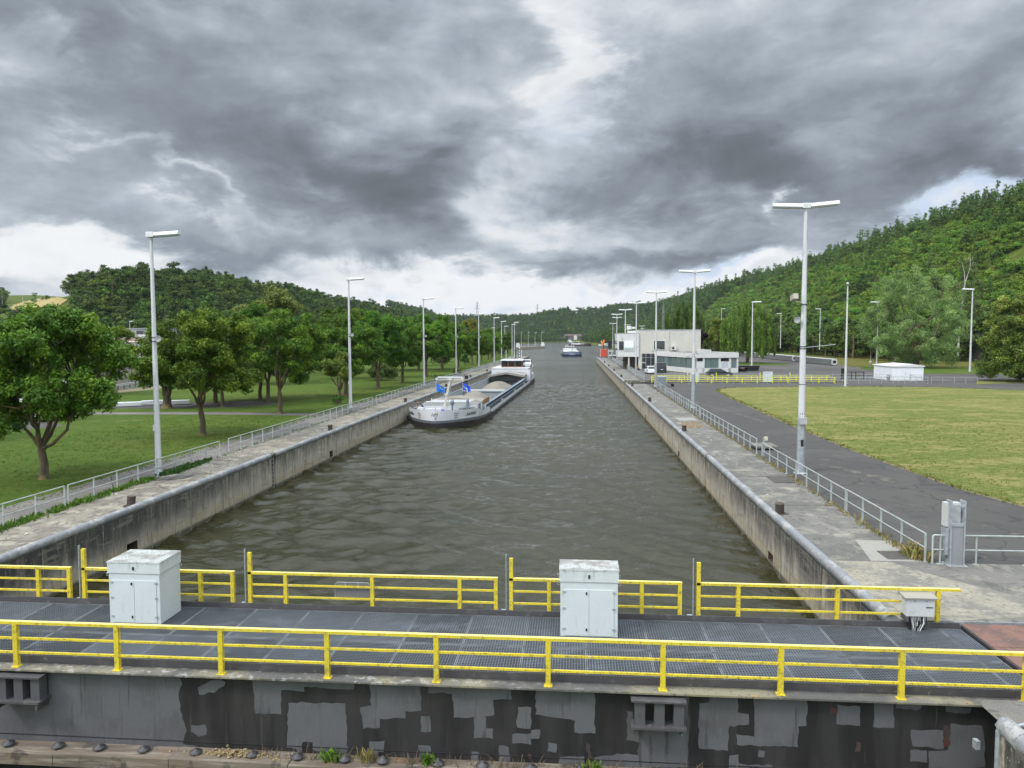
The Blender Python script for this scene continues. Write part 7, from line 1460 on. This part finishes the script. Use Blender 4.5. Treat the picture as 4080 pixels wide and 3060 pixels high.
bush('dark round bush on the lawn right of the hawthorn', (-31.6, 120.7, 0), 2.4, 3.4, 41, dark_leaf); bush('dark conical bush behind a trunk near the fourth lamp post', (-30, 166.5, 0), 2.2, 5.2, 42, dark_leaf); bush('small loose bush right of the fourth lamp post', (-28.5, 191.7, 0), 1.4, 3.0, 43, ash_leaf, 140); bush('small yellow flowering bush at the fourth lamp post foot', (-22.6, 141, 0), 1.0, 1.5, 44, yel_leaf, 120, .14)
bush('weedy shoots at the foot of the hawthorn', (-24.9, 76.4, 0), .7, 1.0, 45, ash_leaf, 90, .14, 14)
# right side trees
W1 = thing('willow_tree', 'huge grey green willow behind the white kiosk', 'tree', (76.3, 175, 0)); rng = np.random.default_rng(51)
cs = crown_pts(rng, 340, 12.6, 10.5, 10.4, 12.4, -.98, .55); cs[:, 0] += (cs[:, 2]-11)*-.04; cs[:, 2] = np.maximum(cs[:, 2], rng.uniform(.9, 2.2, len(cs)))
leaves('crown', cs, rng.uniform(.8, 1.6, len(cs)), 260, .36, willow_leaf, W1, 51, .7, aspect=.32)
b = MB(); b.path([(0, 0, -.2), (.2, 0, 3), (0, .2, 6)], [.8, .6, .5], 10)
for i in range(9): limb(b, (0, .1, 4.5), cs[rng.integers(len(cs))], .35, .06, rng)
b.build('trunk', bark, W1)
def weeping(label, loc, H, rx, seed, leafm=weep_leaf, K=70, n=120):
    t = thing('weeping_willow', label, 'tree', loc); rng = np.random.default_rng(seed); cs, rr = [], []
    for i in range(K):
        g = rng.uniform(0, 6.283); d = rx*math.sqrt(rng.random())*.98; zt_ = H*(1-.42*(d/rx)**2)*rng.uniform(.9, 1.); zb_ = rng.uniform(1.6, 4.5) if d > rx*.45 else H*.45
        z = zt_
        while z > zb_: cs.append((math.cos(g)*d*(1+.05*(zt_-z)/H), math.sin(g)*d*(1+.05*(zt_-z)/H), z)); rr.append(rng.uniform(.5, 1.0)); z -= rng.uniform(.8, 1.3)
    cs = np.array(cs); tn = np.clip(rng.normal(.5, .2, len(cs)), 0, 1); leaves('crown', cs, rr, n, .5, leafm, t, seed, 1.6, aspect=.22, flat=(.7, .7, 1.5), tints=tn, up=.05)
    b = MB(); b.path([(0, 0, -.2), (0, .1, 2), (.1, 0, H*.5)], [.5, .4, .3], 10)
    for i in range(7): limb(b, (0, 0, H*.4), cs[rng.integers(len(cs))]*np.array([.7, .7, 1]), .2, .04, rng)
    b.build('trunk', bark, t); return t
weeping('weeping willow on the asphalt right of the office', (46.5, 207, 0), 17.2, 7.2, 61)
weeping('pale weeping tree rising behind the brick block left of its antenna', (37.5, 262, .3), 19, 8.5, 62, leaf_mat('pale_weeping_leaf', (0.060, 0.102, 0.017), (0.111, 0.170, 0.027), (0.187, 0.255, 0.051), .2, .05))
tree('yellow green tree between brick block and weeping willow', (41, 226, 0), 13.5, 5.2, 63, 2, leafm=yel_leaf, K=70, n=170, size=.42, name='broadleaf_tree', clump=1.5, low=-.8)
tree('dark copper beech behind the right end of the brick block', (34.5, 216, 0), 9.5, 3.6, 64, 1.2, leafm=purple_leaf, K=50, n=170, size=.4, name='copper_beech', clump=1.3, low=-.9)
LT = tree('dense olive lime tree with yellowish tips at the right frame edge', (68.4, 121.2, 0), 14.6, 6.6, 65, .4, leafm=lime_leaf, K=330, n=230, size=.30, name='lime_tree', clump=1.25, low=-1., fork=7, tr=.35, droop=.3)
rng = np.random.default_rng(165); cs = np.array([(math.cos(g)*d, math.sin(g)*d, z) for g, d, z in zip(rng.uniform(0, 6.283, 150), 5.6*np.sqrt(rng.uniform(.25, 1., 150)), rng.uniform(.9, 6.5, 150))])
leaves('lower_crown', cs, rng.uniform(.8, 1.3, 150), 230, .30, lime_leaf, LT, 165, .3)
b1 = thing('birch_tree', 'pale birch with bare forked white top behind the big willow', 'tree', (100, 205, 4)); rng = np.random.default_rng(66); b = MB(); b.path([(0, 0, -2), (.3, 0, 8), (1.2, 0, 17)], [.3, .22, .15], 8); b.path([(1.2, 0, 17), (2.4, 0, 21), (2.2, 0, 24.5)], [.14, .09, .04], 6); b.path([(1.2, 0, 17), (.9, 0, 20), (.2, 0, 22.5)], [.12, .07, .03], 6); b.path([(2.0, 0, 20), (3.2, 0, 22.5)], [.06, .03], 6); b.build('trunk', birch_bark, b1)
cs = crown_pts(rng, 45, 3.6, 3.6, 15, 11, -.9); leaves('crown', cs+np.array([3, 1, 0]), rng.uniform(.7, 1.3, 45), 130, .4, leaf_mat('pale_birch_leaf', (0.080, 0.112, 0.032), (0.136, 0.176, 0.056), (0.208, 0.248, 0.080), .2, .05), b1, 66, .8)
tree('dark rowan covered in white blossom on the slope above the willow', (104, 262, 6), 17, 6.6, 67, 3, leafm=dark_leaf, K=60, n=150, size=.5, name='rowan_tree', clump=1.9)
rng = np.random.default_rng(68); cs = crown_pts(rng, 70, 6.6, 6.6, 11.5, 8., -.2, .85)
# stone retaining wall at the foot of the hill, undergrowth
t = thing('retaining_wall', 'dark stone retaining wall at the foot of the right hill', 'wall', (118, 210, 0), kind='thing'); b = MB(); b.prism([(112, 222), (135, 196), (136.5, 197.3), (113.5, 223.3)], 'z', 0, 8.2); b.build('stone_face', mat('dark_stone', (.085, .08, .08), .9, layers=[L_(2, .45, .6, (.05, .05, .05), .8), L_(6, .55, .7, (.14, .135, .13), .7)], coord='pos', bump=(3, .8)), t, True)
# ---------------------------------------------------------------- woods on the hills: the larger trees one by one, the rest as one mass
def proto(kind, seed):
    rng = np.random.default_rng(seed)
    if kind == 'round':
        parts_ = [crown_pts(rng, 9, 3.0, 3.0, 0, 2.6, -.8, .4)+np.array([rng.uniform(-2.6, 2.6), rng.uniform(-2.6, 2.6), z]) for z in (3.2, 5.2, 7.2, 9.2)]; cs = np.vstack(parts_); rr = rng.uniform(.8, 1.7, len(cs)); o = leaves('forest_tree', cs, rr, 64, .62, hill_leaf, None, seed, .3, aspect=.65)
    elif kind == 'tall': cs = crown_pts(rng, 34, 3.0, 3.0, 8.4, 8.6, -.92, .4); cs[:, :2] *= (1.15-.03*cs[:, 2:3]); rr = rng.uniform(.6, 1.2, 34); o = leaves('forest_tree', cs, rr, 66, .48, birch_leaf, None, seed, .8, aspect=.55)
    else: cs = crown_pts(rng, 16, 2.8, 2.8, 1.2, 1.7, -.3, .3); rr = rng.uniform(.7, 1.2, 16); o = leaves('shrub', cs, rr, 70, .40, shrub_leaf, None, seed, .2, aspect=.6)
    if kind != 'shrub':
        b = MB(); b.path([(0, 0, -2), (.1, 0, 4), (0, .1, 9)], [.3, .22, .1], 6)
        v, f = b.v, b.f
        me = o.data; bm_ = bpy.data.meshes.new('t'); bm_.from_pydata(v, [], f); ob = bpy.data.objects.new('t', bm_)
        import bmesh
        q_ = bmesh.new(); q_.from_mesh(me); n0 = len(q_.faces); q_.from_mesh(bm_); q_.faces.ensure_lookup_table()
        for k in range(n0, len(q_.faces)): q_.faces[k].material_index = 1
        q_.to_mesh(me); q_.free(); bpy.data.objects.remove(ob); me.materials.append(bark)
    COL.objects.unlink(o); return o
PR = [proto('round', 70), proto('round', 71), proto('round', 72), proto('tall', 73), proto('tall', 74), proto('tall', 75), proto('shrub', 76), proto('shrub', 77)]
dk = PR[7].copy(); dk.data = PR[7].data.copy(); dk.data.materials[0] = hill_leaf; dk.name = 'shrub'; PR.append(dk)
rg = random.Random(99)
cand = []                                 # x, y, z, scale, proto, zone
def seen(x, y, z, m=60):
    v = Vector((x, y, z-CAMZ)); d = v.dot(fw)
    if d < 5: return False
    px = 2040+FPX*v.dot(cr)/d; return -m-250 < px < 4080+m+250
y = 150.
while y < 1650:
    stepx = 7.0 if y < 600 else (8.5 if y < 1000 else 10.5); x = lin(y, [(0, 88), (190, 88), (230, 78), (300, 70), (600, 62), (1650, 30)])
    while x < 330:
        X_, Y_ = x+rg.uniform(-3, 3), y+rg.uniform(-3, 3); h = hill_h(X_, Y_); foot = lin(Y_, [(-400, 108), (900, 108), (1500, 66), (1700, 40)]); u_ = (X_-foot)/150
        if seen(X_, Y_, h) and not (X_ < 90 and Y_ < 326) and not (X_ < 96 and Y_ < 196) and not (X_ > 95 and X_ < 140 and Y_ < 218 and Y_ < 330-X_):
            big = 1.3 if Y_ > 1000 else 1.
            if u_ < .16: k = rg.choice((0, 1, 2, 2)); s = rg.uniform(.85, 1.2)
            elif u_ < .80 and Y_ < 1050:
                dens = wob(X_, Y_, 17)
                if dens > .75: k = rg.choice((0, 1, 3, 4)); s = rg.uniform(.5, .8)
                elif rg.random() < .06: k = rg.choice((3, 4, 5)); s = rg.uniform(.55, .8)
                else: k = rg.choice((6, 7)); s = rg.uniform(.9, 1.7)
            elif Y_ < 1050: k = rg.choice((3, 4, 5, 3, 1)); s = rg.uniform(.7, 1.0)
            else: k = rg.choice((0, 1, 2, 3)); s = rg.uniform(.8, 1.1)
            cand.append((X_, Y_, h+.1, s*big, k, 'right'))
            if .16 < u_ < .9 and k < 6: X2, Y2 = X_+rg.uniform(-3, 3), Y_+rg.uniform(-3, 3); cand.append((X2, Y2, hill_h(X2, Y2)+.1, rg.uniform(1., 1.6), rg.choice((6, 7)), 'right'))
            if k > 5:
                for q in range(2): X2, Y2 = X_+rg.uniform(-4, 4), Y_+rg.uniform(-4, 4); cand.append((X2, Y2, hill_h(X2, Y2)+.1, rg.uniform(.7, 1.3), rg.choice((6, 7)), 'right'))
        x += stepx
    y += stepx
y = 255.
while y < 1640:
    st = 5.6 if y < 600 else 8.; xs_ = shore_left(y)-2; x = -330. if y < 700 else -300
    while x < xs_:
        X_, Y_ = x+rg.uniform(-3, 3), y+rg.uniform(-3, 3); h = hill_h(X_, Y_)
        if seen(X_, Y_, h) and not (Y_ < 318 and X_ > -205 and X_ < -118 and h < 14) and not (X_ < -268 and Y_ < 420):
            near_shore = xs_-X_ < 16
            v = Vector((X_, Y_, h+11-CAMZ)); dd = v.dot(fw)
            if 2040+FPX*v.dot(cr)/dd < 300 and 1530-FPX*v.dot(cu)/dd < 1240: x += st; continue
            if X_ < -200: X3, Y3 = X_+rg.uniform(-3, 3), Y_+rg.uniform(-3, 3); cand.append((X3, Y3, hill_h(X3, Y3)+.2, rg.uniform(1.1, 2.0), 8, 'left'))
            if h > 2.5 or near_shore or rg.random() < .5: cand.append((X_, Y_, h+.2, (rg.uniform(.55, .8) if near_shore and h < 3 else rg.uniform(.8, 1.2))*(1.15 if Y_ > 800 else 1), rg.choice((0, 1, 2, 2, 1)), 'left'))
        x += st
    y += st
for i in range(900):                      # trees on and below the far left slope, round the field
    d = rg.uniform(430, 1350); a = R(rg.uniform(-43, -33)); X_, Y_ = d*math.sin(a), d*math.cos(a); h = hill_h(X_, Y_); v = Vector((X_, Y_, h-CAMZ)); dd = v.dot(fw); px, py = 2040+FPX*v.dot(cr)/dd, 1530-FPX*v.dot(cu)/dd
    if 20 < px < 320 and 1165 < py < 1240 and rg.random() < .97: continue
    if dd > 850 and py > 1165: continue
    top_ = 1530-FPX*(v+Vector((0, 0, 12))).dot(cu)/dd
    if px < 330 and py >= 1235 and top_ < 1236: continue
    cand.append((X_, Y_, h, rg.uniform(.6, 1.1)*(1.2 if d > 800 else 1), rg.choice((0, 1, 2, 3)), 'left'))
y = 300.
while y < 620:                            # trees on the island tip, hanging over the far left bank
    for q in range(4):
        a, c = lin(y, [(300, -66), (400, -64), (520, -58), (620, -56)]), lin(y, [(290, -27), (400, -36), (510, -47), (560, -52), (620, -55)])
        X_ = rg.uniform(a, c); cand.append((X_, y+rg.uniform(-3, 3), 0, rg.uniform(.55, .95), rg.choice((0, 1, 2)), 'left'))
    y += 7
for i in range(520):                      # wooded right bank and the narrow flats
    Y_ = rg.uniform(300, 1630); X_ = shore_right(Y_)+abs(rg.gauss(0, 22))+3
    if Y_ > 520 or X_ > 48: cand.append((X_, Y_, .3, rg.uniform(.6, 1.05)*(1.2 if Y_ > 800 else 1), rg.choice((0, 1, 2, 3)), 'right'))
far = []
y = 1648.
while y < 2080:
    x = -420.
    while x < 420:
        X_, Y_ = x+rg.uniform(-4, 4), y+rg.uniform(-4, 4); h = hill_h(X_, Y_)
        d = ray(*(1900+1270*.27125, 1150+383*.27125)); ax = X_/Y_
        if Y_ < 1716 and -70 < X_ < 75: x += 11; continue
        if not (-.012 < ax < .042 and Y_ > 1950): far.append((X_, Y_, h+.2, rg.uniform(.9, 1.5), rg.choice((0, 1, 2)), 'far'))
        x += 11
    y += 11
for i in range(60): X_, Y_ = -52+rg.uniform(-40, 32), rg.uniform(1940, 2010); far.append((X_, Y_, hill_h(X_, Y_), rg.uniform(1.4, 2.0), rg.choice((0, 1, 2)), 'far'))
def size_px(c): return c[3]*(13 if c[4] < 6 else 4)/math.hypot(c[0], c[1])
trees_ = sorted([c for c in cand if c[4] < 6], key=size_px, reverse=True)
single, rest = trees_[:290], trees_[290:]
rest += [c for c in cand if c[4] > 5]
for x, y, z, s, k, zone in single:
    o = PR[k].copy(); COL.objects.link(o); o.name = 'forest_tree'; o.location = (x, y, z); o.scale = (s*rg.uniform(.85, 1.35), s*rg.uniform(.85, 1.35), s*rg.uniform(.75, 1.2)); o.rotation_euler = (0, 0, rg.uniform(0, 6.28))
    if zone == 'left': tag(o, 'broadleaf tree in the dense wood across the river on the left', 'tree', 'trees of the left wood')
    else: tag(o, 'tree in the wood on or below the right hillside', 'tree', 'trees of the right hillside wood')
def scatter(name, label, pts):
    """one object: geometry nodes set a tree or shrub on every point"""
    me = bpy.data.meshes.new(name); me.from_pydata([p[:3] for p in pts], [], [])
    for nm, ty, vals in (('rot', 'FLOAT', [rg.uniform(0, 6.28) for p in pts]), ('kind', 'INT', [p[4] for p in pts])):
        at = me.attributes.new(nm, ty, 'POINT'); at.data.foreach_set('value', vals)
    at = me.attributes.new('sc', 'FLOAT_VECTOR', 'POINT'); at.data.foreach_set('vector', [c for p in pts for c in (p[3]*rg.uniform(.85, 1.4), p[3]*rg.uniform(.85, 1.4), p[3]*rg.uniform(.75, 1.25))])
    o = bpy.data.objects.new(name, me); COL.objects.link(o); tag(o, label, kind='stuff')
    ng = bpy.data.node_groups.new(name, 'GeometryNodeTree'); ng.interface.new_socket('Geometry', in_out='INPUT', socket_type='NodeSocketGeometry'); ng.interface.new_socket('Geometry', in_out='OUTPUT', socket_type='NodeSocketGeometry')
    gi, go = ng.nodes.new('NodeGroupInput'), ng.nodes.new('NodeGroupOutput'); jn = ng.nodes.new('GeometryNodeJoinGeometry')
    def named(nm, ty): q = ng.nodes.new('GeometryNodeInputNamedAttribute'); q.data_type = ty; q.inputs['Name'].default_value = nm; return q.outputs[0]
    for k in sorted(set(p[4] for p in pts)):
        ip = ng.nodes.new('GeometryNodeInstanceOnPoints'); oi = ng.nodes.new('GeometryNodeObjectInfo'); oi.inputs['Object'].default_value = PR[k]; oi.inputs['As Instance'].default_value = True
        cmp_ = ng.nodes.new('FunctionNodeCompare'); cmp_.data_type = 'INT'; cmp_.operation = 'EQUAL'; ng.links.new(named('kind', 'INT'), cmp_.inputs['A']); 
        for s_ in cmp_.inputs:
            if s_.name == 'B' and s_.type == 'INT': s_.default_value = k
            if s_.name == 'A' and s_.type == 'INT' and not s_.is_linked: ng.links.new(named('kind', 'INT'), s_)
        ng.links.new(gi.outputs[0], ip.inputs['Points']); ng.links.new(cmp_.outputs[0], ip.inputs['Selection']); ng.links.new(oi.outputs['Geometry'], ip.inputs['Instance'])
        cx_ = ng.nodes.new('ShaderNodeCombineXYZ'); ng.links.new(named('rot', 'FLOAT'), cx_.inputs[2]); ng.links.new(cx_.outputs[0], ip.inputs['Rotation']); ng.links.new(named('sc', 'FLOAT_VECTOR'), ip.inputs['Scale']); ng.links.new(ip.outputs[0], jn.inputs[0])
    ng.links.new(jn.outputs[0], go.inputs[0]); md = o.modifiers.new('scatter', 'NODES'); md.node_group = ng; return o
scatter('forest', 'wood and low shrubs covering the right hillside', [c for c in rest if c[5] == 'right'])
scatter('forest', 'dense wood covering the left hill', [c for c in rest if c[5] == 'left'])
scatter('forest', 'hazy wooded ridge closing the river valley', far)
# ---------------------------------------------------------------- wheat field and pale far field draped on the hills
def drape(name, F, poly, m, nx=16, ny=7, lift=.6, y0=150, y1=3200):
    xs = [p[0] for p in poly]; ys = [p[1] for p in poly]; b = MB(); P = {}
    for j in range(ny+1):
        for i in range(nx+1):
            px, py = min(xs)+(max(xs)-min(xs))*i/nx, min(ys)+(max(ys)-min(ys))*j/ny
            if inside((px, py), poly):
                q = march(*F(px, py), y0, y1)
                if q is not None: P[i, j] = (q.x, q.y, q.z+lift)
    for (i, j) in list(P):
        if all(k in P for k in ((i+1, j), (i+1, j+1), (i, j+1))): b.quad(P[i, j], P[i+1, j], P[i+1, j+1], P[i, j+1])
    if b.f: tag(b.build(name, m), kind='structure')
drape('field', ZA, [(60, 670), (90, 640), (200, 605), (330, 580), (480, 570), (520, 590), (560, 600), (470, 655), (300, 665), (110, 700)], field_m, 40, 16)
# ---------------------------------------------------------------- thin summer haze
b = MB(); b.box((-1500, -60, -9), (1500, 3300, 150))
hz = bpy.data.materials.new('thin_haze'); hz.use_nodes = True; nt = hz.node_tree; nt.nodes.remove(nt.nodes['Principled BSDF'])
pv = N(nt, 'ShaderNodeVolumePrincipled'); pv.inputs['Color'].default_value = (.75, .85, 1., 1); pv.inputs['Density'].default_value = .00004
nt.links.new(pv.outputs[0], nt.nodes['Material Output'].inputs['Volume'])
tag(b.build('haze', hz), 'thin bluish haze in the river valley', kind='stuff')
